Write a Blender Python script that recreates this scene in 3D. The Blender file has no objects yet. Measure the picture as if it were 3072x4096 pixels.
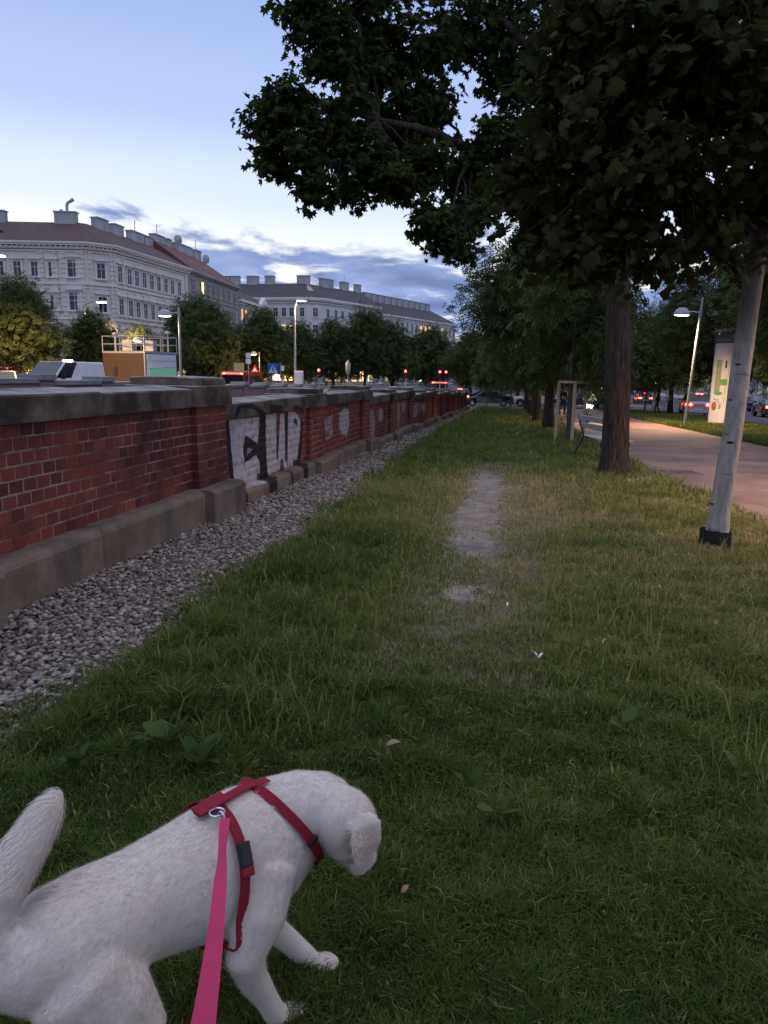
import bpy, bmesh, math, random
import numpy as np
from mathutils import Vector, Matrix
from mathutils.bvhtree import BVHTree

SC = bpy.context.scene
COL = SC.collection
RNG = np.random.default_rng(7)
random.seed(7)
R = math.radians

# ------------------------------------------------------------------ camera
cam_data = bpy.data.cameras.new('camera')
cam = bpy.data.objects.new('camera', cam_data); COL.objects.link(cam)
cam_data.sensor_fit = 'VERTICAL'; cam_data.sensor_height = 36.0
cam_data.lens = 36.0 * 2900.0 / 4096.0
cam_data.clip_start = 0.05; cam_data.clip_end = 3000.0
YAW, PITCH, ROLL = R(9.8), R(10.75), 0.018
Fv = Vector((-math.sin(YAW)*math.cos(PITCH), math.cos(YAW)*math.cos(PITCH), -math.sin(PITCH)))
R0 = Vector((math.cos(YAW), math.sin(YAW), 0)); U0 = R0.cross(Fv)
Uv = U0*math.cos(ROLL) - R0*math.sin(ROLL); Rv = R0*math.cos(ROLL) + U0*math.sin(ROLL)
cam.matrix_world = Matrix(((Rv.x, Uv.x, -Fv.x, 0), (Rv.y, Uv.y, -Fv.y, 0), (Rv.z, Uv.z, -Fv.z, 1.6), (0, 0, 0, 1)))
SC.camera = cam
SC.view_settings.view_transform = 'Standard'; SC.view_settings.look = 'None'
SC.view_settings.exposure = 1.5; SC.view_settings.gamma = 1.0
SC.view_settings.use_curve_mapping = False
SC.render.engine = 'CYCLES'
SC.cycles.use_denoising = True
try: SC.cycles.denoiser = 'OPENIMAGEDENOISE'
except Exception: pass
SC.cycles.use_adaptive_sampling = True; SC.cycles.adaptive_threshold = 0.025
SC.cycles.max_bounces = 5; SC.cycles.diffuse_bounces = 2; SC.cycles.glossy_bounces = 2
SC.cycles.transmission_bounces = 3; SC.cycles.transparent_max_bounces = 6
SC.cycles.sample_clamp_indirect = 3.0
SC.cycles.caustics_reflective = False; SC.cycles.caustics_refractive = False

# ------------------------------------------------------------------ dusk sky
def build_world():
    w = bpy.data.worlds.new('World'); SC.world = w; w.use_nodes = True
    nt = w.node_tree; N = nt.nodes; L = nt.links; N.clear()
    out = N.new('ShaderNodeOutputWorld'); bg = N.new('ShaderNodeBackground')
    bg.inputs['Strength'].default_value = 0.1
    sky = N.new('ShaderNodeTexSky'); sky.sky_type = 'NISHITA'; sky.sun_disc = False
    sky.sun_elevation = R(2.0); sky.sun_rotation = R(-35); sky.altitude = 200
    sky.air_density = 1.0; sky.dust_density = 0.6; sky.ozone_density = 2.0
    tc = N.new('ShaderNodeTexCoord'); sep = N.new('ShaderNodeSeparateXYZ')
    L.new(tc.outputs['Generated'], sep.inputs[0])
    ramp = N.new('ShaderNodeValToRGB'); cr = ramp.color_ramp; cr.interpolation = 'EASE'
    stops = [(0.0, (3.6, 3.75, 4.1)), (0.14, (3.75, 3.85, 3.95)), (0.22, (2.75, 3.2, 4.0)), (0.31, (1.8, 2.3, 3.7)), (0.46, (1.25, 1.68, 3.15)), (0.75, (3.0, 3.4, 4.8)), (1.0, (3.7, 3.9, 4.7))]
    while len(cr.elements) < len(stops): cr.elements.new(0.5)
    for e, (p, c) in zip(cr.elements, stops): e.position = p; e.color = (c[0]/10, c[1]/10, c[2]/10, 1)
    L.new(sep.outputs['Z'], ramp.inputs[0])
    sc = N.new('ShaderNodeVectorMath'); sc.operation = 'SCALE'; sc.inputs[3].default_value = 10.0
    L.new(ramp.outputs[0], sc.inputs[0])
    mx = N.new('ShaderNodeMix'); mx.data_type = 'RGBA'; mx.inputs[0].default_value = 0.9
    L.new(sky.outputs[0], mx.inputs[6]); L.new(sc.outputs[0], mx.inputs[7])
    # clouds: noise on a plane overhead, so that they crowd together towards the horizon
    zc = N.new('ShaderNodeMath'); zc.operation = 'ADD'; zc.inputs[1].default_value = 0.10
    zm = N.new('ShaderNodeMath'); zm.operation = 'MAXIMUM'; zm.inputs[1].default_value = 0.0
    L.new(sep.outputs['Z'], zm.inputs[0]); L.new(zm.outputs[0], zc.inputs[0])
    dx = N.new('ShaderNodeMath'); dx.operation = 'DIVIDE'; dy = N.new('ShaderNodeMath'); dy.operation = 'DIVIDE'
    L.new(sep.outputs['X'], dx.inputs[0]); L.new(zc.outputs[0], dx.inputs[1])
    L.new(sep.outputs['Y'], dy.inputs[0]); L.new(zc.outputs[0], dy.inputs[1])
    cb = N.new('ShaderNodeCombineXYZ'); L.new(dx.outputs[0], cb.inputs[0]); L.new(dy.outputs[0], cb.inputs[1])
    mp = N.new('ShaderNodeMapping'); mp.inputs['Location'].default_value = (3.9, 8.6, 0); mp.inputs['Rotation'].default_value = (0, 0, R(14)); mp.inputs['Scale'].default_value = (1.0, 0.8, 1)
    L.new(cb.outputs[0], mp.inputs[0])
    no = N.new('ShaderNodeTexNoise'); no.inputs['Scale'].default_value = 1.45; no.inputs['Detail'].default_value = 10; no.inputs['Roughness'].default_value = 0.58; no.inputs['Distortion'].default_value = 0.3
    L.new(mp.outputs[0], no.inputs['Vector'])
    # fewer clouds higher up
    ev = N.new('ShaderNodeMapRange'); ev.inputs[1].default_value = 0.135; ev.inputs[2].default_value = 0.25; ev.inputs[3].default_value = 0.145; ev.inputs[4].default_value = -0.19
    L.new(sep.outputs['Z'], ev.inputs[0])
    ad = N.new('ShaderNodeMath'); ad.operation = 'ADD'; L.new(no.outputs[0], ad.inputs[0]); L.new(ev.outputs[0], ad.inputs[1])
    cm = N.new('ShaderNodeMapRange'); cm.interpolation_type = 'SMOOTHSTEP'; cm.inputs[1].default_value = 0.53; cm.inputs[2].default_value = 0.645; cm.inputs[3].default_value = 0; cm.inputs[4].default_value = 0.93
    L.new(ad.outputs[0], cm.inputs[0])
    no2 = N.new('ShaderNodeTexNoise'); no2.inputs['Scale'].default_value = 2.2; no2.inputs['Detail'].default_value = 4; L.new(mp.outputs[0], no2.inputs['Vector'])
    cc = N.new('ShaderNodeValToRGB'); cc.color_ramp.elements[0].color = (0.046, 0.071, 0.165, 1); cc.color_ramp.elements[1].color = (0.118, 0.16, 0.295, 1)
    cc.color_ramp.elements[0].position = 0.35; cc.color_ramp.elements[1].position = 0.68
    L.new(no2.outputs[0], cc.inputs[0])
    cs = N.new('ShaderNodeVectorMath'); cs.operation = 'SCALE'; cs.inputs[3].default_value = 10.0; L.new(cc.outputs[0], cs.inputs[0])
    m2 = N.new('ShaderNodeMix'); m2.data_type = 'RGBA'
    L.new(cm.outputs[0], m2.inputs[0]); L.new(mx.outputs[2], m2.inputs[6]); L.new(cs.outputs[0], m2.inputs[7])
    L.new(m2.outputs[2], bg.inputs['Color']); L.new(bg.outputs[0], out.inputs[0])
build_world()

# ------------------------------------------------------------------ helpers
def tag(o, label=None, cat=None, group=None, kind=None):
    if label: o['label'] = label
    if cat: o['category'] = cat
    if group: o['group'] = group
    if kind: o['kind'] = kind
    return o

def empty(name, loc=(0, 0, 0), rz=0.0, label=None, cat=None, group=None):
    o = bpy.data.objects.new(name, None); COL.objects.link(o)
    o.location = loc; o.rotation_euler = (0, 0, rz); o.empty_display_size = 0.2
    return tag(o, label, cat, group)

def link(name, me, mat=None, parent=None, loc=None, rot=None, scale=None):
    o = bpy.data.objects.new(name, me); COL.objects.link(o)
    if mat is not None and len(me.materials) == 0: me.materials.append(mat)
    if parent is not None: o.parent = parent
    if loc is not None: o.location = loc
    if rot is not None: o.rotation_euler = rot
    if scale is not None: o.scale = scale
    return o

def np_mesh(name, V, F, smooth=False, rnd=None):
    """V (n,3), F (m,k) with a constant k; rnd: one float for each face"""
    V = np.asarray(V, np.float32); F = np.asarray(F, np.int32)
    me = bpy.data.meshes.new(name); m, k = F.shape
    me.vertices.add(len(V)); me.vertices.foreach_set('co', V.ravel())
    me.loops.add(m*k); me.loops.foreach_set('vertex_index', F.ravel())
    me.polygons.add(m); me.polygons.foreach_set('loop_start', np.arange(0, m*k, k, dtype=np.int32))
    if smooth: me.polygons.foreach_set('use_smooth', np.ones(m, bool))
    if rnd is not None:
        a = me.attributes.new('rnd', 'FLOAT', 'FACE'); a.data.foreach_set('value', np.asarray(rnd, np.float32))
    me.update(calc_edges=True)
    return me

class MB:
    """collects shapes, build() links them as one mesh object"""
    def __init__(s): s.v = []; s.f = []; s.s = []; s.m = []; s.mi = 0
    def add(s, verts, faces, smooth=False):
        b = len(s.v); s.v += [tuple(p) for p in verts]
        for f in faces: s.f.append(tuple(i+b for i in f)); s.s.append(smooth); s.m.append(s.mi)
        return s
    def box(s, c, d, rz=0.0, taper=1.0):
        x, y, z = d[0]/2, d[1]/2, d[2]/2; ca, sa = math.cos(rz), math.sin(rz)
        P = []
        for (i, j, k) in ((-1,-1,-1),(1,-1,-1),(1,1,-1),(-1,1,-1),(-1,-1,1),(1,-1,1),(1,1,1),(-1,1,1)):
            t = taper if k > 0 else 1.0
            px, py = i*x*t, j*y*t
            P.append((c[0]+px*ca-py*sa, c[1]+px*sa+py*ca, c[2]+k*z))
        return s.add(P, [(0,3,2,1),(4,5,6,7),(0,1,5,4),(1,2,6,5),(2,3,7,6),(3,0,4,7)])
    def b2(s, x0, x1, y0, y1, z0, z1): return s.box(((x0+x1)/2, (y0+y1)/2, (z0+z1)/2), (x1-x0, y1-y0, z1-z0))
    def tube(s, pts, rad, n=8, smooth=True, cap=True):
        pts = [Vector(p) for p in pts]; m = len(pts)
        if not hasattr(rad, '__len__'): rad = [rad]*m
        V = []; up = Vector((0, 0, 1)); prev = None
        for i, p in enumerate(pts):
            t = (pts[min(i+1, m-1)] - pts[max(i-1, 0)]).normalized()
            if prev is None:
                a = up if abs(t.z) < 0.9 else Vector((1, 0, 0))
                u = t.cross(a).normalized()
            else: u = (prev - t*prev.dot(t)).normalized()
            prev = u; w = t.cross(u)
            for k in range(n):
                an = 2*math.pi*k/n
                V.append(p + (u*math.cos(an) + w*math.sin(an))*rad[i])
        F = []
        for i in range(m-1):
            for k in range(n): F.append((i*n+k, i*n+(k+1) % n, (i+1)*n+(k+1) % n, (i+1)*n+k))
        s.add(V, F, smooth)
        if cap: s.add(V[:n][::-1], [tuple(range(n))]); s.add(V[-n:], [tuple(range(n))])
        return s
    def lathe(s, prof, c=(0, 0, 0), n=20, smooth=True, axis='z'):
        V = []
        for (r, z) in prof:
            for k in range(n):
                a = 2*math.pi*k/n; x, y = r*math.cos(a), r*math.sin(a)
                p = (x, y, z) if axis == 'z' else ((x, z, y) if axis == 'y' else (z, x, y))
                V.append((c[0]+p[0], c[1]+p[1], c[2]+p[2]))
        F = [(i*n+k, i*n+(k+1) % n, (i+1)*n+(k+1) % n, (i+1)*n+k) for i in range(len(prof)-1) for k in range(n)]
        return s.add(V, F, smooth)
    def prism(s, poly, z0, z1):
        n = len(poly)
        V = [(x, y, z0) for x, y in poly] + [(x, y, z1) for x, y in poly]
        F = [tuple(range(n-1, -1, -1)), tuple(range(n, 2*n))] + [(i, (i+1) % n, n+(i+1) % n, n+i) for i in range(n)]
        return s.add(V, F)
    def quad(s, *p): return s.add(p, [tuple(range(len(p)))])
    def mesh(s, name):
        me = bpy.data.meshes.new(name); me.from_pydata(s.v, [], s.f)
        me.polygons.foreach_set('use_smooth', s.s); me.polygons.foreach_set('material_index', s.m); me.update()
        return me
    def build(s, name, mat, parent=None, loc=None, rot=None, bevel=0.0, scale=None):
        me = s.mesh(name)
        for m in (mat if isinstance(mat, (list, tuple)) else [mat]): me.materials.append(m)
        o = link(name, me, None, parent, loc, rot, scale)
        if bevel:
            b = o.modifiers.new('bevel', 'BEVEL'); b.width = bevel; b.segments = 2; b.limit_method = 'ANGLE'; b.angle_limit = R(35)
        return o

def copy_tree(o, parent=None, first=True):
    c = o.copy(); COL.objects.link(c); c.parent = parent
    for ch in o.children: copy_tree(ch, c, False)
    return c

# ---- ground height of the place: it falls gently along the street
def zg(Y):
    Y = np.asarray(Y, float); s = 0.0195
    a = s*(np.sqrt((Y-8)**2+16)+(Y-8))/2; b = s*(np.sqrt((Y-92)**2+100)+(Y-92))/2
    return -(a-b)
def gz(Y): return float(zg(Y))
LEFT = 0.55   # the road beyond the cutting lies a little higher
def gl(Y): return gz(Y) + LEFT

# ------------------------------------------------------------------ materials
MATS = {}
def newmat(name):
    m = bpy.data.materials.new(name); m.use_nodes = True; MATS[name] = m
    nt = m.node_tree; b = nt.nodes['Principled BSDF']
    return m, nt, b
def rgba(c): return (c[0], c[1], c[2], 1.0)
def noise_col(nt, c1, c2, scale, detail=5, rough=0.6, lo=0.35, hi=0.65, vec=None, coord='Object', stretch=None):
    tc = nt.nodes.new('ShaderNodeTexCoord'); no = nt.nodes.new('ShaderNodeTexNoise')
    no.inputs['Scale'].default_value = scale; no.inputs['Detail'].default_value = detail; no.inputs['Roughness'].default_value = rough
    src = tc.outputs[coord]
    if stretch:
        mp = nt.nodes.new('ShaderNodeMapping'); mp.inputs['Scale'].default_value = stretch
        nt.links.new(src, mp.inputs[0]); src = mp.outputs[0]
    nt.links.new(src, no.inputs['Vector'])
    r = nt.nodes.new('ShaderNodeValToRGB'); r.color_ramp.elements[0].position = lo; r.color_ramp.elements[1].position = hi
    r.color_ramp.elements[0].color = rgba(c1); r.color_ramp.elements[1].color = rgba(c2)
    nt.links.new(no.outputs[0], r.inputs[0])
    return r.outputs[0], no.outputs[0], src
def add_bump(nt, b, h, strength, dist=0.02):
    bp = nt.nodes.new('ShaderNodeBump'); bp.inputs['Strength'].default_value = strength; bp.inputs['Distance'].default_value = dist
    nt.links.new(h, bp.inputs['Height']); nt.links.new(bp.outputs[0], b.inputs['Normal'])
def mixc(nt, fac, a, b, mode='MIX'):
    m = nt.nodes.new('ShaderNodeMix'); m.data_type = 'RGBA'; m.blend_type = mode
    if isinstance(fac, (int, float)): m.inputs[0].default_value = fac
    else: nt.links.new(fac, m.inputs[0])
    for i, x in ((6, a), (7, b)):
        if isinstance(x, tuple): m.inputs[i].default_value = rgba(x)
        else: nt.links.new(x, m.inputs[i])
    return m.outputs[2]
def pm(name, c1, c2=None, scale=8.0, rough=0.8, bump=0.0, metal=0.0, coord='Object', stretch=None, bdist=0.02, spec=0.3, lo=0.35, hi=0.65, detail=5):
    m, nt, b = newmat(name)
    b.inputs['Roughness'].default_value = rough; b.inputs['Metallic'].default_value = metal
    b.inputs['Specular IOR Level'].default_value = spec
    if c2 is None: c2 = tuple(x*0.8 for x in c1)
    col, h, _ = noise_col(nt, c1, c2, scale, coord=coord, stretch=stretch, lo=lo, hi=hi, detail=detail)
    nt.links.new(col, b.inputs['Base Color'])
    if bump: add_bump(nt, b, h, bump, bdist)
    return m
def emat(name, c, strength, base=(0.5, 0.5, 0.5)):
    m, nt, b = newmat(name)
    b.inputs['Base Color'].default_value = rgba(base); b.inputs['Emission Color'].default_value = rgba(c); b.inputs['Emission Strength'].default_value = strength
    return m
def glass_mat(name, c=(0.02, 0.025, 0.03), rough=0.08, em=None, es=0.0):
    m, nt, b = newmat(name)
    b.inputs['Base Color'].default_value = rgba(c); b.inputs['Roughness'].default_value = rough; b.inputs['Specular IOR Level'].default_value = 0.8
    if em: b.inputs['Emission Color'].default_value = rgba(em); b.inputs['Emission Strength'].default_value = es
    return m
# ================================================================== SETTING
def sheet(name, rows, mat, kind='structure', dz=0.0):
    """rows: list of (Y, [(x,z),...]) with equal counts"""
    n = len(rows[0][1]); V = []; F = []
    for Y, pr in rows: V += [(x, Y, z+dz) for x, z in pr]
    for i in range(len(rows)-1):
        for j in range(n-1): F.append((i*n+j, i*n+j+1, (i+1)*n+j+1, (i+1)*n+j))
    me = np_mesh(name, V, F, smooth=False)
    o = link(name, me, mat); tag(o, kind=kind); return o

M_soil = pm('soil', (0.06, 0.052, 0.028), (0.13, 0.105, 0.07), 2.0, 0.95, 0.5)
ys = [-600, -60, -20, -6, -2, 0, 2, 4, 6, 8, 10, 12, 15, 20, 25, 30, 40, 50, 61.9, 62, 70, 80, 85, 90, 95, 100, 110, 130, 160, 200, 300, 600, 1500]
rows = []
for Y in ys:
    z = gz(Y); zl = gl(Y); d = -6.0 if Y < 61.95 else z
    rows.append((Y, [(-1500, zl), (-17.7, zl), (-17.65, d), (-3.95, d), (-3.9, z), (0, z), (3, z), (7.5, z), (12, z), (40, z), (1500, z)]))
ground = sheet('ground', rows, M_soil)

def lerp(y, tab):
    return float(np.interp(y, [a for a, b in tab], [b for a, b in tab]))
PL = [(-8, 4.0), (0, 3.6), (9.1, 3.05), (14.2, 2.62), (20.3, 2.4), (30, 2.3), (45, 2.4), (66, 2.4)]
PR = [(-8, 7.9), (22, 7.35), (43, 7.12), (66, 7.1)]
def strip(name, y0, y1, fl, fr, mat, dz, step=1.0, zf=gz, nx=2):
    rows = []
    n = max(2, int((y1-y0)/step)+1)
    for Y in np.linspace(y0, y1, n):
        a, b = fl(Y), fr(Y)
        rows.append((Y, [(a+(b-a)*t/(nx-1), zf(Y)) for t in range(nx)]))
    return sheet(name, rows, mat, dz=dz)

# reddish asphalt foot and cycle path
m, nt, b = newmat('path_asphalt')
c, h, _ = noise_col(nt, (0.26, 0.16, 0.128), (0.32, 0.20, 0.165), 1.2, coord='Object')
c2, h2, _ = noise_col(nt, (0.55, 0.55, 0.55), (1.25, 1.25, 1.25), 90.0, coord='Object')
c3, h3, _ = noise_col(nt, (0.62, 0.62, 0.64), (1.12, 1.1, 1.08), 0.55, coord='Object', detail=10, lo=0.38, hi=0.58)
vo = nt.nodes.new('ShaderNodeTexVoronoi'); vo.feature = 'DISTANCE_TO_EDGE'; vo.inputs['Scale'].default_value = 0.45
tcv = nt.nodes.new('ShaderNodeTexCoord'); nv_ = nt.nodes.new('ShaderNodeTexNoise'); nv_.inputs['Scale'].default_value = 1.5; nv_.inputs['Detail'].default_value = 6; nt.links.new(tcv.outputs['Object'], nv_.inputs['Vector'])
nt.links.new(mixc(nt, 0.3, tcv.outputs['Object'], nv_.outputs['Color']), vo.inputs['Vector'])
rv = nt.nodes.new('ShaderNodeMapRange'); rv.inputs[1].default_value = 0.004; rv.inputs[2].default_value = 0.012; rv.inputs[3].default_value = 0.8; rv.inputs[4].default_value = 1.0; nt.links.new(vo.outputs['Distance'], rv.inputs[0])
cw = nt.nodes.new('ShaderNodeVectorMath'); cw.operation = 'SCALE'; nt.links.new(mixc(nt, 1.0, mixc(nt, 1.0, c, c2, 'MULTIPLY'), c3, 'MULTIPLY'), cw.inputs[0]); nt.links.new(rv.outputs[0], cw.inputs[3])
nt.links.new(cw.outputs[0], b.inputs['Base Color']); b.inputs['Roughness'].default_value = 0.8
b.inputs['Specular IOR Level'].default_value = 0.35
add_bump(nt, b, h2, 0.5, 0.004)
footpath = strip('footpath', -8, 66, lambda y: lerp(y, PL)+0.03*math.sin(y*1.7), lambda y: lerp(y, PR)+0.05*math.sin(y*0.9), MATS['path_asphalt'], 0.016, 0.5)
M_asph = pm('road_asphalt', (0.05, 0.05, 0.055), (0.075, 0.072, 0.075), 2.0, 0.7, 0.2)
road_r = strip('road', -30, 600, lambda y: 12.2, lambda y: 27.0, M_asph, 0.008, 5)
road_l = strip('road', -30, 62, lambda y: -46.0, lambda y: -19.5, M_asph, 0.008, 3, zf=gl)
road_x = strip('road', 66.2, 77.5, lambda y: -80, lambda y: 12.1, M_asph, 0.014, 1.0)
road_l2 = strip('road', 78, 600, lambda y: -44.0, lambda y: -6, M_asph, 0.012, 5, zf=gl)
pave_r = strip('pavement', -30, 300, lambda y: 27.3, lambda y: 34.0, pm('paving', (0.2, 0.19, 0.18), (0.25, 0.24, 0.23), 3, 0.8), 0.12, 5)
# trodden earth down the middle of the lawn: bare where people walk, ragged at the edges
def earth_nodes(nt, b):
    soil, hs, _ = noise_col(nt, (0.06, 0.052, 0.028), (0.13, 0.105, 0.07), 2.0, coord='Object')
    c, h, _ = noise_col(nt, (0.15, 0.122, 0.102), (0.27, 0.228, 0.198), 5.0, coord='Object', detail=8)
    c2, h2, _ = noise_col(nt, (0.6, 0.6, 0.6), (1.25, 1.25, 1.25), 55, coord='Object')
    dirt = mixc(nt, 1.0, c, c2, 'MULTIPLY')
    g = nt.nodes.new('ShaderNodeNewGeometry'); sp = nt.nodes.new('ShaderNodeSeparateXYZ'); nt.links.new(g.outputs['Position'], sp.inputs[0])
    n1 = nt.nodes.new('ShaderNodeTexNoise'); n1.inputs['Scale'].default_value = 6; n1.inputs['Detail'].default_value = 7; n1.inputs['Roughness'].default_value = 0.7; nt.links.new(g.outputs['Position'], n1.inputs['Vector'])
    def M(op, a, b_, c_=None):
        q = nt.nodes.new('ShaderNodeMath'); q.operation = op
        for i, x in enumerate((a, b_, c_)):
            if x is None: continue
            if isinstance(x, (int, float)): q.inputs[i].default_value = x
            else: nt.links.new(x, q.inputs[i])
        return q.outputs[0]
    cx = M('MULTIPLY_ADD', sp.outputs['Y'], -0.013, -0.222)
    d = M('ABSOLUTE', M('SUBTRACT', sp.outputs['X'], cx), 0)
    nn = M('MULTIPLY_ADD', n1.outputs[0], 0.75, -0.375)
    def rng_(v, lo, hi): r = nt.nodes.new('ShaderNodeMapRange'); r.inputs[1].default_value = lo; r.inputs[2].default_value = hi; nt.links.new(v, r.inputs[0]); return r.outputs[0]
    e1 = rng_(M('ADD', d, nn), 0.30, 0.16)
    yy = M('ADD', sp.outputs['Y'], M('MULTIPLY', nn, 1.6))
    m1 = M('MULTIPLY', e1, M('MULTIPLY', rng_(yy, 6.3, 6.8), rng_(yy, 13.8, 12.0)))
    m2 = M('MULTIPLY', rng_(M('ADD', d, nn), 0.26, 0.1), M('MULTIPLY', rng_(yy, 4.95, 5.2), rng_(yy, 5.6, 5.35)))
    m3 = M('MULTIPLY', M('MULTIPLY', rng_(M('ADD', d, nn), 1.0, 0.2), 0.4), M('MULTIPLY', rng_(yy, 3.6, 5), rng_(yy, 16, 12)))
    f = M('MINIMUM', M('ADD', M('ADD', m1, m2), m3), 1.0)
    nt.links.new(mixc(nt, f, soil, dirt), b.inputs['Base Color']); b.inputs['Roughness'].default_value = 0.95; add_bump(nt, b, h, 0.7, 0.03)
m, nt, b = newmat('trodden_earth'); earth_nodes(nt, b)
DIRT = [(5.0, 6.55, 0, 0)]
def dirt_half(y):   # centre, half width of the worn track
    c = -0.30 + 0.02*(y-6) - 0.033*max(0, y-6) + 0.03*math.sin(y*1.3)
    w = 0.0
    if 6.45 < y < 13.4: w = 0.21*min(1, (y-6.45)/0.35)*min(1, (13.4-y)/1.2)
    elif 5.0 < y < 5.5: w = 0.11*math.sin((y-5.0)/0.5*math.pi)**0.6
    return c, w*(1+0.12*math.sin(y*2.3)+0.08*math.sin(y*9))
bare = strip('trodden_track', 3.0, 16.5, lambda y: dirt_half(y)[0]-1.1, lambda y: dirt_half(y)[0]+1.1, MATS['trodden_earth'], 0.004, 0.5)

# ------------------------------------------------------------------ brick wall beside the cutting
def convex_mask(nt, pos, polys):
    """union of convex (Y,Z) polygons as one 0..1 value"""
    best = None
    for poly in polys:
        cy = sum(p[0] for p in poly)/len(poly); cz = sum(p[1] for p in poly)/len(poly); d = None
        for i in range(len(poly)):
            (y0, z0), (y1, z1) = poly[i], poly[(i+1) % len(poly)]
            ny, nz = (z1-z0), -(y1-y0); l = math.hypot(ny, nz)
            if l < 1e-6: continue
            ny /= l; nz /= l
            if (cy-y0)*ny+(cz-z0)*nz > 0: ny, nz = -ny, -nz
            v = nt.nodes.new('ShaderNodeVectorMath'); v.operation = 'DOT_PRODUCT'; v.inputs[1].default_value = (0, ny, nz)
            nt.links.new(pos, v.inputs[0])
            s = nt.nodes.new('ShaderNodeMath'); s.operation = 'SUBTRACT'; s.inputs[1].default_value = y0*ny+z0*nz
            nt.links.new(v.outputs['Value'], s.inputs[0])
            if d is None: d = s.outputs[0]
            else:
                mx = nt.nodes.new('ShaderNodeMath'); mx.operation = 'MAXIMUM'; nt.links.new(d, mx.inputs[0]); nt.links.new(s.outputs[0], mx.inputs[1]); d = mx.outputs[0]
        if best is None: best = d
        else:
            mn = nt.nodes.new('ShaderNodeMath'); mn.operation = 'SMOOTH_MIN'; mn.inputs[2].default_value = 0.012
            nt.links.new(best, mn.inputs[0]); nt.links.new(d, mn.inputs[1]); best = mn.outputs[0]
    r = nt.nodes.new('ShaderNodeMapRange'); r.inputs[1].default_value = 0.006; r.inputs[2].default_value = -0.006
    nt.links.new(best, r.inputs[0]); return r.outputs[0]
G_WHITE = [[(8.151,1.038),(9.197,1.023),(8.687,0.817),(8.179,0.78)],[(9.197,1.023),(9.218,0.906),(9.116,0.672),(8.687,0.817)],[(8.179,0.78),(8.687,0.817),(8.586,0.678)],[(8.179,0.78),(8.586,0.678),(8.634,0.468),(8.238,0.49)],[(8.238,0.49),(8.634,0.468),(9.201,0.174),(8.287,0.193)],[(8.634,0.468),(9.045,0.536),(9.198,0.421),(9.201,0.174)],[(9.453,1.036),(9.901,1.038),(9.896,0.389),(9.471,0.389)],[(9.471,0.389),(9.896,0.389),(10.03,0.212),(9.52,0.205)],[(10.094,1.014),(10.275,1.005),(10.307,0.344),(9.957,0.383)],[(9.957,0.383),(10.099,0.412),(10.03,0.212),(9.893,0.292)],[(10.179,0.398),(10.307,0.344),(10.421,0.199),(10.238,0.201)],[(10.463,1.026),(10.819,1.004),(11.11,0.868),(11.069,0.636),(10.877,0.186),(10.404,0.201)]]
G_INNER = [[(8.739,0.659),(8.947,0.617),(8.722,0.561)]]
G_BLACK = [[(8.016,1.031),(8.151,1.038),(8.238,0.49),(8.287,0.201),(8.156,0.205)],[(9.21,1.023),(9.453,1.036),(9.439,0.671),(9.13,0.672)],[(9.116,0.672),(9.439,0.671),(9.471,0.389),(9.198,0.421),(9.045,0.536)],[(9.198,0.421),(9.471,0.389),(9.519,0.167),(9.201,0.174)],[(8.687,0.817),(9.116,0.672),(9.045,0.536),(8.634,0.468),(8.586,0.678)],[(11.11,0.868),(11.242,0.86),(11.18,0.411),(11.069,0.636)],[(11.069,0.636),(11.18,0.411),(11.062,0.164),(10.877,0.186)],[(9.937,0.724),(10.029,0.717),(9.957,0.383),(9.896,0.389)],[(10.292,1.004),(10.463,0.996),(10.407,0.333),(10.307,0.344)],[(8.141,1.047),(8.278,1.208),(8.43,1.178),(8.248,1.049)],[(8.278,1.208),(8.802,1.209),(8.835,1.136),(8.407,1.17)],[(8.802,1.209),(9.372,1.059),(9.171,1.029),(8.823,1.136)],[(9.467,1.04),(9.5,1.171),(10.027,1.142),(10.07,1.034)],[(10.507,1.039),(10.577,1.131),(10.856,1.1),(11.112,1.038)],[(10.799,0.917),(10.925,0.879),(10.923,0.795),(10.71,0.85)],
 [(8.0,0.30),(8.25,0.26),(8.33,-0.2),(8.2,-0.2)],[(9.08,0.28),(9.42,0.26),(9.40,-0.2),(9.09,-0.2)],[(9.85,0.29),(10.14,0.24),(10.02,0.13),(9.95,-0.2),(9.84,-0.2)],[(10.05,0.2),(10.14,0.19),(10.19,-0.2),(10.05,-0.2)],[(10.68,0.28),(10.96,0.26),(10.92,-0.2),(10.68,-0.2)]]
G_SCRIB = [[(13.75,0.86),(14.1,0.92),(14.5,0.9),(14.62,0.6),(14.4,0.36),(14.0,0.42),(13.75,0.55)]]
G_SCRIB2 = [[(23.95,0.62),(25.9,0.66),(25.6,0.2),(24.2,0.15)],[(12.6,0.8),(13.2,0.85),(13.2,0.45),(12.7,0.4)],[(16.75,0.75),(17.2,0.78),(17.5,0.5),(17.35,0.1),(16.95,0.15)],[(17.9,0.75),(18.5,0.74),(18.6,0.4),(18.0,0.42)],[(20.9,0.78),(21.3,0.8),(21.5,0.4),(21.35,0.05),(20.95,0.1)],[(21.75,0.78),(22.5,0.8),(22.5,0.5),(21.9,0.45)],[(26.2,0.6),(27.2,0.6),(27.0,0.2),(26.3,0.2)]]
grp = bpy.data.node_groups.new('spray_paint', 'ShaderNodeTree')
grp.interface.new_socket('Color', in_out='INPUT', socket_type='NodeSocketColor')
grp.interface.new_socket('Color', in_out='OUTPUT', socket_type='NodeSocketColor')
gi = grp.nodes.new('NodeGroupInput'); go = grp.nodes.new('NodeGroupOutput')
geo = grp.nodes.new('ShaderNodeNewGeometry'); POS = geo.outputs['Position']
nz = grp.nodes.new('ShaderNodeTexNoise'); nz.inputs['Scale'].default_value = 7; nz.inputs['Detail'].default_value = 5; grp.links.new(POS, nz.inputs['Vector'])
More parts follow.
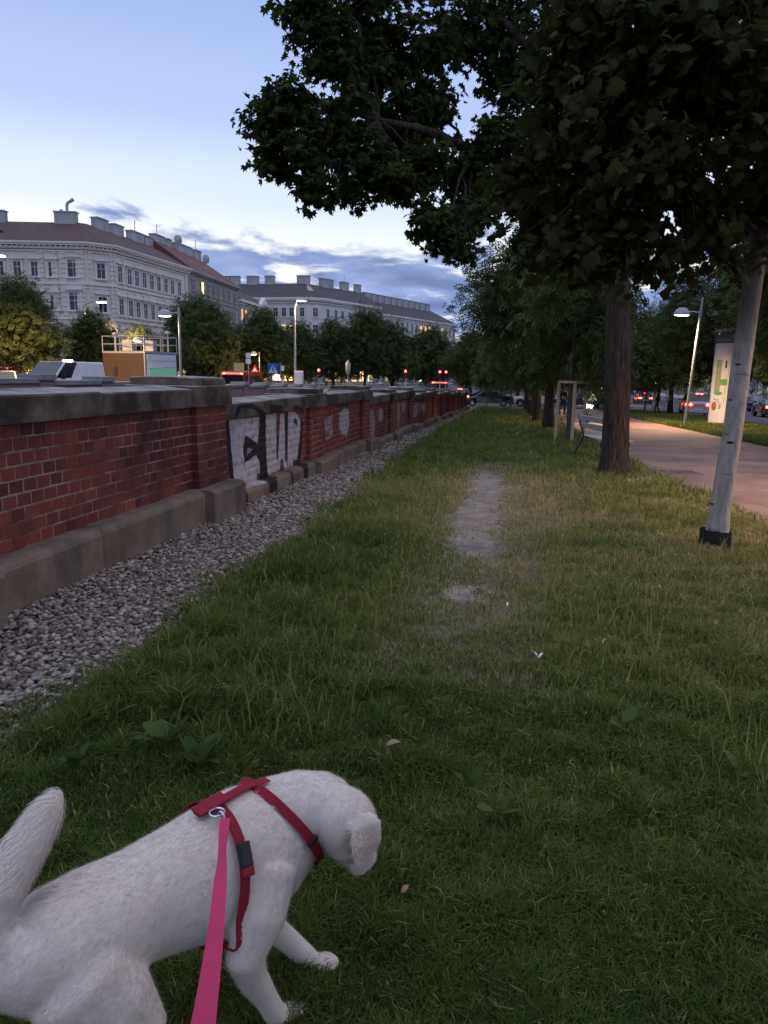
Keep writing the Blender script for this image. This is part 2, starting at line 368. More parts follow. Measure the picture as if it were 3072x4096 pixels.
wob = grp.nodes.new('ShaderNodeVectorMath'); wob.operation = 'SCALE'; wob.inputs[3].default_value = 0.03; grp.links.new(nz.outputs['Color'], wob.inputs[0])
wp = grp.nodes.new('ShaderNodeVectorMath'); wp.operation = 'ADD'; grp.links.new(POS, wp.inputs[0]); grp.links.new(wob.outputs[0], wp.inputs[1])
off = grp.nodes.new('ShaderNodeVectorMath'); off.operation = 'SUBTRACT'; off.inputs[1].default_value = (0.015, 0.015, 0.015); grp.links.new(wp.outputs[0], off.inputs[0])
PP = off.outputs[0]
wh = convex_mask(grp, PP, G_WHITE); bk = convex_mask(grp, PP, G_BLACK); inn = convex_mask(grp, PP, G_INNER); sc1 = convex_mask(grp, PP, G_SCRIB); sc2 = convex_mask(grp, PP, G_SCRIB2)
wearr = grp.nodes.new('ShaderNodeMapRange'); wearr.inputs[1].default_value = 0.36; wearr.inputs[2].default_value = 0.52; wearr.inputs[3].default_value = 0.6; wearr.inputs[4].default_value = 0.97; grp.links.new(nz.outputs[0], wearr.inputs[0])
def mul(a, bb):
    q = grp.nodes.new('ShaderNodeMath'); q.operation = 'MULTIPLY'
    for i, x in enumerate((a, bb)):
        if isinstance(x, float): q.inputs[i].default_value = x
        else: grp.links.new(x, q.inputs[i])
    return q.outputs[0]
wv = grp.nodes.new('ShaderNodeTexNoise'); wv.inputs['Scale'].default_value = 9; wv.inputs['Detail'].default_value = 3; wv.inputs['Distortion'].default_value = 2.5; grp.links.new(POS, wv.inputs['Vector'])
wr = grp.nodes.new('ShaderNodeMapRange'); wr.inputs[1].default_value = 0.44; wr.inputs[2].default_value = 0.52; wr.inputs[3].default_value = 0.0; wr.inputs[4].default_value = 0.75; grp.links.new(wv.outputs[0], wr.inputs[0])
c = mixc(grp, mul(wh, wearr.outputs[0]), gi.outputs[0], (0.50, 0.45, 0.47))
c = mixc(grp, mul(bk, 0.93), c, (0.012, 0.010, 0.012))
c = mixc(grp, mul(inn, 0.6), c, (0.42, 0.38, 0.38))
c = mixc(grp, mul(sc1, 0.8), c, (0.50, 0.45, 0.46))
c = mixc(grp, mul(sc2, wr.outputs[0]), c, (0.52, 0.46, 0.47))
grp.links.new(c, go.inputs[0])
def paint(nt, col):
    g = nt.nodes.new('ShaderNodeGroup'); g.node_tree = grp; nt.links.new(col, g.inputs[0]); return g.outputs[0]

m, nt, b = newmat('red_brick')
oi = nt.nodes.new('ShaderNodeObjectInfo'); at = nt.nodes.new('ShaderNodeAttribute'); at.attribute_name = 'rnd'
sm = nt.nodes.new('ShaderNodeMath'); sm.operation = 'ADD'; nt.links.new(oi.outputs['Random'], sm.inputs[0]); nt.links.new(at.outputs['Fac'], sm.inputs[1])
fr = nt.nodes.new('ShaderNodeMath'); fr.operation = 'FRACT'; nt.links.new(sm.outputs[0], fr.inputs[0])
rp = nt.nodes.new('ShaderNodeValToRGB'); e = rp.color_ramp.elements; e[0].color = (0.10, 0.028, 0.025, 1); e[1].color = (0.29, 0.066, 0.046, 1)
k = rp.color_ramp.elements.new(0.15); k.color = (0.185, 0.041, 0.033, 1); k = rp.color_ramp.elements.new(0.8); k.color = (0.235, 0.052, 0.040, 1)
nt.links.new(fr.outputs[0], rp.inputs[0])
g2 = nt.nodes.new('ShaderNodeNewGeometry')
c2, h2, _ = noise_col(nt, (0.45, 0.45, 0.5), (1.15, 1.1, 1.05), 2.2, coord='Object', lo=0.3, hi=0.6)
n2 = nt.nodes.new('ShaderNodeTexNoise'); n2.inputs['Scale'].default_value = 1.4; n2.inputs['Detail'].default_value = 6; nt.links.new(g2.outputs['Position'], n2.inputs['Vector'])
r2 = nt.nodes.new('ShaderNodeValToRGB'); r2.color_ramp.elements[0].position = 0.36; r2.color_ramp.elements[1].position = 0.56; r2.color_ramp.elements[0].color = (0.46, 0.46, 0.50, 1); r2.color_ramp.elements[1].color = (1.0, 0.99, 0.97, 1)
nt.links.new(n2.outputs[0], r2.inputs[0])
n3 = nt.nodes.new('ShaderNodeTexNoise'); n3.inputs['Scale'].default_value = 60; n3.inputs['Detail'].default_value = 5; nt.links.new(g2.outputs['Position'], n3.inputs['Vector'])
r3 = nt.nodes.new('ShaderNodeValToRGB'); r3.color_ramp.elements[0].position = 0.3; r3.color_ramp.elements[1].position = 0.7; r3.color_ramp.elements[0].color = (0.75, 0.75, 0.75, 1); r3.color_ramp.elements[1].color = (1.2, 1.2, 1.2, 1)
nt.links.new(n3.outputs[0], r3.inputs[0])
cc = mixc(nt, 1.0, mixc(nt, 1.0, rp.outputs[0], r2.outputs[0], 'MULTIPLY'), r3.outputs[0], 'MULTIPLY')
nt.links.new(paint(nt, cc), b.inputs['Base Color']); b.inputs['Roughness'].default_value = 0.62; b.inputs['Specular IOR Level'].default_value = 0.35
add_bump(nt, b, n3.outputs[0], 0.35, 0.004)
M_brick = m

def world_stone(name, c1, c2, scale, dark, streak=True, bump=0.5, painted=True, rough=0.9, dlo=0.4, dhi=0.62):
    m, nt, b = newmat(name); g = nt.nodes.new('ShaderNodeNewGeometry'); P = g.outputs['Position']
    n = nt.nodes.new('ShaderNodeTexNoise'); n.inputs['Scale'].default_value = scale; n.inputs['Detail'].default_value = 8; n.inputs['Roughness'].default_value = 0.65; nt.links.new(P, n.inputs['Vector'])
    r = nt.nodes.new('ShaderNodeValToRGB'); r.color_ramp.elements[0].position = 0.35; r.color_ramp.elements[1].position = 0.66; r.color_ramp.elements[0].color = rgba(c1); r.color_ramp.elements[1].color = rgba(c2); nt.links.new(n.outputs[0], r.inputs[0])
    mp = nt.nodes.new('ShaderNodeMapping'); mp.inputs['Scale'].default_value = (1.6, 1.6, 0.5) if streak else (3.0, 3.0, 3.0); nt.links.new(P, mp.inputs[0])
    n2 = nt.nodes.new('ShaderNodeTexNoise'); n2.inputs['Scale'].default_value = 1.0; n2.inputs['Detail'].default_value = 7; nt.links.new(mp.outputs[0], n2.inputs['Vector'])
    r2 = nt.nodes.new('ShaderNodeMapRange'); r2.inputs[1].default_value = dlo; r2.inputs[2].default_value = dhi; r2.inputs[3].default_value = 0.9; r2.inputs[4].default_value = 0.0; nt.links.new(n2.outputs[0], r2.inputs[0])
    col = mixc(nt, r2.outputs[0], r.outputs[0], dark)
    n4 = nt.nodes.new('ShaderNodeTexNoise'); n4.inputs['Scale'].default_value = 160; n4.inputs['Detail'].default_value = 3; nt.links.new(P, n4.inputs['Vector'])
    r4 = nt.nodes.new('ShaderNodeMapRange'); r4.inputs[1].default_value = 0.3; r4.inputs[2].default_value = 0.7; r4.inputs[3].default_value = 0.65; r4.inputs[4].default_value = 1.35; nt.links.new(n4.outputs[0], r4.inputs[0])
    sc = nt.nodes.new('ShaderNodeVectorMath'); sc.operation = 'SCALE'; nt.links.new(col, sc.inputs[0]); nt.links.new(r4.outputs[0], sc.inputs[3])
    col = sc.outputs[0]
    nt.links.new(paint(nt, col) if painted else col, b.inputs['Base Color'])
    b.inputs['Roughness'].default_value = rough; b.inputs['Specular IOR Level'].default_value = 0.25
    add_bump(nt, b, n.outputs[0], bump, 0.015)
    return m
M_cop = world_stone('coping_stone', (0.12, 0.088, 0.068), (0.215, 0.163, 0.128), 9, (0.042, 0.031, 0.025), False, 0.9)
M_copt = world_stone('coping_top', (0.24, 0.215, 0.195), (0.36, 0.33, 0.305), 6, (0.12, 0.105, 0.095), False, 0.6, dlo=0.32, dhi=0.5)  # weathered paler top, with the brightness of the sky put into its colour
M_plinth = world_stone('plinth_stone', (0.15, 0.106, 0.08), (0.225, 0.166, 0.13), 5, (0.05, 0.038, 0.031), True, 0.5, dlo=0.30, dhi=0.50)
M_mortar = world_stone('mortar', (0.24, 0.17, 0.145), (0.36, 0.275, 0.24), 6, (0.10, 0.055, 0.048), False, 0.4, dlo=0.38, dhi=0.58)

WX, PX = -3.28, -3.20      # brick face of a panel, of a pier
PLX, PPX = -3.11, -3.00    # plinth face of a panel, of a pier
BACK = -3.90
CH, BL = 0.0955, 0.148     # course height, header length
piers = [3.0, 7.11, 11.45, 15.65, 19.4, 23.1, 26.6, 30.2, 33.8, 37.4, 41.0, 44.6, 48.2, 51.8]
PW = 0.76
tops = {0: 1.42}           # coping top of the panel that follows pier i
lev = [1.42, 1.235, 1.225, 1.085, 1.085, 0.945, 0.945, 0.80, 0.80, 0.655, 0.655, 0.51, 0.51]
wall = empty('brick_wall', (-3.5, 28, gz(28)), 0, 'long red brick wall with stone coping, piers and graffiti along the gravel', 'wall')
wl = Vector(wall.location)
def wo(*p): return (p[0]-wl.x, p[1]-wl.y, p[2]-wl.z)
bricks = []                 # (x face, y centre, z centre, length, along)
core = MB(); cops = []; caps = []; plin = []
def courses(xf, y0, y1, z0, z1, phase):
    n = int(round((z1-z0)/CH)); hh = (z1-z0)/n
    for i in range(n):
        zc = z0+hh*(i+0.5); y = y0
        first = BL*0.5 if (i+phase) % 2 else BL
        while y < y1-0.02:
            l = first if y == y0 else BL
            e = min(y+l, y1)
            if y1-e < 0.04: e = y1
            bricks.append((xf, (y+e)/2, zc, e-y, hh)); y = e
for i, p in enumerate(piers):
    H = lev[max(0, i-1)] if i > 0 else 1.42
    # pier
    zb = H-0.185
    z0 = zb-9*CH
    pb, pe = p, p+PW
    courses(PX, pb, pe, z0, zb, i)
    core.b2(BACK+0.02, PX-0.0035, pb+0.006, pe-0.006, z0-0.5, zb)
    # side faces of the pier (towards the camera): bricks end on
    for k in range(9): bricks.append((None, pb, z0+CH*(k+0.5), PX-WX, CH))
    caps.append((pb-0.05, pe+0.06, zb, H))
    plin.append((pb-0.06, pe+0.07, PPX, z0, True))
    if i < len(piers)-1:
        Ht = lev[i] if i < len(lev) else lev[-1]
        a, bb = pe, piers[i+1]
        zb = Ht-0.185; z0 = zb-9*CH
        courses(WX, a, bb, z0, zb, i+1)
        core.b2(BACK+0.03, WX-0.0035, a-0.01, bb+0.01, z0-0.5, zb)
        n = 2
        cut = [a-0.004, a+(bb-a)*(0.42+0.2*random.random()), bb+0.004]
        for q in range(2): cops.append((cut[q]+(0.06 if q == 0 else 0.002), cut[q+1]-(0.05 if q == 1 else 0.002), zb, Ht))
        ns = 3 if i < 2 else 4
        ed = [a+0.07+(bb-a-0.13)*k/ns for k in range(ns+1)]
        if i == 0: ed = [a+0.07, 5.10, bb-0.06]
        if i == 1: ed = [a+0.07, 9.05, 10.0, bb-0.06]
        for q in range(len(ed)-1): plin.append((ed[q]+0.003, ed[q+1]-0.003, PLX, z0, False))
core.v = [wo(*v) for v in core.v]
core.build('mortar_core', M_mortar, wall)
def coping(name, y0, y1, zb, zt, xf, xb, rise=0.03, ch=0.014):
    """stone with a slightly pitched top and a softened front arris"""
    pr = [(xf, zb), (xf, zt-ch), (xf-ch, zt), ((xf+xb)/2, zt+rise), (xb+ch, zt), (xb, zt-ch), (xb, zb)]
    n = len(pr); V = []; F = []
    yy = [y0, y0+0.012, y1-0.012, y1]
    for k, Y in enumerate(yy):
        s = 0.008 if k in (0, 3) else 0.0
        for x, z in pr: V.append(wo(x-(s if x > (xf+xb)/2 else -s), Y, z-(s if z > zb else 0)))
    for k in range(3):
        for j in range(n): F.append((k*n+j, k*n+(j+1) % n, (k+1)*n+(j+1) % n, (k+1)*n+j))
    F.append(tuple(range(n))); F.append(tuple(range(3*n, 4*n))[::-1])
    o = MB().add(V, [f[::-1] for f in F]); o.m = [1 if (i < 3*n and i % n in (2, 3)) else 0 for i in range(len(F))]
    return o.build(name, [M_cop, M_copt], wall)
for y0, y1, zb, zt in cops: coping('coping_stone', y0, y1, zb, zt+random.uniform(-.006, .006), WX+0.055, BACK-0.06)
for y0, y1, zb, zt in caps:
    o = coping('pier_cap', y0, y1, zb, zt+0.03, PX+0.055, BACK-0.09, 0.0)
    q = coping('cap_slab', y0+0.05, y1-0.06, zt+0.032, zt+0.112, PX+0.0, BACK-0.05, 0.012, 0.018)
    q.parent = o
def plinth(y0, y1, xf, zt, pier):
    zb = gz(y1)-0.35; c = 0.075 if not pier else 0.05
    pr = [(xf, zb), (xf, zt-c*0.75), (xf-0.014, zt-c*0.38), (xf-0.04, zt-c*0.12), (xf-0.08, zt), (-3.45, zt), (-3.45, zb)]
    n = len(pr); V = []; F = []
    for k, Y in enumerate((y0, y0+0.02, y1-0.02, y1)):
        s = 0.014 if k in (0, 3) else 0.0
        for j, (x, z) in enumerate(pr): V.append(wo(x-(s if j < 5 else 0), Y, z))
    for k in range(3):
        for j in range(n): F.append((k*n+j, (k+1)*n+j, (k+1)*n+(j+1) % n, k*n+(j+1) % n))
    F.append(tuple(range(n))); F.append(tuple(range(3*n, 4*n))[::-1])
    o = MB().add(V, F).build('plinth_stone', M_plinth, wall)
    return o
for a in plin: plinth(*a)
# bricks: front chamfered boxes, the 300 that show largest are objects of their own
def brick_verts(l, h, d=0.07, c=0.003):
    y, z = l/2-0.0068, h/2-0.0065
    back = [(-d, -y, -z), (-d, y, -z), (-d, y, z), (-d, -y, z)]
    mid = [(-c, -y, -z), (-c, y, -z), (-c, y, z), (-c, -y, z)]
    fr = [(0, -y+c, -z+c), (0, y-c, -z+c), (0, y-c, z-c), (0, -y+c, z-c)]
    V = back+mid+fr; F = [(8, 9, 10, 11)]
    for a in (0, 4):
        for j in range(4): F.append((a+j, a+(j+1) % 4, a+4+(j+1) % 4, a+4+j))
    return V, F
def brick_score(bk):
    x, y, z, l, h = bk
    yy = y
    if yy < 4.05: return 1e9
    return yy - (0.35 if x is None else 0)
order = sorted(range(len(bricks)), key=lambda k: brick_score(bricks[k]))
bm_cache = {}
SV = []; SF = []; SR = []
for rank, k in enumerate(order):
    x, y, z, l, h = bricks[k]
    jx = random.uniform(-0.0015, 0.002); rot = 0.0
    if x is None:
        # brick end seen on the near side of a pier: header turned by 90 degrees
        key = ('s',)
        if key not in bm_cache:
            V, F = brick_verts(0.105, CH); V = [(q[1]*1.0, -q[0], q[2]) for q in V]; V = [(vx, -vy, vz) for vx, vy, vz in V]
            bm_cache[key] = (V, [f[::-1] for f in F])
        V, F = bm_cache[key]
        V = [(vx, -vy, vz) for vx, vy, vz in V]; F = [f[::-1] for f in F]
        pos = (PX-0.052-0.004, y+0.0, z)
        V = [(vx, vy, vz) for vx, vy, vz in V]
        # face must look towards -Y
        ymin = min(v[1] for v in V); V = [(vx, vy-ymin, vz) for vx, vy, vz in V]
    else:
        key = (round(l, 3), round(h, 4))
        if key not in bm_cache: bm_cache[key] = brick_verts(key[0], key[1])
        V, F = bm_cache[key]; pos = (x+jx, y, z)
    if rank < 300:
        mk = ('m',)+key
        if mk not in bm_cache:
            me = bpy.data.meshes.new('brick'); me.from_pydata(V, [], F); me.update(); me.materials.append(M_brick); bm_cache[mk] = me
        o = link('brick', bm_cache[mk], None, wall, wo(*pos)); o.rotation_euler = (random.uniform(-.008, .008), 0, random.uniform(-.012, .012))
    else:
        b0 = len(SV); r = random.random()
        SV += [wo(v[0]+pos[0], v[1]+pos[1], v[2]+pos[2]) for v in V]
        SF += [tuple(b0+i for i in f) for f in F]; SR += [r]*len(F)
me = np_mesh('brick_courses', SV, SF, rnd=SR); o = link('brick_courses', me, M_brick, wall); tag(o, kind='stuff')

# ------------------------------------------------------------------ gravel strip of pebbles
M_grav = pm('gravel_base', (0.07, 0.06, 0.06), (0.12, 0.105, 0.10), 30, 0.95, 0.8)
def grav_edge(y): return lerp(y, [(0, -2.05), (2.6, -2.13), (6.3, -2.1), (12, -2.25), (21, -2.45), (30, -2.6), (56, -2.7)])
gravel = strip('gravel_strip', 0.5, 55, lambda y: -3.2, lambda y: grav_edge(y)+0.15, M_grav, 0.012, 0.5)
m, nt, b = newmat('pebble')
oi = nt.nodes.new('ShaderNodeObjectInfo'); at = nt.nodes.new('ShaderNodeAttribute'); at.attribute_name = 'rnd'
sm = nt.nodes.new('ShaderNodeMath'); sm.operation = 'ADD'; nt.links.new(oi.outputs['Random'], sm.inputs[0]); nt.links.new(at.outputs['Fac'], sm.inputs[1])
fr = nt.nodes.new('ShaderNodeMath'); fr.operation = 'FRACT'; nt.links.new(sm.outputs[0], fr.inputs[0])
rp = nt.nodes.new('ShaderNodeValToRGB'); e = rp.color_ramp.elements; e[0].color = (0.10, 0.07, 0.058, 1); e[1].color = (0.44, 0.38, 0.34, 1)
k = e.new(0.35); k.color = (0.20, 0.15, 0.125, 1); k = e.new(0.75); k.color = (0.30, 0.25, 0.22, 1)
nt.links.new(fr.outputs[0], rp.inputs[0])
c2, h2, _ = noise_col(nt, (0.75, 0.75, 0.75), (1.15, 1.15, 1.15), 25, coord='Object')
nt.links.new(mixc(nt, 1.0, rp.outputs[0], c2, 'MULTIPLY'), b.inputs['Base Color']); b.inputs['Roughness'].default_value = 0.75
M_peb = m
def pebble_mesh(seed):
    bm = bmesh.new(); bmesh.ops.create_icosphere(bm, subdivisions=1, radius=1.0)
    rg = random.Random(seed); sx, sy, sz = rg.uniform(.75, 1.25), rg.uniform(.6, .95), rg.uniform(.4, .62)
    for v in bm.verts:
        k = 1+rg.uniform(-.12, .12); v.co = Vector((v.co.x*sx*k, v.co.y*sy*k, v.co.z*sz*k))
    bm.verts.ensure_lookup_table(); V = [tuple(v.co) for v in bm.verts]; F = [tuple(x.index for x in f.verts) for f in bm.faces]; bm.free()
    return np.array(V), np.array(F)
PEB = [pebble_mesh(i) for i in range(10)]
peb_me = []
for V, F in PEB: me = np_mesh('pebble', V, F, smooth=True); me.materials.append(M_peb); peb_me.append(me)
spots = []
rg = np.random.default_rng(3)
def scatter_pebbles():
    # near: stones packed on a jittered grid in two layers; farther: sparser and a little bigger
    for (y0, y1, sp, sz) in ((2.0, 7.5, 0.034, 0.022), (7.5, 14, 0.045, 0.028), (14, 30, 0.075, 0.045), (30, 54, 0.13, 0.075)):
        for layer in range(2):
            for yy in np.arange(y0, y1, sp):
                e = grav_edge(yy)+0.10*math.sin(yy*2.1)+0.06*math.sin(yy*5.7)
                for xx in np.arange(-3.12, e+0.12, sp):
                    x = xx+rg.uniform(-.5, .5)*sp; y = yy+rg.uniform(-.5, .5)*sp
                    if x > e and rg.random() < 0.75: continue
                    if layer == 1 and rg.random() < 0.5: continue
                    s = sz*rg.uniform(.6, 1.35)
                    bankup = 0.03*max(0, 1-(x+3.1)/0.3)
                    spots.append((x, y, gz(y)+0.014+layer*sz*0.55+rg.uniform(0, .008)+bankup, s))
scatter_pebbles()
spots.sort(key=lambda t: (t[0]**2+t[1]**2)-(0.6 if t[2] > gz(t[1])+0.025 else 0)+ (100 if t[1] < 2.75 else 0))
PVs = []; PFs = []; PRs = []; base = 0
for i, (x, y, z, s) in enumerate(spots):
    j = i % 10
    ax, ay, az = rg.uniform(-.35, .35), rg.uniform(-.35, .35), rg.uniform(0, 6.28)
    if i < 300:
        o = link('pebble', peb_me[j], None, gravel, (x, y, z), (ax, ay, az), (s, s, s))
    else:
        V, F = PEB[j]
        M3 = np.array((Matrix.Rotation(az, 3, 'Z') @ Matrix.Rotation(ay, 3, 'Y') @ Matrix.Rotation(ax, 3, 'X')))
        PVs.append(V @ M3.T * s + np.array((x, y, z))); PFs.append(F+base); PRs.append(np.full(len(F), rg.random())); base += len(V)
me = np_mesh('pebbles', np.vstack(PVs), np.vstack(PFs), True, np.concatenate(PRs))
o = link('pebble_bed', me, M_peb, gravel); tag(o, kind='stuff')
print('pebbles', len(spots), 'bricks', len(bricks))
# ================================================================== GRASS
m, nt, b = newmat('grass')
at = nt.nodes.new('ShaderNodeAttribute'); at.attribute_name = 'rnd'
rp = nt.nodes.new('ShaderNodeValToRGB'); e = rp.color_ramp.elements
e[0].position = 0.0; e[0].color = (0.036, 0.062, 0.013, 1); e[1].position = 1.0; e[1].color = (0.45, 0.37, 0.19, 1)
for p, cc in ((0.3, (0.070, 0.115, 0.021)), (0.55, (0.135, 0.178, 0.037)), (0.75, (0.25, 0.24, 0.078))): k = e.new(p); k.color = rgba(cc)
nt.links.new(at.outputs['Fac'], rp.inputs[0]); nt.links.new(rp.outputs[0], b.inputs['Base Color'])
b.inputs['Roughness'].default_value = 0.55; b.inputs['Specular IOR Level'].default_value = 0.25
tr = nt.nodes.new('ShaderNodeBsdfTranslucent'); nt.links.new(rp.outputs[0], tr.inputs[0])
ms = nt.nodes.new('ShaderNodeMixShader'); ms.inputs[0].default_value = 0.35
nt.links.new(b.outputs[0], ms.inputs[1]); nt.links.new(tr.outputs[0], ms.inputs[2]); nt.links.new(ms.outputs[0], nt.nodes['Material Output'].inputs[0])
M_grass = m

def vnoise(x, y, s, seed):
    """cheap smooth value noise 0..1"""
    r = np.random.default_rng(seed); T = r.random((64, 64))
    u = x/s; v = y/s; iu = np.floor(u).astype(int); iv = np.floor(v).astype(int); fu = u-iu; fv = v-iv
    fu = fu*fu*(3-2*fu); fv = fv*fv*(3-2*fv); g = lambda a, bb: T[a % 64, bb % 64]
    return (g(iu, iv)*(1-fu)+g(iu+1, iv)*fu)*(1-fv)+(g(iu, iv+1)*(1-fu)+g(iu+1, iv+1)*fu)*fv
def blades(x, y, h, w, col, lean_az=None, lean=0.5, rng=RNG):
    """two-segment blades: 5 vertices, one quad and one tip, all as triangles"""
    n = len(x); z0 = zg(y)+0.0
    az = rng.uniform(0, 2*np.pi, n) if lean_az is None else lean_az
    fa = rng.uniform(0, np.pi, n); ln = lean*rng.uniform(0.2, 1.3, n)
    dx, dy = np.cos(az), np.sin(az); wx, wy = np.cos(fa)*w/2, np.sin(fa)*w/2
    mx, my, mz = x+dx*h*ln*0.35, y+dy*h*ln*0.35, z0+h*0.58
    tx, ty, tz = x+dx*h*ln, y+dy*h*ln, z0+h*(1-0.35*ln)
    V = np.empty((n, 5, 3))
    V[:, 0] = np.stack((x-wx, y-wy, z0-0.01), 1); V[:, 1] = np.stack((x+wx, y+wy, z0-0.01), 1)
    V[:, 2] = np.stack((mx+wx*.8, my+wy*.8, mz), 1); V[:, 3] = np.stack((mx-wx*.8, my-wy*.8, mz), 1); V[:, 4] = np.stack((tx, ty, tz), 1)
    b0 = np.arange(n)[:, None]*5
    F = np.concatenate([b0+np.array([[0, 1, 2]]), b0+np.array([[0, 2, 3]]), b0+np.array([[3, 2, 4]])], 1).reshape(-1, 3)
    return V.reshape(-1, 3), F, np.repeat(col, 3)
YT = np.linspace(-10, 80, 9001)
def table(f): T = np.array([f(v) for v in YT]); return lambda y: np.interp(y, YT, T)
DC = table(lambda y: dirt_half(y)[0]); DW = table(lambda y: dirt_half(y)[1]); GE = table(grav_edge); LPL = table(lambda y: lerp(y, PL)); LPR = table(lambda y: lerp(y, PR))
def lawn(n_near, rng):
    # distance chosen so that the blades keep an even density on the picture
    d = np.exp(rng.uniform(math.log(0.75), math.log(62), n_near*3)); a = rng.uniform(-0.80, 0.62, n_near*3)
    x = d*np.sin(a); y = d*np.cos(a)
    keep = (y > 0.5) & (x > GE(y)-0.05+0.12*np.sin(y*2.1)+0.08*np.sin(y*5.7)) & (x < LPL(y)+0.05*np.sin(y*3)) & (y < 65.5)
    x, y, d = x[keep], y[keep], d[keep]
    dens = np.ones(len(x))
    cx, cw = DC(y), DW(y)
    edge = np.abs(x-cx)/(cw+1e-6)+0.9*(vnoise(x, y, 0.10, 5)-0.5)+0.5*(vnoise(x, y, 0.04, 15)-0.5); dens = np.where(cw > 0.01, np.clip((edge-0.72)/0.9, 0.05, 1.0), 1.0)
    worn = np.exp(-((x-cx-0.15)/0.7)**2)*(y > 3.5)*(y < 15)      # thin trodden turf beside the track
    bald = (vnoise(x, y, 0.55, 8) > 0.62) & (x > 0.2) & (x < 2.4) & (y > 4.2) & (y < 8.5); dens[bald] *= 0.45
    dens *= 1-0.62*worn*(0.4+0.9*vnoise(x, y, 0.22, 17))
    gs = np.clip((x-GE(y))/0.25, 0.25, 1); dens *= gs
    k = rng.random(len(x)) < dens; x, y, d, worn, bald = x[k], y[k], d[k], worn[k], bald[k]
    x, y, d, worn, bald = (q[:n_near] for q in (x, y, d, worn, bald))
    n = len(x)
    patch = vnoise(x, y, 0.8, 1); fine = vnoise(x, y, 0.17, 2)
    h = (0.045+0.045*rng.random(n)+0.045*fine)*np.clip(0.62+0.13*(d-1.5), 0.62, 1.0)*(0.55+0.95*vnoise(x, y, 0.13, 22))
    tall = np.exp(-((x-GE(y)-0.55)/0.45)**2); h *= 1+0.9*tall*(patch > 0.35)
    h *= 1-0.55*np.clip(worn, 0, 1)
    far = np.clip((d-8)/10, 0, 1); h *= 1+0.75*far*fine+0.35*far
    w = 0.003+0.00125*d*(0.6+0.6*rng.random(n)); w = np.minimum(w, 0.05)
    dry = np.clip((y-3.2)/5.0, 0, 1)*np.clip((17-y)/6, 0.25, 1)  # dry turf; lamp light on the lawn's middle and right is painted in too
    col = 0.17+0.20*patch+0.14*vnoise(x, y, 0.11, 23)+0.22*rng.random(n)**2+0.36*dry*vnoise(x, y, 1.1, 4)+0.34*dry*np.clip((x+1.2)/1.5, 0, 1)*vnoise(x, y, 0.5, 24)+0.22*worn*dry
    straw = rng.random(n) < (0.055+0.16*dry*np.clip((x+0.9)/1.2, 0, 1)*(vnoise(x, y, 0.4, 25) > 0.4)+0.34*dry*np.clip(vnoise(x, y, 0.7, 6)-0.25, 0, 1)+0.25*bald+0.12*worn); col[straw] = rng.uniform(0.72, 1.0, straw.sum())
    return blades(x, y, h, w, np.clip(col, 0, 1), lean=0.75, rng=rng)
V, F, C = lawn(400000, RNG)
# seed stalks standing over the turf
n = 5200; d = np.exp(RNG.uniform(math.log(2.9), math.log(40), n)); a = RNG.uniform(-0.6, 0.6, n); x = d*np.sin(a); y = d*np.cos(a)
k = (x > GE(y)) & (x < LPL(y)) & (vnoise(x, y, 0.6, 12) > 0.42) & (np.abs(x-DC(y)) > DW(y)+0.25); x, y, d = x[k], y[k], d[k]
V2, F2, C2 = blades(x, y, RNG.uniform(0.16, 0.30, len(x)), 0.004+0.0011*d, RNG.uniform(0.45, 0.80, len(x)), lean=0.55)
me = np_mesh('lawn_grass', np.vstack((V, V2)), np.vstack((F, F2+len(V))), False, np.concatenate((C, C2)))
o = link('lawn_grass', me, M_grass); tag(o, 'long green and straw coloured grass of the lawn beside the wall', 'grass', kind='stuff')
# verge on the far side of the path
n = 60000; y = RNG.uniform(14, 64, n); x = LPR(y)-0.02+RNG.uniform(0, 1, n)**1.2*(12.0-LPR(y))
V, F, C = blades(x, y, RNG.uniform(0.10, 0.24, n), RNG.uniform(0.02, 0.045, n), np.clip(0.3+0.3*vnoise(x, y, 1.0, 3)+0.2*RNG.random(n), 0, 1), lean=0.5)
me = np_mesh('verge_grass', V, F, False, C); o = link('verge_grass', me, M_grass); tag(o, 'grass of the verge between the footpath and the road', 'grass', kind='stuff')

# ------------------------------------------------------------------ broad leaved weeds, petals, dry leaves
def leaf_mat(name, c1, c2, trans=0.3, rough=0.5, spec=0.3):
    m, nt, b = newmat(name)
    oi = nt.nodes.new('ShaderNodeObjectInfo'); at = nt.nodes.new('ShaderNodeAttribute'); at.attribute_name = 'rnd'
    sm = nt.nodes.new('ShaderNodeMath'); sm.operation = 'ADD'; nt.links.new(oi.outputs['Random'], sm.inputs[0]); nt.links.new(at.outputs['Fac'], sm.inputs[1])
    fr = nt.nodes.new('ShaderNodeMath'); fr.operation = 'FRACT'; nt.links.new(sm.outputs[0], fr.inputs[0])
    col = mixc(nt, fr.outputs[0], c1, c2); nt.links.new(col, b.inputs['Base Color']); b.inputs['Roughness'].default_value = rough; b.inputs['Specular IOR Level'].default_value = spec
    tr = nt.nodes.new('ShaderNodeBsdfTranslucent'); nt.links.new(col, tr.inputs[0])
    ms = nt.nodes.new('ShaderNodeMixShader'); ms.inputs[0].default_value = trans
    nt.links.new(b.outputs[0], ms.inputs[1]); nt.links.new(tr.outputs[0], ms.inputs[2]); nt.links.new(ms.outputs[0], nt.nodes['Material Output'].inputs[0])
    return m
M_weed = leaf_mat('weed_leaf', (0.05, 0.085, 0.022), (0.085, 0.12, 0.035), 0.3, 0.7, 0.1)
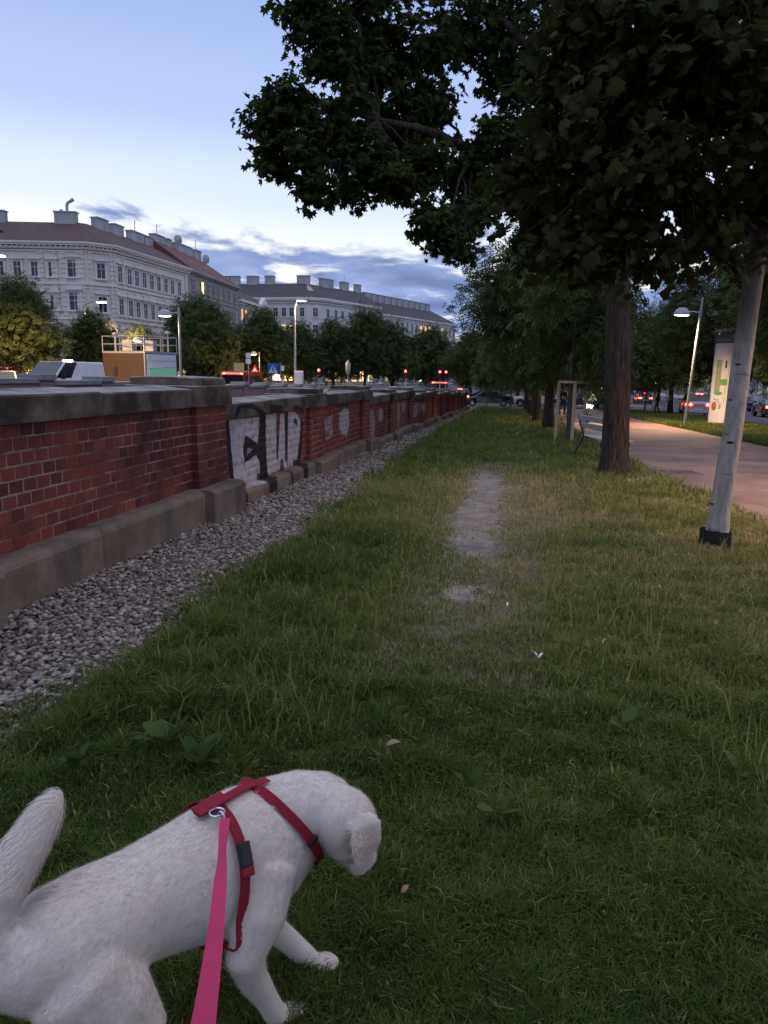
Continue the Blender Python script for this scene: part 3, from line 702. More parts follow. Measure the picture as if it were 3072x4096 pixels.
def broad_leaf_mesh(l, w, seed):
    rg = random.Random(seed); V = []; F = []; n = 6
    for i in range(n+1):
        t = i/n; hw = w/2*math.sin(math.pi*min(1, t*0.92+0.06))**0.7*(1+rg.uniform(-.08, .08)); z = 0.10*l*math.sin(t*2.4)+rg.uniform(-.01, .01)*l
        V += [(l*t, -hw, z+0.12*hw), (l*t, 0, z-0.05*l*0.3), (l*t, hw, z+0.12*hw)]
    for i in range(n):
        for j in range(2): F.append((3*i+j, 3*i+3+j, 3*i+4+j, 3*i+1+j))
    me = np_mesh('leaf', V, F, True); me.materials.append(M_weed); return me
wl_me = [broad_leaf_mesh(1.0, 0.62, k) for k in range(4)]
def weed(x, y, n, size, label, seed):
    rg = random.Random(seed)
    t = empty('broadleaf_weed', (x, y, gz(y)), 0, label, 'weed', 'broad leaved weeds in the grass')
    for k in range(n):
        az = k*2.399+rg.uniform(-.3, .3); s = size*rg.uniform(.5, 1.2)
        o = link('leaf', wl_me[k % 4], None, t, (0.015*math.cos(az), 0.015*math.sin(az), 0.05+rg.uniform(0, .05)), (rg.uniform(-.7, .7), -rg.uniform(.1, 1.2), az), (s, s, s))
    return t
weed(-1.36, 2.62, 9, 0.125, 'largest clump of broad weed leaves above the tail of the dog', 1)
weed(-1.17, 2.50, 7, 0.115, 'clump of broad weed leaves just right of the largest one, above the harness', 2)
weed(-1.62, 2.36, 6, 0.09, 'low dark weed clump at the left edge just below the gravel corner', 3)
weed(-1.25, 3.05, 5, 0.08, 'small weed clump in the grass between the gravel edge and the largest weed', 4)
weed(-0.10, 2.55, 6, 0.075, 'weed clump in the grass right of the head of the dog', 5)
weed(0.02, 2.38, 6, 0.07, 'pale small weed below and right of the other one by the head of the dog', 6)
weed(0.55, 3.15, 5, 0.10, 'lone weed with long leaves in the right half of the lawn', 7)
weed(0.98, 2.9, 6, 0.07, 'weed clump farthest right in the dark foreground grass', 8)
M_petal = pm('white_petal', (0.75, 0.75, 0.8), (0.65, 0.65, 0.7), 20, 0.6)
M_dry = pm('dry_leaf', (0.34, 0.24, 0.14), (0.22, 0.14, 0.08), 20, 0.7)
def scrap(name, x, y, s, az, mat, label, cat, group=None, tilt=0.3, lift=0.075):
    V = []; F = []; n = 5
    for i in range(n+1):
        t = i/n; hw = (0.13 if name == 'feather' else 0.26)*math.sin(math.pi*min(.97, t+0.06)); z = 0.22*math.sin(t*3.0)
        V += [(t-.5, -hw, z+0.1), (t-.5, 0, z), (t-.5, hw, z+0.1)]
    for i in range(n):
        for j in range(2): F.append((3*i+j, 3*i+3+j, 3*i+4+j, 3*i+1+j))
    me = np_mesh(name, V, F, True); o = link(name, me, mat, None, (x, y, gz(y)+lift), (tilt, -tilt, az), (s, s, s)); tag(o, label, cat, group); return o
scrap('feather', 0.19, 3.95, 0.05, 2.2, M_petal, 'white feather pair, left half, lying in the middle of the lawn', 'feather')
scrap('feather', 0.225, 3.94, 0.055, 1.0, M_petal, 'white feather leaning against its twin in the middle of the lawn', 'feather')
scrap('feather', 0.60, 4.25, 0.055, 1.1, M_petal, 'single upright white feather right of and beyond the feather pair', 'feather')
scrap('feather', 0.03, 4.85, 0.05, 1.5, M_petal, 'small white feather near the end of the bare track', 'feather')
scrap('feather', 1.95, 5.35, 0.045, 0.4, M_petal, 'white scrap in the grass in front of the painted tree', 'feather')
scrap('feather', 1.75, 3.95, 0.05, 0.2, M_petal, 'white scrap in the grass near the right edge', 'feather')
scrap('dry_leaf', -0.42, 2.78, 0.07, 0.3, M_dry, 'pale curled dry leaf beyond the back of the dog', 'leaf', tilt=0.1)
scrap('dry_leaf', -0.25, 1.95, 0.035, 0.9, M_dry, 'tiny tan leaf by the front paws of the dog', 'leaf', lift=0.06)
scrap('dry_leaf', 1.15, 5.55, 0.06, 1.9, M_dry, 'tan dry leaf on the thin turf left of the painted tree', 'leaf')
scrap('dry_leaf', 1.35, 4.75, 0.055, 0.5, M_dry, 'dry leaf in the grass nearer than the painted tree', 'leaf')

# ================================================================== DOG
HD = Vector((0.52, 0.854, 0)).normalized(); RT = Vector((HD.y, -HD.x, 0)); W0 = Vector((-0.60, 1.53, 0))
def dl(s, r, z): return W0+HD*s+RT*r+Vector((0, 0, z))     # along, to its right, up
def ring_tube(mb, pts, n=20):
    """pts: (centre, radius across, radius along the other axis, right vector)"""
    V = []; F = []; m = len(pts)
    for i, (c, ra, rb, rv) in enumerate(pts):
        t = (pts[min(i+1, m-1)][0]-pts[max(i-1, 0)][0]).normalized(); u = (rv-t*rv.dot(t)).normalized(); w = u.cross(t)
        if w.z < 0 and abs(t.z) < 0.7: w = -w
        for k in range(n):
            a = 2*math.pi*k/n; V.append(c+u*math.cos(a)*ra+w*math.sin(a)*rb)
    for i in range(m-1):
        for k in range(n): F.append((i*n+k, i*n+(k+1) % n, (i+1)*n+(k+1) % n, (i+1)*n+k))
    F.append(tuple(range(n))[::-1]); F.append(tuple(range((m-1)*n, m*n)))
    mb.add(V, F)
def ellipsoid(mb, c, ax, rad, n=14):
    """ax: three unit vectors"""
    V = []; F = []
    for i in range(n+1):
        th = math.pi*i/n
        for k in range(2*n):
            a = math.pi*k/n; q = (math.sin(th)*math.cos(a), math.sin(th)*math.sin(a), math.cos(th))
            V.append(c+ax[0]*q[0]*rad[0]+ax[1]*q[1]*rad[1]+ax[2]*q[2]*rad[2])
    for i in range(n):
        for k in range(2*n): F.append((i*2*n+k, i*2*n+(k+1) % (2*n), (i+1)*2*n+(k+1) % (2*n), (i+1)*2*n+k))
    mb.add(V, F)
UP = Vector((0, 0, 1))
def dog_body():
    mb = MB()
    T = [(-.60, 0, .47, .045, .05), (-.56, 0, .475, .085, .085), (-.49, 0, .465, .115, .118), (-.40, 0, .455, .122, .130), (-.30, 0, .455, .112, .122), (-.20, 0, .445, .120, .138), (-.10, 0, .430, .136, .160), (0, 0, .425, .140, .170), (.07, .005, .432, .130, .160), (.13, .012, .448, .108, .135), (.18, .022, .465, .09, .112)]
    ring_tube(mb, [(dl(s, r, z), a, bb, RT) for s, r, z, a, bb in T], 24)
    # neck and head, turned to its right and lowered
    hf = Vector((0.33, 0.42, -0.72)).normalized()      # where the muzzle points
    hr = hf.cross(UP).normalized(); hu = hr.cross(hf)
    NK = [(.04, 0, .455, .115, .125), (.11, .015, .475, .106, .114), (.165, .042, .490, .095, .098), (.205, .074, .491, .085, .086), (.235, .105, .482, .072, .07)]
    ring_tube(mb, [(dl(s, r, z), a, bb, RT) for s, r, z, a, bb in NK], 20)
    hc = Vector((-0.374, 1.650, 0.466))
    ellipsoid(mb, hc, (hf, hr, hu), (.100, .082, .082)); ellipsoid(mb, hc+hf*.03-hu*.022, (hf, hr, hu), (.08, .074, .064))
    mz = [(hc+hf*.05-hu*.012, .054, .055), (hc+hf*.10-hu*.022, .042, .047), (hc+hf*.145-hu*.026, .036, .042), (hc+hf*.175-hu*.026, .026, .03)]
    ring_tube(mb, [(c, a, bb, hr) for c, a, bb in mz], 16)
    for s in (-1, 1):      # flews
        ellipsoid(mb, hc+hf*.12-hu*.052+hr*.02*s, (hf, hr, hu), (.045, .017, .028), 8)
    # ears: folded flaps lying along the cheek
    for s in (-1, 1):
        b0 = hc-hf*.02+hu*.045+hr*.064*s
        b0 = hc-hf*.045+hu*.030+hr*.070*s; dn = (Vector((0, 0, -1))-hu*.25).normalized(); wd = (hf.cross(hr)).normalized()
        pts = [b0, b0+hr*.022*s+dn*.014, b0+hr*.034*s+dn*.058, b0+hr*.032*s+dn*.105, b0+hr*.020*s+dn*.142]
        ring_tube(mb, [(p, w, .008, wd) for p, w in zip(pts, (.028, .045, .052, .038, .010))], 12)
    # front legs
    def leg(P, rad, n=14):
        ring_tube(mb, [(Vector(p), r[0], r[1], RT) for p, r in zip(P, rad)], n)
    fr = [(-.535, 1.50, .475), (-.508, 1.468, .44), (-.515, 1.405, .36), (-.538, 1.362, .285), (-.530, 1.385, .215), (-.512, 1.428, .12), (-.502, 1.455, .055), (-.495, 1.475, .022)]
    leg(fr, [(.02, .03), (.050, .072), (.050, .068), (.040, .050), (.032, .037), (.026, .029), (.026, .029), (.029, .029)])
    fl = [(-.66, 1.58, .47), (-.66, 1.60, .42), (-.655, 1.60, .34), (-.645, 1.575, .27), (-.585, 1.60, .185), (-.515, 1.63, .10), (-.478, 1.645, .05), (-.46, 1.65, .025)]
    leg(fl, [(.02, .03), (.054, .074), (.052, .07), (.044, .05), (.034, .038), (.028, .031), (.027, .03), (.029, .029)])
    def paw(c, yaw, s=1.0):
        f = Vector((math.cos(yaw), math.sin(yaw), 0)); rr = Vector((f.y, -f.x, 0))
        ellipsoid(mb, c+f*.018*s+UP*.020*s, (f, rr, UP), (.046*s, .034*s, .024*s), 10)
        for q, fw in ((-1.5, .042), (-.5, .056), (.5, .056), (1.5, .042)):
            ellipsoid(mb, c+f*fw*s+rr*q*.0165*s+UP*.017*s, (f, rr, UP), (.022*s, .0115*s, .018*s), 8)
    paw(Vector((-.495, 1.475, .0)), R(52)); paw(Vector((-.462, 1.65, .0)), R(25))
    # hind legs
    for s, K in ((1, 0.0), (-1, .07)):
        q = [dl(-.48+K*.3, .05*s, .50), dl(-.46+K*.3, .072*s, .44), dl(-.42+K, .10*s, .35), dl(-.37+K, .112*s, .275), dl(-.44+K, .11*s, .215), dl(-.52+K, .10*s, .16), dl(-.50+K, .10*s, .08), dl(-.485+K, .10*s, .03)]
        leg(q, [(.03, .04), (.080, .10), (.078, .10), (.055, .07), (.04, .05), (.027, .034), (.026, .03), (.028, .03)])
        paw(dl(-.48+K, .10*s, 0), math.atan2(HD.y, HD.x))
    # tail, raised
    tb = dl(-.57, 0, .515)
    TP = [(tb, .044), (Vector((-.915, 1.045, .575)), .042), (Vector((-.905, 1.065, .625)), .044), (Vector((-.900, 1.135, .672)), .044), (Vector((-.893, 1.20, .710)), .036), (Vector((-.90, 1.25, .728)), .014)]
    ring_tube(mb, [(p, r, r, RT) for p, r in TP], 14)
    me = mb.mesh('body'); o = bpy.data.objects.new('tmp', me); COL.objects.link(o)
    rm = o.modifiers.new('r', 'REMESH'); rm.mode = 'VOXEL'; rm.voxel_size = 0.0055
    s1 = o.modifiers.new('s', 'SMOOTH'); s1.factor = 0.5; s1.iterations = 18
    dg = bpy.context.evaluated_depsgraph_get(); out = bpy.data.meshes.new_from_object(o.evaluated_get(dg))
    bpy.data.objects.remove(o); out.polygons.foreach_set('use_smooth', np.ones(len(out.polygons), bool)); out.name = 'body'
    return out, hc, hf, hr, hu
body_me, hc, hf, hr, hu = dog_body()
m, nt, b = newmat('dog_coat')
g = nt.nodes.new('ShaderNodeNewGeometry'); n = nt.nodes.new('ShaderNodeTexNoise'); n.inputs['Scale'].default_value = 9; n.inputs['Detail'].default_value = 6; nt.links.new(g.outputs['Position'], n.inputs['Vector'])
rp = nt.nodes.new('ShaderNodeValToRGB'); rp.color_ramp.elements[0].position = 0.3; rp.color_ramp.elements[1].position = 0.7; rp.color_ramp.elements[0].color = (0.73, 0.60, 0.51, 1); rp.color_ramp.elements[1].color = (0.82, 0.735, 0.665, 1)
nt.links.new(n.outputs[0], rp.inputs[0])
# tan at the ears: shadow behind the flaps put into the coat colour
def near(c, rad):
    d = nt.nodes.new('ShaderNodeVectorMath'); d.operation = 'DISTANCE'; d.inputs[1].default_value = c; nt.links.new(g.outputs['Position'], d.inputs[0])
    r = nt.nodes.new('ShaderNodeMapRange'); r.inputs[1].default_value = rad; r.inputs[2].default_value = rad*0.5; nt.links.new(d.outputs['Value'], r.inputs[0]); return r.outputs[0]
col = rp.outputs[0]
for s in (-1, 1): col = mixc(nt, near(tuple(hc-hf*.01+hr*.092*s-hu*.02), 0.06), col, (0.56, 0.38, 0.27))
nt.links.new(col, b.inputs['Base Color']); b.inputs['Roughness'].default_value = 0.85; b.inputs['Specular IOR Level'].default_value = 0.15
b.inputs['Sheen Weight'].default_value = 0.25
n5 = nt.nodes.new('ShaderNodeTexNoise'); n5.inputs['Scale'].default_value = 130; n5.inputs['Detail'].default_value = 3; nt.links.new(g.outputs['Position'], n5.inputs['Vector'])
add_bump(nt, b, n5.outputs[0], 0.25, 0.004)
M_coat = m
dog = empty('labrador_dog', tuple(W0), 0, 'white short haired dog in a red harness sniffing in the foreground grass', 'dog')
def to_dog(V): return np.asarray(V)-np.array(W0)
body_me.transform(Matrix.Translation(-W0)); body = link('body', body_me, M_coat, dog)
bvh = BVHTree.FromPolygons([v.co+W0 for v in body_me.vertices], [tuple(p.vertices) for p in body_me.polygons])
# short fur: small swept hairs over the body
def fur():
    me = body_me; nv = len(me.polygons); cen = np.empty(nv*3, np.float32); nor = np.empty(nv*3, np.float32); ar = np.empty(nv, np.float32)
    me.polygons.foreach_get('center', cen); me.polygons.foreach_get('normal', nor); me.polygons.foreach_get('area', ar)
    cen = cen.reshape(-1, 3); nor = nor.reshape(-1, 3); n = 190000
    idx = RNG.choice(nv, n, p=ar/ar.sum()); c = cen[idx]+RNG.normal(0, 0.0022, (n, 3)); nn = nor[idx]
    flow = np.array((-HD.x, -HD.y, -0.35))[None, :]+RNG.normal(0, .16, (n, 3)); flow -= nn*(flow*nn).sum(1, keepdims=True); flow /= np.linalg.norm(flow, axis=1, keepdims=True)+1e-6
    lowl = np.clip((c[:, 2]-0.02)/0.25, 0.35, 1)[:, None]
    tailm = (np.linalg.norm(c-np.array(Vector((-.90, 1.16, .70))-W0), axis=1) < 0.13)[:, None]
    L = RNG.uniform(0.005, 0.011, (n, 1))*lowl*(1+1.6*tailm); side = np.cross(nn, flow)*0.0008
    tip = c+flow*L*0.97+nn*L*0.13
    V = np.stack((c-side, c+side, tip), 1).reshape(-1, 3); F = np.arange(3*n).reshape(-1, 3)
    return np_mesh('fur', V, F, False, RNG.random(n))
M_fur = leaf_mat('dog_fur', (0.73, 0.62, 0.53), (0.84, 0.77, 0.71), 0.1, 0.8, 0.1)
o = link('fur', fur(), M_fur, dog); tag(o, kind='stuff')
M_nose = pm('dog_nose', (0.05, 0.03, 0.03), None, 40, 0.4)
mb = MB(); ellipsoid(mb, hc+hf*.188-hu*.016-W0, (hf, hr, hu), (.014, .018, .013), 8); mb.build('nose', M_nose, dog)
for s in (-1, 1):
    mb = MB(); ellipsoid(mb, hc+hf*.068+hu*.032+hr*.044*s-W0, (hf, hr, hu), (.008, .008, .008), 8); mb.build('eye', M_nose, dog)

# ---- harness straps laid over the body
M_red = pm('red_webbing', (0.30, 0.012, 0.030), (0.22, 0.008, 0.022), 250, 0.75, 0.5, bdist=0.002)
M_blackp = pm('black_plastic', (0.015, 0.015, 0.02), (0.02, 0.02, 0.025), 20, 0.4)
M_steel = pm('chrome', (0.75, 0.75, 0.78), (0.6, 0.6, 0.62), 20, 0.22, metal=1.0)
def surf(p, c, lift=0.006):
    d = (p-c).normalized(); h = bvh.ray_cast(c+d*0.6, -d)
    if h[0] is None: return p
    return h[0]+d*lift
def strap(name, pts, width, mat, parent, thick=0.003):
    """pts: list of (point, outward)"""
    V = []; F = []; m = len(pts)
    for i, (p, nn) in enumerate(pts):
        t = (pts[min(i+1, m-1)][0]-pts[max(i-1, 0)][0]).normalized(); sd = t.cross(nn).normalized()*width/2
        V += [p-sd, p+sd, p+sd+nn*thick, p-sd+nn*thick]
    for i in range(m-1):
        for j in range(4): F.append((4*i+j, 4*i+4+j, 4*i+4+(j+1) % 4, 4*i+(j+1) % 4))
    F += [(0, 1, 2, 3), tuple(range(4*m-1, 4*m-5, -1))]
    mb = MB().add([Vector(v)-W0 for v in V], F)
    return mb.build(name, mat, parent)
def loop(c, ax_u, ax_v, a0, a1, n=48, lift=0.009):
    """points where rays from c in the plane (ax_u, ax_v) leave the body"""
    out = []
    for i in range(n+1):
        a = a0+(a1-a0)*i/n; d = ax_u*math.cos(a)+ax_v*math.sin(a)
        h = bvh.ray_cast(c, d, 0.3); r = (h[0] if h[0] is not None else c+d*0.13)
        out.append((r+d*lift, d))
    # even out bumps
    for _ in range(3):
        q = [out[0]]+[((out[i-1][0]+out[i][0]*2+out[i+1][0])/4, out[i][1]) for i in range(1, len(out)-1)]+[out[-1]]; out = q
    return out
harness = empty('dog_harness', tuple(W0), 0, 'red webbing harness with black buckle on the white dog', 'harness')
gc = dl(-.115, 0, .43)
ux = RT; uz = (UP+HD*0.22).normalized()
girth = loop(gc, uz, ux, -math.pi, math.pi, 72); girth[-1] = girth[0]
strap('girth_strap', girth, 0.027, M_red, harness)
nc = dl(.115, .012, .45); nv = (UP*0.86-HD*0.5).normalized(); nu = RT
neck = loop(nc, nv, nu, -math.pi, math.pi, 72, 0.010); neck[-1] = neck[0]
strap('neck_strap', neck, 0.024, M_red, harness)
# back strap joining the two, with a padded end piece
bp = []
for t in np.linspace(-.135, .075, 14):
    h = bvh.ray_cast(dl(t, 0, 1.0), -UP); bp.append(((h[0] if h[0] else dl(t, 0, .6))+UP*.010, UP))
strap('back_strap', bp, 0.026, M_red, harness)
strap('padded_tab', [(p+UP*.004, n_) for p, n_ in bp[:6]], 0.04, M_red, harness, 0.006)
bi = min(range(len(girth)), key=lambda i: (girth[i][0]-(gc+RT*.12+UP*.10)).length)
bp0, bn0 = girth[bi]
tv = (girth[bi+1][0]-girth[bi-1][0]).normalized(); sv = tv.cross(bn0).normalized()
def obox(c, ex, ey, ez, d):
    V = [c+ex*d[0]/2*i+ey*d[1]/2*j+ez*d[2]/2*k-W0 for (i, j, k) in ((-1,-1,-1),(1,-1,-1),(1,1,-1),(-1,1,-1),(-1,-1,1),(1,-1,1),(1,1,1),(-1,1,1))]
    return MB().add(V, [(0,3,2,1),(4,5,6,7),(0,1,5,4),(1,2,6,5),(2,3,7,6),(3,0,4,7)])
obox(bp0+bn0*.008, tv, sv, bn0, (.055, .034, .013)).build('buckle', M_blackp, harness, bevel=.004)
obox(bp0+bn0*.009+tv*.036, tv, sv, bn0, (.020, .032, .012)).build('webbing_keeper', M_red, harness, bevel=.003)
ni = min(range(len(neck)), key=lambda i: (neck[i][0]-(nc+RT*.11+UP*.02)).length)
p_, n_ = neck[ni]; t_ = (neck[ni+1][0]-neck[ni-1][0]).normalized(); s_ = t_.cross(n_).normalized()
obox(p_+n_*.006, t_, s_, n_, (.014, .032, .010)).build('slider', M_blackp, harness, bevel=.002)
# ring where the leash clips on
ringc = bp[2][0]+RT*.035+UP*.006
def torus(mb, c, e1, e2, r, q, n=20, k=8, arc=2*math.pi):
    pts = [c+(e1*math.cos(arc*i/n)+e2*math.sin(arc*i/n))*r for i in range(n+1)]
    mb.tube(pts, q, k, cap=False); return mb
mb = MB(); torus(mb, ringc, RT, HD, 0.017, 0.0028); mb.v = [tuple(Vector(v)-W0) for v in mb.v]; mb.build('steel_ring', M_steel, harness)
# ---- leash: from the clip up to the walker's hand, out of the picture
M_pink = pm('pink_webbing', (0.62, 0.045, 0.14), (0.50, 0.03, 0.10), 300, 0.7, 0.5, bdist=0.002)
ls = ringc+RT*.030+UP*-.004; le = Vector((-0.16, 0.30, 1.16))
leash = empty('leash', tuple(ls), 0, 'pink webbing leash clipped to the harness of the dog', 'leash')
pts = []
for i in range(41):
    t = i/40; p = ls.lerp(le, t); p.z -= 0.05*math.sin(math.pi*t); an = 0.25+1.15*math.sin(t*2.6)**2*(1 if t < 0.6 else 1)
    look = (Vector((0, 0, 1.6))-p).normalized(); dr = (le-ls).normalized(); sdv = dr.cross(look).normalized(); nn = sdv.cross(dr)
    tw = 0.95*math.exp(-((t-0.2)/0.13)**2); nn = (nn*math.cos(tw)+sdv*math.sin(tw)).normalized(); pts.append((p, nn))
V = []; F = []
for i, (p, nn) in enumerate(pts):
    t = (pts[min(i+1, 40)][0]-pts[max(i-1, 0)][0]).normalized(); sd = t.cross(nn).normalized()*0.011
    V += [p-sd-ls, p+sd-ls, p+sd+nn*.0025-ls, p-sd+nn*.0025-ls]
for i in range(40):
    for j in range(4): F.append((4*i+j, 4*i+4+j, 4*i+4+(j+1) % 4, 4*i+(j+1) % 4))
MB().add(V, F).build('strap', M_pink, leash)
mb = MB(); d0 = (ls-ringc).normalized(); torus(mb, ringc+d0*.018-ls, d0, UP, .011, .0025); mb.tube([ringc+d0*.026-ls, Vector((0, 0, 0))], .004, 8); mb.build('snap_hook', M_steel, leash)
# ================================================================== TREES
M_leafd = leaf_mat('maple_leaf', (0.024, 0.040, 0.011), (0.046, 0.066, 0.018), 0.28, 0.75, 0.08)
M_leafw = leaf_mat('near_leaf', (0.030, 0.038, 0.013), (0.062, 0.064, 0.023), 0.3, 0.8, 0.06)
M_leaff = leaf_mat('street_tree_leaf', (0.040, 0.060, 0.018), (0.085, 0.11, 0.036), 0.3, 0.7, 0.15)
M_leafy = leaf_mat('young_tree_leaf', (0.060, 0.095, 0.022), (0.11, 0.14, 0.04), 0.35, 0.55)
def bark(name, c1, c2, scale=6, bump=0.8):
    return pm(name, c1, c2, scale, 0.95, bump, stretch=(3, 3, 0.6), bdist=0.03, detail=9)
M_bark = pm('dark_bark', (0.026, 0.018, 0.015), (0.10, 0.072, 0.058), 5, 0.95, 1.0, stretch=(7, 7, 0.7), bdist=0.08, detail=9, spec=0.1)
M_barkl = bark('grey_bark', (0.07, 0.055, 0.045), (0.13, 0.10, 0.085), 6, 0.9)
# lime washed trunk with dark cross marks
m, nt, b = newmat('whitewashed_bark')
c, h, src = noise_col(nt, (0.23, 0.195, 0.17), (0.41, 0.365, 0.325), 11, coord='Object', stretch=(2.5, 2.5, 0.5), detail=9)
g = nt.nodes.new('ShaderNodeNewGeometry')
mp = nt.nodes.new('ShaderNodeMapping'); mp.inputs['Scale'].default_value = (4, 4, 26); nt.links.new(g.outputs['Position'], mp.inputs[0])
n2 = nt.nodes.new('ShaderNodeTexNoise'); n2.inputs['Scale'].default_value = 1.1; n2.inputs['Detail'].default_value = 6; nt.links.new(mp.outputs[0], n2.inputs['Vector'])
r2 = nt.nodes.new('ShaderNodeMapRange'); r2.inputs[1].default_value = 0.62; r2.inputs[2].default_value = 0.74; r2.inputs[4].default_value = 0.7; nt.links.new(n2.outputs[0], r2.inputs[0])
c = mixc(nt, r2.outputs[0], c, (0.06, 0.05, 0.045))
sp = nt.nodes.new('ShaderNodeSeparateXYZ'); nt.links.new(g.outputs['Position'], sp.inputs[0])
r3 = nt.nodes.new('ShaderNodeMapRange'); r3.inputs[1].default_value = 1.75; r3.inputs[2].default_value = 2.2; nt.links.new(sp.outputs['Z'], r3.inputs[0])
c3, h3, _ = noise_col(nt, (0.10, 0.075, 0.06), (0.17, 0.13, 0.11), 12, coord='Object', stretch=(2.5, 2.5, 0.5))
c = mixc(nt, r3.outputs[0], c, c3)
nt.links.new(c, b.inputs['Base Color']); b.inputs['Roughness'].default_value = 0.9; add_bump(nt, b, h, 0.5, 0.01)
M_barkw = m

MAPLE = []
for a, r in ((-90, .10), (-52, .34), (-30, .30), (-8, .52), (14, .36), (33, .42), (50, .66), (68, .40), (90, .78)): MAPLE.append((a, r))
def maple_template():
    P = [(0, 0, 0.02)]; ring = [(a, r) for a, r in MAPLE]+[(180-a, r) for a, r in MAPLE[-2:0:-1]]
    for a, r in ring: P.append((r*math.cos(R(a)), r*math.sin(R(a)), -0.26*r*abs(math.cos(R(a)))-0.30*max(0, r-.25)+0.05*math.sin(a*3.1)))
    n = len(ring); F = [(0, 1+i, 1+(i+1) % n) for i in range(n)]
    return np.array(P), np.array(F)
MT = maple_template()
MAPLE_NARROW = MAPLE; MAPLE = [(-90, .12), (-60, .40), (-35, .47), (-12, .56), (12, .50), (32, .52), (50, .64), (70, .52), (90, .72)]
BT = maple_template()
DT = (np.array([(0, -.5, 0), (.22, -.12, -.03), (.20, .22, -.04), (0, .5, -.08), (-.20, .22, -.04), (-.22, -.12, -.03)]), np.array([(0, 1, 5), (1, 2, 4), (1, 4, 5), (2, 3, 4)]))   # plain leaf
# spray: five leaflets on a stalk, for trees seen from afar
def spray_template():
    V = []; F = []
    for k, (x, y, a) in enumerate(((-.16, -.25, -.9), (.16, -.22, .9), (-.2, .0, -.8), (.2, .03, .8), (-.17, .24, -.6), (.17, .27, .6), (0, .42, 0))):
        ca, sa = math.cos(a), math.sin(a); b0 = len(V)
        for (u, v) in ((0, -.17), (.09, 0), (0, .17), (-.09, 0)): V.append((x+u*ca+v*sa, y-u*sa+v*ca, -0.12*abs(x)))
        F += [(b0, b0+1, b0+2), (b0, b0+2, b0+3)]
    return np.array(V), np.array(F)
ST = spray_template()
def frames(n, out, rng, up=0.55, outw=0.5, rnd=0.55, droop=0.5):
    nn = out*outw+np.array((0, 0, up))+rng.normal(0, rnd, (n, 3)); nn /= np.linalg.norm(nn, axis=1, keepdims=True)+1e-9
    t = out+np.array((0, 0, -droop))+rng.normal(0, 0.6, (n, 3)); t -= nn*(t*nn).sum(1, keepdims=True); t /= np.linalg.norm(t, axis=1, keepdims=True)+1e-9
    return np.cross(t, nn), t, nn
def leaves_mesh(name, pos, out, size, tmpl, rng, **kw):
    n = len(pos); ex, ey, ez = frames(n, out, rng, **kw); V, F = tmpl
    W = (ex[:, None, :]*V[None, :, 0, None]+ey[:, None, :]*V[None, :, 1, None]+ez[:, None, :]*V[None, :, 2, None])*np.asarray(size).reshape(-1, 1, 1)+pos[:, None, :]
    FF = (F[None]+np.arange(n)[:, None, None]*len(V)).reshape(-1, F.shape[1])
    return np_mesh(name, W.reshape(-1, 3), FF, False, np.repeat(rng.random(n), len(F))), (ex, ey, ez)
def in_blob(c, r, n, rng, flat=0.85):
    d = rng.normal(0, 1, (n, 3)); d /= np.linalg.norm(d, axis=1, keepdims=True); rr = r*rng.random(n)**(1/2.2)*rng.uniform(.75, 1.2, n)
    p = d*rr[:, None]; p[:, 2] *= flat
    return p+np.array(c), d
def limb(mb, a, b_, r0, r1, rng, sag=0.2, k=6, wob=0.08):
    a = np.array(a, float); b_ = np.array(b_, float); P = []; L = np.linalg.norm(b_-a)
    for i in range(k+1):
        t = i/k; p = a*(1-t)+b_*t; p[2] += sag*L*math.sin(math.pi*t)*0.5; p += rng.normal(0, wob*L*0.25, 3)*(0 < i < k); P.append(tuple(p))
    mb.tube(P, [r0+(r1-r0)*(i/k)**0.8 for i in range(k+1)], 7); return P

# ---- the maple whose branch hangs over the lawn
MBL = [(-3.36,11.81,6.93,0.49),(-2.96,11.78,6.42,0.57),(-3.42,10.99,5.41,0.47),(-3.66,10.90,5.19,0.34),(-3.63,10.80,4.62,0.31),(-3.21,10.89,4.70,0.43),(-2.90,10.85,4.21,0.33),(-2.90,11.59,5.38,0.61),(-2.43,11.57,4.86,0.53),(-2.51,11.44,4.26,0.27),(-2.00,11.57,4.46,0.46),(-2.06,12.81,5.58,0.62),(-2.51,12.88,6.38,0.74),(-2.63,13.02,7.19,0.70),(-1.72,13.13,6.97,0.74),(-1.59,12.97,5.99,0.50),(-1.59,12.23,4.87,0.52),(-1.37,11.57,3.91,0.36),(-1.09,11.56,3.62,0.28),(-0.88,11.56,3.44,0.21),(-0.81,12.23,4.15,0.44),(-0.96,12.87,4.91,0.46),(-0.50,13.05,5.44,0.46),(-0.54,12.88,4.63,0.46),(-0.99,14.41,7.61,0.81),(-0.29,14.39,6.82,0.63),(-0.12,14.60,7.80,0.90),(0.20,14.30,5.95,0.81),(0.02,14.12,5.16,0.67),(0.80,14.64,7.15,1.12),(1.10,14.39,5.62,0.99),(0.93,14.15,4.51,0.76),(1.78,15.23,6.70,1.21),(2.09,14.98,5.10,0.93),(1.76,14.18,3.95,0.54),(2.75,16.14,7.85,1.21),(3.07,15.88,6.20,1.21),(3.62,15.70,4.78,0.97),(4.11,16.29,7.40,1.21),(-3.07,12.56,7.89,0.71),(-2.30,13.90,8.79,0.99),(-1.08,14.73,9.32,1.17),(0.26,15.54,9.64,1.30),(1.70,16.32,9.73,1.35),(3.13,16.57,9.76,1.35),(-2.79,14.06,10.05,1.12),(-1.38,14.97,10.86,1.43),(0.39,15.92,11.48,1.63),(2.32,16.80,11.64,1.69)]
rgt = np.random.default_rng(11)
mx, my = 1.84, 13.35
maple = empty('maple_tree', (mx, my, gz(my)), 0, 'large maple with dark trunk behind the bench and a branch hanging over the lawn', 'tree')
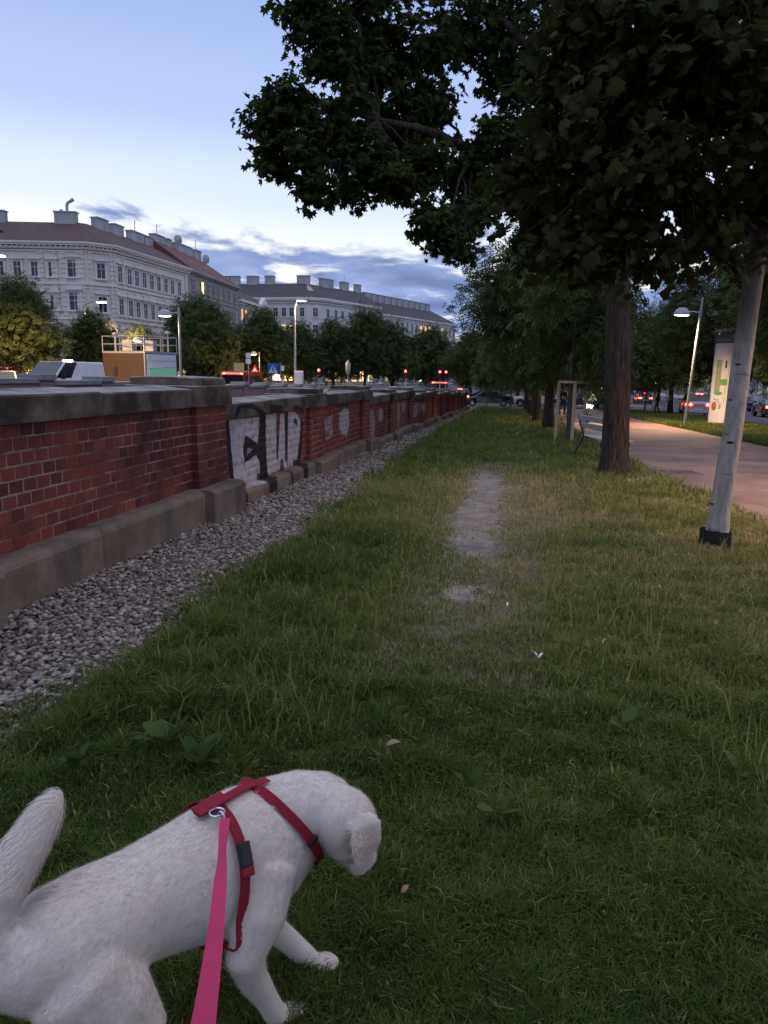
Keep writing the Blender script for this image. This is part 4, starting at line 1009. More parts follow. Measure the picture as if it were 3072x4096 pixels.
def tl(p, o): return (p[0]-o[0], p[1]-o[1], p[2]-o[2])
mo = tuple(maple.location)
mb = MB(); tz = gz(my)
TR = [(mx-.02, my, tz-.15, .46), (mx, my, tz+.06, .33), (mx, my, tz+.16, .275), (mx-.01, my, tz+.4, .24), (mx-.03, my, tz+1.0, .225), (mx-.06, my+.05, tz+1.9, .215), (mx-.12, my+.1, tz+2.8, .205), (mx-.2, my+.2, tz+3.6, .20), (mx-.25, my+.4, tz+5.0, .16), (mx-.25, my+.9, tz+7, .11), (mx-.3, my+1.3, tz+9.5, .05)]
mb.tube([tl(p, mo) for p in TR], [p[3] for p in TR], 18)
mb.build('trunk', M_bark, maple)
bmb = MB()
main = {'l': (-.9, 13.0, 5.3), 'l2': (-2.3, 12.1, 5.5), 'u': (-.9, 14.3, 8.0), 'r': (2.6, 15.6, 6.2)}
limb(bmb, tl((mx-.2, my+.15, 3.4), mo), tl(main['l'], mo), .14, .09, rgt, .15); limb(bmb, tl(main['l'], mo), tl(main['l2'], mo), .09, .055, rgt, .1)
limb(bmb, tl((mx-.25, my+.4, 4.8), mo), tl(main['u'], mo), .11, .06, rgt, .1); limb(bmb, tl((mx-.2, my+.3, 4.0), mo), tl(main['r'], mo), .11, .06, rgt, .1)
for (x, y, z, r) in MBL:
    best = min(list(main.values())+[(mx-.25, my+.9, 6.8), (mx-.3, my+1.3, 9.2), (mx-.2, my+.2, 3.7)], key=lambda q: (q[0]-x)**2+(q[1]-y)**2+(q[2]-z)**2)
    P = limb(bmb, tl(best, mo), tl((x, y, z), mo), .035, .014, rgt, .15)
    for k in range(5):
        d = rgt.normal(0, 1, 3); d /= np.linalg.norm(d); e_ = np.array((x, y, z))+d*r*0.95
        limb(bmb, P[4], tl(tuple(e_), mo), .012, .004, rgt, .1, 4)
bmb.build('branches', M_bark, maple)
pos = []; out = []
for (x, y, z, r) in MBL:
    vis = z < 8.4
    n = int((800 if vis else 380)*(r/0.5)**2*(1.0 if r < 0.6 else (0.7 if r < 0.9 else 0.38)))
    # leaves gather in small sprays inside the blob
    ns = max(6, n//14); cpos, cd = in_blob((x, y, z), r, ns, rgt)
    pick = rgt.integers(0, ns, n); q = cpos[pick]+rgt.normal(0, 0.085, (n, 3))*np.array((1, 1, .7)); pos.append(q); out.append(cd[pick])
pos = np.vstack(pos); out = np.vstack(out)
me, _ = leaves_mesh('crown', pos-np.array(mo), out, rgt.uniform(.085, .15, len(pos)), MT, rgt)
o = link('crown', me, M_leafd, maple); tag(o, kind='stuff')

# ---- the tree with the whitewashed trunk, close by on the right
WBL = [(0.16,7.49,2.81,0.29),(0.49,6.99,2.59,0.25),(0.82,7.04,2.56,0.22),(0.02,7.56,3.28,0.41),(0.58,7.09,3.06,0.45),(1.14,7.15,2.85,0.38),(0.33,7.16,3.60,0.49),(0.92,6.70,3.36,0.48),(1.48,6.99,3.32,0.49),(1.80,7.27,2.86,0.34),(1.82,6.91,3.68,0.52),(1.25,6.65,3.90,0.50),(0.68,6.77,3.97,0.46),(0.30,7.28,4.26,0.43),(0.93,6.69,4.38,0.50),(1.53,6.77,4.30,0.52),(0.45,6.84,4.51,0.41),(2.14,7.37,3.09,0.34),(1.62,7.73,2.74,0.27),(2.35,8.38,2.78,0.28),(2.21,7.39,4.22,0.56),(2.44,7.49,3.42,0.52),(1.18,7.28,5.10,0.60),(1.89,7.77,5.40,0.63),(0.59,7.63,5.32,0.57),(1.49,8.18,6.25,0.70)]
wx, wy = 2.03, 7.40
wtree = empty('whitewashed_tree', (wx, wy, gz(wy)), 0, 'young tree with whitewashed leaning trunk and black guard at the right', 'tree')
wo_ = tuple(wtree.location); rw = np.random.default_rng(21)
mb = MB(); TR = [(wx, wy, -.06, .118), (wx, wy, .10, .108), (wx+.015, wy+.02, .35, .099), (wx+.03, wy+.03, .6, .093), (wx+.045, wy+.05, .85, .090), (wx+.065, wy+.06, 1.1, .089), (wx+.09, wy+.12, 1.6, .087), (wx+.125, wy+.19, 2.12, .088), (wx+.16, wy+.24, 2.8, .088), (wx+.16, wy+.27, 3.5, .08), (wx+.10, wy+.3, 4.4, .06), (wx-.1, wy+.4, 5.6, .03)]
rad = [p[3]*(1+0.025*math.sin(i*2.3)) for i, p in enumerate(TR)]
mb.tube([tl(p, wo_) for p in TR], rad, 20); mb.build('trunk', M_barkw, wtree)
for k, (zz, an, rr) in enumerate(((0.42, 200, .016), (1.02, 250, .02), (1.42, 215, .014), (1.75, 235, .018), (0.16, 255, .014))):
    i = np.interp(zz, [p[2] for p in TR], range(len(TR))); c = [np.interp(zz, [p[2] for p in TR], [p[j] for p in TR]) for j in range(2)]; r0 = np.interp(zz, [p[2] for p in TR], [p[3] for p in TR])
    q = Vector((c[0]+r0*math.cos(R(an)), c[1]+r0*math.sin(R(an)), zz)); mb = MB(); ellipsoid(mb, Vector(tl(q, wo_)), (Vector((math.sin(R(an)), -math.cos(R(an)), 0)), UP, Vector((math.cos(R(an)), math.sin(R(an)), 0))), (rr*1.5, rr*.7, .006), 8)
    mb.build('knot', M_bark, wtree)
# black corrugated trunk guard
mb = MB(); n = 44; V = []; F = []
for zz in (-.05, .19):
    for k in range(n):
        a = 2*math.pi*k/n; rr = .128+.006*(1 if k % 2 else -1)+(.025*max(0, math.cos(a-3.3)) if zz > 0 else 0.01); V.append((rr*math.cos(a), rr*math.sin(a), zz+(.012*math.cos(a-3.4) if zz > 0 else 0)))
for k in range(n): F.append((k, (k+1) % n, n+(k+1) % n, n+k))
mb.add(V, F); o = mb.build('trunk_guard', pm('guard_plastic', (0.012, 0.012, 0.014), (0.03, 0.028, 0.026), 20, 0.6), wtree); sm_ = o.modifiers.new('t', 'SOLIDIFY'); sm_.thickness = 0.004
bmb = MB()
hubs = [(wx+.16, wy+.25, 2.95), (wx+.16, wy+.27, 3.5), (wx+.05, wy+.32, 4.6), (1.2, 7.2, 3.45), (0.75, 7.1, 3.7)]
limb(bmb, tl(hubs[0], wo_), tl(hubs[3], wo_), .05, .03, rw, .15); limb(bmb, tl(hubs[3], wo_), tl(hubs[4], wo_), .03, .02, rw, .1)
for (x, y, z, r) in WBL:
    best = min(hubs, key=lambda q: (q[0]-x)**2+(q[1]-y)**2+(q[2]-z)**2)
    P = limb(bmb, tl(best, wo_), tl((x, y, z), wo_), .018, .008, rw, .15)
    for k in range(5):
        d = rw.normal(0, 1, 3); d /= np.linalg.norm(d); limb(bmb, P[4], tl(tuple(np.array((x, y, z))+d*r*.9), wo_), .006, .0025, rw, .1, 3)
bmb.build('branches', M_barkl, wtree)
pos = []; out = []
for (x, y, z, r) in WBL:
    n = int((290 if x < 1.3 else 215)*(r/0.4)**2*(1.0 if z < 5 else 0.6)); ns = max(6, n//9); cpos, cd = in_blob((x, y, z), r*1.08, ns, rw, 1.0); cpos[:, 2] += 0.22*(vnoise(cpos[:, 0]*3, cpos[:, 1]*3, 0.5, 40)-0.4); pick = rw.integers(0, ns, n)
    pos.append(cpos[pick]+rw.normal(0, .075, (n, 3))*np.array((1, 1, .8))); out.append(cd[pick])
pos = np.vstack(pos); out = np.vstack(out); dist = np.linalg.norm(pos-np.array((0, 0, 1.6)), axis=1)
infr = (pos[:, 0]/pos[:, 1] < 0.36) & (pos[:, 2] < 4.6)
near_i = np.argsort(dist+np.where(infr, 0, 50))[:240]; mask = np.ones(len(pos), bool); mask[near_i] = False
sz = rw.uniform(.06, .135, len(pos))*rw.uniform(.8, 1.25, len(pos))
me, _ = leaves_mesh('crown', pos[mask]-np.array(wo_), out[mask], sz[mask], BT, rw); o = link('crown', me, M_leafw, wtree); tag(o, kind='stuff')
leaf_me = [np_mesh('leaf', BT[0]*np.array((1, 1, s)), BT[1]) for s in (0.6, 1.2, 2.0)]
for q in leaf_me: q.materials.append(M_leafw)
ex, ey, ez = frames(len(near_i), out[near_i], rw)
for k, i in enumerate(near_i):
    o = link('leaf', leaf_me[k % 3], None, wtree); M3 = Matrix((ex[k], ey[k], ez[k])).transposed(); s = sz[i]
    o.matrix_local = Matrix.Translation(Vector(pos[i])-Vector(wo_)) @ M3.to_4x4() @ Matrix.Scale(s, 4)

# ---- street trees: a few grown kinds, each standing tree a copy with its own place, size and turn
def crown_blobs(H, base, rad, nb, rng, narrow=1.0):
    L = []
    for k in range(nb):
        t = (k+0.5)/nb; z = base+(H-base)*t; env = rad*(math.sin(math.pi*min(1, 0.18+0.80*t)))**0.75*narrow
        a = k*2.4+rng.uniform(-.5, .5); rr = env*rng.uniform(.35, .78); L.append((rr*math.cos(a), rr*math.sin(a), z, max(.35, env*rng.uniform(.34, .5))))
    return L
def grow(name, H, base, rad, nb, nl, leaf, mat, barkm, rt, seed, tmpl, narrow=1.0):
    rng = np.random.default_rng(seed); root = bpy.data.objects.new(name, None); COL.objects.link(root)
    B = crown_blobs(H, base, rad, nb, rng, narrow); mb = MB(); k = 7
    lean = rng.uniform(-.12, .12, 2)
    TP = [(lean[0]*math.sin(t*2.5)*H*.12, lean[1]*math.sin(t*2.1)*H*.12, -0.15+t*(H*0.92+.15)) for t in np.linspace(0, 1, 9)]
    mb.tube(TP, [rt*1.35]+[rt*(1-0.95*t)**0.8 for t in np.linspace(.05, 1, 8)], 12); mb.build('trunk', barkm, root)
    bmb = MB()
    for (x, y, z, r) in B:
        zz = max(base*0.75, z-0.9-0.3*math.hypot(x, y)); i = np.interp(zz, [p[2] for p in TP], range(9)); c = [np.interp(zz, [p[2] for p in TP], [p[j] for p in TP]) for j in range(2)]
        limb(bmb, (c[0], c[1], zz), (x, y, z), rt*.32, rt*.08, rng, .1)
    bmb.build('branches', barkm, root)
    pos = []; out = []; tot = sum(b[3]**2 for b in B)
    for (x, y, z, r) in B:
        n = int(nl*r*r/tot); ns = max(5, n//10); cp, cd = in_blob((x, y, z), r*1.1, ns, rng, .9); pk = rng.integers(0, ns, n); pos.append(cp[pk]+rng.normal(0, leaf*0.9, (n, 3))); out.append(cd[pk])
    pos = np.vstack(pos); out = np.vstack(out)
    me, _ = leaves_mesh('crown', pos, out, rng.uniform(.75, 1.35, len(pos))*leaf, tmpl, rng); o = link('crown', me, mat, root); tag(o, kind='stuff')
    return root
kinds = {
 'row': grow('avenue_tree', 8.6, 2.3, 3.3, 20, 9000, .36, M_leaff, M_bark, .20, 31, ST),
 'row2': grow('avenue_tree', 8.0, 2.5, 3.0, 20, 8500, .36, M_leaff, M_bark, .18, 32, ST),
 'young': grow('young_tree', 6.6, 2.0, 1.9, 16, 5000, .29, M_leafy, M_barkl, .075, 33, ST),
 'bush': grow('street_tree', 9.0, 2.2, 3.9, 24, 8000, .52, M_leaff, M_bark, .2, 34, ST),
 'bush2': grow('street_tree', 9.6, 2.0, 3.7, 24, 8000, .52, M_leaff, M_bark, .2, 35, ST),
}
used_k = {}
def plant(kind, x, y, s, rz, label, group, z=None, sz=None):
    r = kinds[kind]
    if kind in used_k: r = copy_tree(r)
    used_k[kind] = 1
    r.location = (x, y, (gz(y) if x > -10 else gl(y)) if z is None else z); r.rotation_euler = (0, 0, rz); r.scale = (s, s, s if sz is None else sz)
    tag(r, label, 'tree', group); return r
GR = 'trees in a row along the footpath'
plant('young', 1.66, 21.9, 1.0, .4, 'young tree tied to three wooden stakes beyond the bench', GR)
plant('row', 1.40, 28.8, 1.0, 1.2, 'avenue tree right behind the staked young tree, first of the dark row', GR)
plant('row2', 1.15, 35.5, 1.05, 2.9, 'second avenue tree of the dark row along the lawn', GR)
plant('row', 1.15, 42.3, 0.98, 4.4, 'third avenue tree of the dark row along the lawn', GR)
plant('row2', 1.15, 49.4, 1.0, 0.3, 'fourth avenue tree of the dark row, its trunk near the white car', GR)
plant('row', 1.05, 56.5, 0.95, 2.2, 'last avenue tree of the dark row before the crossing street', GR)
plant('young', -2.3, 66.2, .8, 1.0, 'thin young tree standing in front of the black car', 'young trees at the end of the lawn', z=gz(66))
plant('young', -0.2, 66.0, .85, 3.0, 'thin young tree at the gap between black and white car', 'young trees at the end of the lawn', z=gz(66))
plant('row', 3.3, -3.2, 1.0, 0.7, 'avenue tree standing behind the camera, its crown shading the near lawn', GR, sz=1.25)
GV = 'trees on the verge beyond the footpath'
plant('row2', 11.2, 55.5, 1.05, .9, 'verge tree with dark leaning trunk left of the lamp post', GV)
plant('row', 10.5, 41.5, 1.0, 5.1, 'verge tree whose trunk is lit orange just right of the lamp post', GV)
plant('row2', 12.0, 34.0, 1.0, 2.5, 'verge tree right of the advertising column', GV)
plant('row', 9.7, 24.0, 1.08, 3.6, 'verge tree nearest the camera, outside the right edge, its crown over the path', GV)
plant('young', 9.1, 53.6, .95, 2.2, 'thin verge tree between the white board and the dark leaning trunk', GV)
plant('young', 8.85, 59.5, .95, 4.2, 'thin verge tree in front of the white board', GV)
plant('row', 9.6, 68, 1.0, 1.9, 'verge tree at the corner of the crossing street', GV)
plant('row2', 10.2, 82, 1.1, .2, 'tree beyond the crossing street, left of the green signal', GV)
plant('row', 5.5, 84, 1.1, 3.3, 'tree beyond the crossing street behind the scooter', GV)
plant('row2', 0.5, 86, 1.1, 4.9, 'tree beyond the crossing street behind the white car', GV)
plant('row', -5.0, 88, 1.0, 1.6, 'tree beyond the crossing street above the black car', GV)
plant('bush', -10.5, 96, 0.95, 2.4, 'tree beyond the crossing street left of the black car', GV)
plant('bush2', 11, 100, 1.1, 5.5, 'distant tree in the middle of the right street', GV)
plant('bush', 4, 108, 1.2, 0.8, 'distant tree closing the view behind the scooter', GV)
plant('bush2', 22, 118, 1.1, 3.0, 'distant tree in front of the white building', GV)
plant('bush', 16, 140, 1.2, 3.9, 'farthest tree down the right street', GV)
plant('bush2', 29.8, 62, 1.0, 1.0, 'tree on the far pavement before the white building', GV)
plant('bush', 29.6, 84, 1.0, 2.6, 'second tree on the far pavement before the white building', GV)
GL = 'street trees along the far road'
plant('bush', -37.5, 51, 0.93, .5, 'big bushy tree at the left edge behind the van', GL)
plant('bush2', -36.0, 59, 0.72, 2.0, 'smaller tree between the bushy one and the wooden kiosk', GL)
plant('bush', -38, 71, 0.72, 4.0, 'low tree right behind the railing of the kiosk', GL)
plant('bush2', -33.5, 78, 1.0, 1.1, 'tree lit yellow green behind the tall grey lamp post', GL)
plant('bush', -37.5, 84, 1.2, 3.3, 'tall tree behind the yellow green one', GL)
plant('bush2', -31, 88, 1.05, 5.2, 'tree behind the bus stop sign', GL)
plant('bush', -29.5, 98, 1.02, 0.1, 'tree behind the pedestrian crossing sign', GL)
plant('bush2', -25.5, 103, 1.05, 2.7, 'dark tree right of the tall hooked lamp', GL)
plant('bush', -22.0, 108, 1.12, 4.8, 'tallest dark tree in the middle of the far row', GL, sz=1.32)
plant('bush2', -18.5, 112, 1.08, 1.9, 'round dark tree right of the tallest one', GL)
plant('bush', -15.5, 150, 1.0, 2.2, 'small distant tree below the lit windows', GL)
plant('bush2', -10, 158, 1.1, 0.9, 'distant tree at the end of the far row', GL)
# ---- stakes round the young tree
st = empty('tree_stake_frame', (1.66, 21.9, gz(21.9)), 0, 'three wooden stakes with cross bars round the young tree', 'tree stakes')
M_stake = pm('stake_wood', (0.40, 0.28, 0.18), (0.54, 0.41, 0.29), 5, 0.85, 0.3, stretch=(4, 4, .5))
SP = [(-.36, -.12), (0.06, -.42), (.42, .22)]
for (x, y) in SP:
    mb = MB(); mb.tube([(x*1.08, y*1.08, -.15), (x, y, 1.78)], [.05, .045], 10); mb.build('stake', M_stake, st)
for (a, bb) in ((0, 2), (0, 1), (1, 2)):
    mb = MB(); A, Bq = SP[a], SP[bb]; mb.tube([(A[0]*1.05, A[1]*1.05, 1.74), (Bq[0]*1.05, Bq[1]*1.05, 1.74)], .042, 10); mb.build('cross_bar', M_stake, st)
# ================================================================== BUILDINGS
def plaster(name, c1, c2): return pm(name, c1, c2, 0.35, 0.9, 0.25, bdist=0.05, detail=9)
M_pA = plaster('grey_plaster', (0.60, 0.54, 0.485), (0.70, 0.64, 0.58)); M_pAt = plaster('pale_trim', (0.66, 0.60, 0.54), (0.76, 0.69, 0.63))
M_pB = plaster('dull_plaster', (0.27, 0.245, 0.225), (0.36, 0.33, 0.30)); M_pE = plaster('ornate_plaster', (0.33, 0.31, 0.30), (0.42, 0.39, 0.38))
M_pC = plaster('light_plaster', (0.60, 0.56, 0.52), (0.70, 0.655, 0.61)); M_pW = plaster('white_plaster', (0.62, 0.61, 0.62), (0.74, 0.73, 0.73))
def tiles(name, c1, c2):
    m, nt, b = newmat(name); g = nt.nodes.new('ShaderNodeNewGeometry'); sp = nt.nodes.new('ShaderNodeSeparateXYZ'); nt.links.new(g.outputs['Position'], sp.inputs[0])
    mm = nt.nodes.new('ShaderNodeMath'); mm.operation = 'MULTIPLY'; mm.inputs[1].default_value = 4.2; nt.links.new(sp.outputs['Z'], mm.inputs[0])
    fr = nt.nodes.new('ShaderNodeMath'); fr.operation = 'FRACT'; nt.links.new(mm.outputs[0], fr.inputs[0])
    c, h, _ = noise_col(nt, c1, c2, 1.3, coord='Object', detail=9)
    r = nt.nodes.new('ShaderNodeMapRange'); r.inputs[1].default_value = 0.0; r.inputs[2].default_value = 0.35; r.inputs[3].default_value = 0.55; r.inputs[4].default_value = 1.0; nt.links.new(fr.outputs[0], r.inputs[0])
    s = nt.nodes.new('ShaderNodeVectorMath'); s.operation = 'SCALE'; nt.links.new(c, s.inputs[0]); nt.links.new(r.outputs[0], s.inputs[3])
    nt.links.new(s.outputs[0], b.inputs['Base Color']); b.inputs['Roughness'].default_value = 0.85; add_bump(nt, b, fr.outputs[0], 0.6, 0.05); return m
M_tA = tiles('brown_roof_tiles', (0.085, 0.048, 0.045), (0.125, 0.07, 0.062)); M_tB = tiles('red_roof_tiles', (0.15, 0.058, 0.045), (0.20, 0.08, 0.06)); M_tC = tiles('dark_roof_tiles', (0.06, 0.05, 0.052), (0.09, 0.075, 0.075))
M_wfr = pm('white_window_frame', (0.62, 0.60, 0.60), (0.55, 0.53, 0.53), 5, 0.6)
M_gl = glass_mat('dark_glass', (0.02, 0.022, 0.03), 0.06); M_glo = glass_mat('lit_orange_glass', (0.1, 0.06, 0.03), 0.2, (1.0, 0.42, 0.12), 0.95); M_gly = glass_mat('lit_yellow_glass', (0.1, 0.08, 0.05), 0.2, (1.0, 0.72, 0.32), 1.0)
M_shop = glass_mat('shop_window_glow', (0.1, 0.08, 0.05), 0.2, (1.0, 0.60, 0.22), 2.2); M_shopw = glass_mat('shop_window_white', (0.1, 0.1, 0.1), 0.2, (1.0, 0.85, 0.6), 2.6); M_shopr = glass_mat('shop_window_red', (0.1, 0.05, 0.05), 0.2, (1.0, 0.16, 0.12), 1.6)
M_sheet = pm('sheet_metal', (0.30, 0.31, 0.34), (0.38, 0.39, 0.42), 3, 0.5, metal=0.5)
M_chim = plaster('chimney_plaster', (0.30, 0.29, 0.30), (0.44, 0.43, 0.44))
wcache = {}
def win_meshes(w, h, style):
    key = (round(w, 2), round(h, 2), style)
    if key in wcache: return wcache[key]
    t = 0.065; f = MB()
    for x in (-w/2+t/2, 0, w/2-t/2): f.box((x, -.05, 0), (t, .10, h))
    for z in (-h/2+t/2, h*0.14, h/2-t/2): f.box((0, -.055, z), (w, .10, t))
    p = MB(); p.b2(-w/2, w/2, -.02, .0, -h/2, h/2)
    if style in ('arch', 'pair'):
        # rounded head over the casement
        n = 10; ww = w/2 if style == 'pair' else w
        for cx in ((-w/4, w/4) if style == 'pair' else (0,)):
            V = [(cx+ww/2*math.cos(math.pi*k/n), -.02, h/2+ww/2*math.sin(math.pi*k/n)*.9) for k in range(n+1)]; p.add(V, [tuple(range(n+1))])
            f.tube([(cx+(ww/2-.04)*math.cos(math.pi*k/n), -.06, h/2+(ww/2-.04)*math.sin(math.pi*k/n)*.9) for k in range(n+1)], .05, 4)
    s = MB(); j = 0.20; d = 0.14; top = h/2+(w*.45 if style == 'arch' else (w*.24 if style == 'pair' else 0))
    for x in (-w/2-j/2, w/2+j/2): s.box((x, -d/2, (top-h/2)/2), (j, d, top+h/2))
    s.box((0, -.13, -h/2-.09), (w+2*j+.2, .26, .16)); 
    if style != 'bare': s.box((0, -d/2-.01, top+.13), (w+2*j, d, .26))
    if style in ('ledge', 'ped', 'seg', 'pair', 'arch'): s.box((0, -.20, top+.34), (w+2*j+.30, .36, .15))
    if style == 'ped':
        a = w/2+j+.2; s.add([(-a, -.34, top+.42), (a, -.34, top+.42), (0, -.34, top+.95), (-a, 0, top+.42), (a, 0, top+.42), (0, 0, top+.95)], [(0, 1, 2), (0, 2, 5, 3), (1, 4, 5, 2)])
        s.add([(-a+.3, -.36, top+.47), (a-.3, -.36, top+.47), (0, -.36, top+.80)], [(0, 1, 2)])
    if style == 'seg':
        a = w/2+j+.2; n = 10; V = [(a*math.cos(math.pi-math.pi*k/n), -.34, top+.42+.5*math.sin(math.pi*k/n)) for k in range(n+1)]; V += [(x, 0, z) for x, y, z in V]; s.add(V, [tuple(range(n+1))[::-1]]+[(k, n+1+k, n+2+k, k+1) for k in range(n)])
    r = (f.mesh('window'), p.mesh('pane'), s.mesh('surround')); wcache[key] = r; return r
pane_variants = {}
def window(root, o, p, nrm_rz, w, h, style, trim, glass=None):
    fm, pmh, smh = win_meshes(w, h, style); glass = glass or M_gl
    if len(fm.materials) == 0: fm.materials.append(M_wfr)
    kp = (pmh.name, glass.name)
    if kp not in pane_variants: q = pmh.copy(); q.materials.clear(); q.materials.append(glass); pane_variants[kp] = q
    ks = (smh.name, trim.name)
    if ks not in pane_variants: q = smh.copy(); q.materials.clear(); q.materials.append(trim); pane_variants[ks] = q
    n = Vector((math.sin(nrm_rz), -math.cos(nrm_rz), 0))
    a = link('window', fm, None, root, tuple(Vector(p)-Vector(o)+n*.01), (0, 0, nrm_rz))
    link('pane', pane_variants[kp], None, a, (0, 0, 0)); link('surround', pane_variants[ks], None, a, (0, 0, 0)); return a
def seg_boxes(mb, line, o, prof, ext=0.0):
    """profiled moulding (outward, z0, z1) along a polyline, outside is to the right of travel reversed"""
    for k in range(len(line)-1):
        (x0, y0), (x1, y1) = line[k], line[k+1]; L = math.hypot(x1-x0, y1-y0); dx, dy = (x1-x0)/L, (y1-y0)/L; nx, ny = dy, -dx; rz = math.atan2(dy, dx)
        for d, z0, z1 in prof:
            cx, cy = (x0+x1)/2+nx*d/2, (y0+y1)/2+ny*d/2
            mb.box((cx-o[0], cy-o[1], (z0+z1)/2-o[2]), (L+d*0.8, d, z1-z0), rz)
def building(name, label, line, back, z0, ze, ridge, zr, wallm, trim, tile, cornice, bands=(), over=0.45, hip_end=False):
    """line: eave corners seen from the street, left to right; back: back corners in the same order"""
    o = (sum(p[0] for p in line)/len(line), sum(p[1] for p in line)/len(line), z0)
    root = empty(name, o, 0, label, 'building')
    mb = MB(); poly = [(x-o[0], y-o[1]) for x, y in line]+[(x-o[0], y-o[1]) for x, y in back[::-1]]; mb.prism(poly, 0, ze-z0); mb.build('wall', wallm, root)
    mb = MB(); seg_boxes(mb, line, o, cornice); mb.build('cornice', trim, root)
    for bd in bands: mb = MB(); seg_boxes(mb, line, o, [bd]); mb.build('string_course', trim, root)
    # eave line pushed out
    E = []
    for k, (x, y) in enumerate(line):
        nx = ny = 0
        for a in (k-1, k):
            if 0 <= a < len(line)-1:
                (x0, y0), (x1, y1) = line[a], line[a+1]; L = math.hypot(x1-x0, y1-y0); nx += (y1-y0)/L; ny += -(x1-x0)/L
        L = math.hypot(nx, ny); E.append((x+nx/L*over, y+ny/L*over))
    V = [(x-o[0], y-o[1], ze-z0+.06) for x, y in E]; n = len(V); V += [(x-o[0], y-o[1], zr-z0) for x, y in ridge]; V += [(x-o[0], y-o[1], ze-z0+.06) for x, y in back]
    F = []
    for k in range(n-1): F.append((k, k+1, n+k+1, n+k)); F.append((n+k, n+k+1, 2*n+k+1, 2*n+k))
    F += [(0, n, 2*n), (n-1, 3*n-1, 2*n-1)]
    F = [tuple(dict.fromkeys(f)) for f in F]
    rf = MB().add(V, F).build('roof', tile, root)
    return root, o, rf
chcache = {}
def chimney(rf, o, x, y, z, w, d, h, rz, pot=None):
    mb = MB(); mb.box((0, 0, h/2-.8), (w, d, h+1.6), rz); mb.box((0, 0, h+.06), (w+.24, d+.24, .16), rz)
    if pot == 'pipe': mb.tube([(.2, 0, h), (.2, 0, h+.9), (.35, 0, h+1.3), (.8, 0, h+1.5), (1.25, 0, h+1.75)], [.2, .2, .2, .22, .25], 8); mb.lathe([(.0, h+.5), (.22, h+.45), (.25, h+.15), (.12, h)], (-.7, 0, 0), 8)
    if pot == 'mast': mb.tube([(0, 0, h), (0, 0, h+1.9)], .06, 5)
    return mb.build('chimney', M_chim, rf, (x-o[0], y-o[1], z-o[2]))
def skylight(rf, o, p, rz, w=.9):
    mb = MB(); mb.box((0, 0, .12), (w, .9, .10), rz); q = mb.build('skylight', glass_mat('skylight_glass', (0.35, 0.37, 0.4), 0.15) if 'skylight_glass' not in MATS else MATS['skylight_glass'], rf, (p[0]-o[0], p[1]-o[1], p[2]-o[2])); return q
def along(line, k, t): (x0, y0), (x1, y1) = line[k], line[k+1]; return (x0+(x1-x0)*t, y0+(y1-y0)*t), math.atan2(y1-y0, x1-x0)
ZA = -1.2
# A: the corner house
lA = [(-100, 85.9), (-57.2, 93.5), (-54.9, 96.0), (-54.1, 117.9)]; bA = [(-102, 98.5), (-68, 104.5), (-67.6, 105), (-67, 118)]; rA = [(-101, 92.3), (-61.6, 99.2), (-61.0, 99.9), (-60.5, 117.9)]
corn = [(.18, 17.0, 17.15), (.35, 17.35, 17.6), (.62, 17.75, 18.0), (.78, 18.0, 18.22)]
A, oA, rfA = building('corner_house', 'large grey corner house with pedimented windows and brown tiled roof at the left', lA, bA, ZA, 18.2, rA, 21.9, M_pA, M_pAt, M_tA, corn, [(.22, 12.75, 13.05), (.12, 12.3, 12.45), (.2, 8.2, 8.5), (.35, 4.4, 4.8)])
mb = MB(); seg_boxes(mb, lA, oA, [(.28, 17.3, 17.36)])
for k in range(3):
    n = (60, 6, 34)[k]
    for i in range(n):
        p, rz = along(lA, k, (i+.5)/n); nn = (math.sin(rz), -math.cos(rz)); mb.box((p[0]+nn[0]*.25-oA[0], p[1]+nn[1]*.25-oA[1], 17.62-oA[2]), (.22, .5, .3), rz)
mb.build('bracket_row', M_pAt, A)
# rusticated joints: courses proud of the wall
for k in range(3):
    (x0, y0), (x1, y1) = lA[k], lA[k+1]; L = math.hypot(x1-x0, y1-y0); rz = math.atan2(y1-y0, x1-x0); nn = (math.sin(rz), -math.cos(rz))
    for a, b_ in ([(.845, .865), (.888, .905), (.915, .935), (.962, .99)], [(.02, .15), (.85, .98)], [(.0, .04), (.10, .125), (.94, .985)])[k]:
        mb = MB(); cx, cy = x0+(x1-x0)*(a+b_)/2, y0+(y1-y0)*(a+b_)/2
        V = []; zs = np.arange(8.6, 17.1, .62)
        prof = [(z, d) for zz in zs for (z, d) in ((zz, .0), (zz+.06, .11), (zz+.56, .11), (zz+.62, .0))]
        hw = L*(b_-a)/2
        for z, d in prof: V += [(-hw, 0, z), (-hw, -.02-d, z), (hw, -.02-d, z), (hw, 0, z)]
        F = [(4*i+j, 4*i+j+1, 4*i+5+j, 4*i+4+j) for i in range(len(prof)-1) for j in range(3)]
        mb.add(V, F); mb.build('rusticated_pier', M_pA, A, (cx-oA[0], cy-oA[1], -oA[2]), (0, 0, rz))
def fx(line, k, X): (x0, y0), (x1, y1) = line[k], line[k+1]; return (X-x0)/(x1-x0)
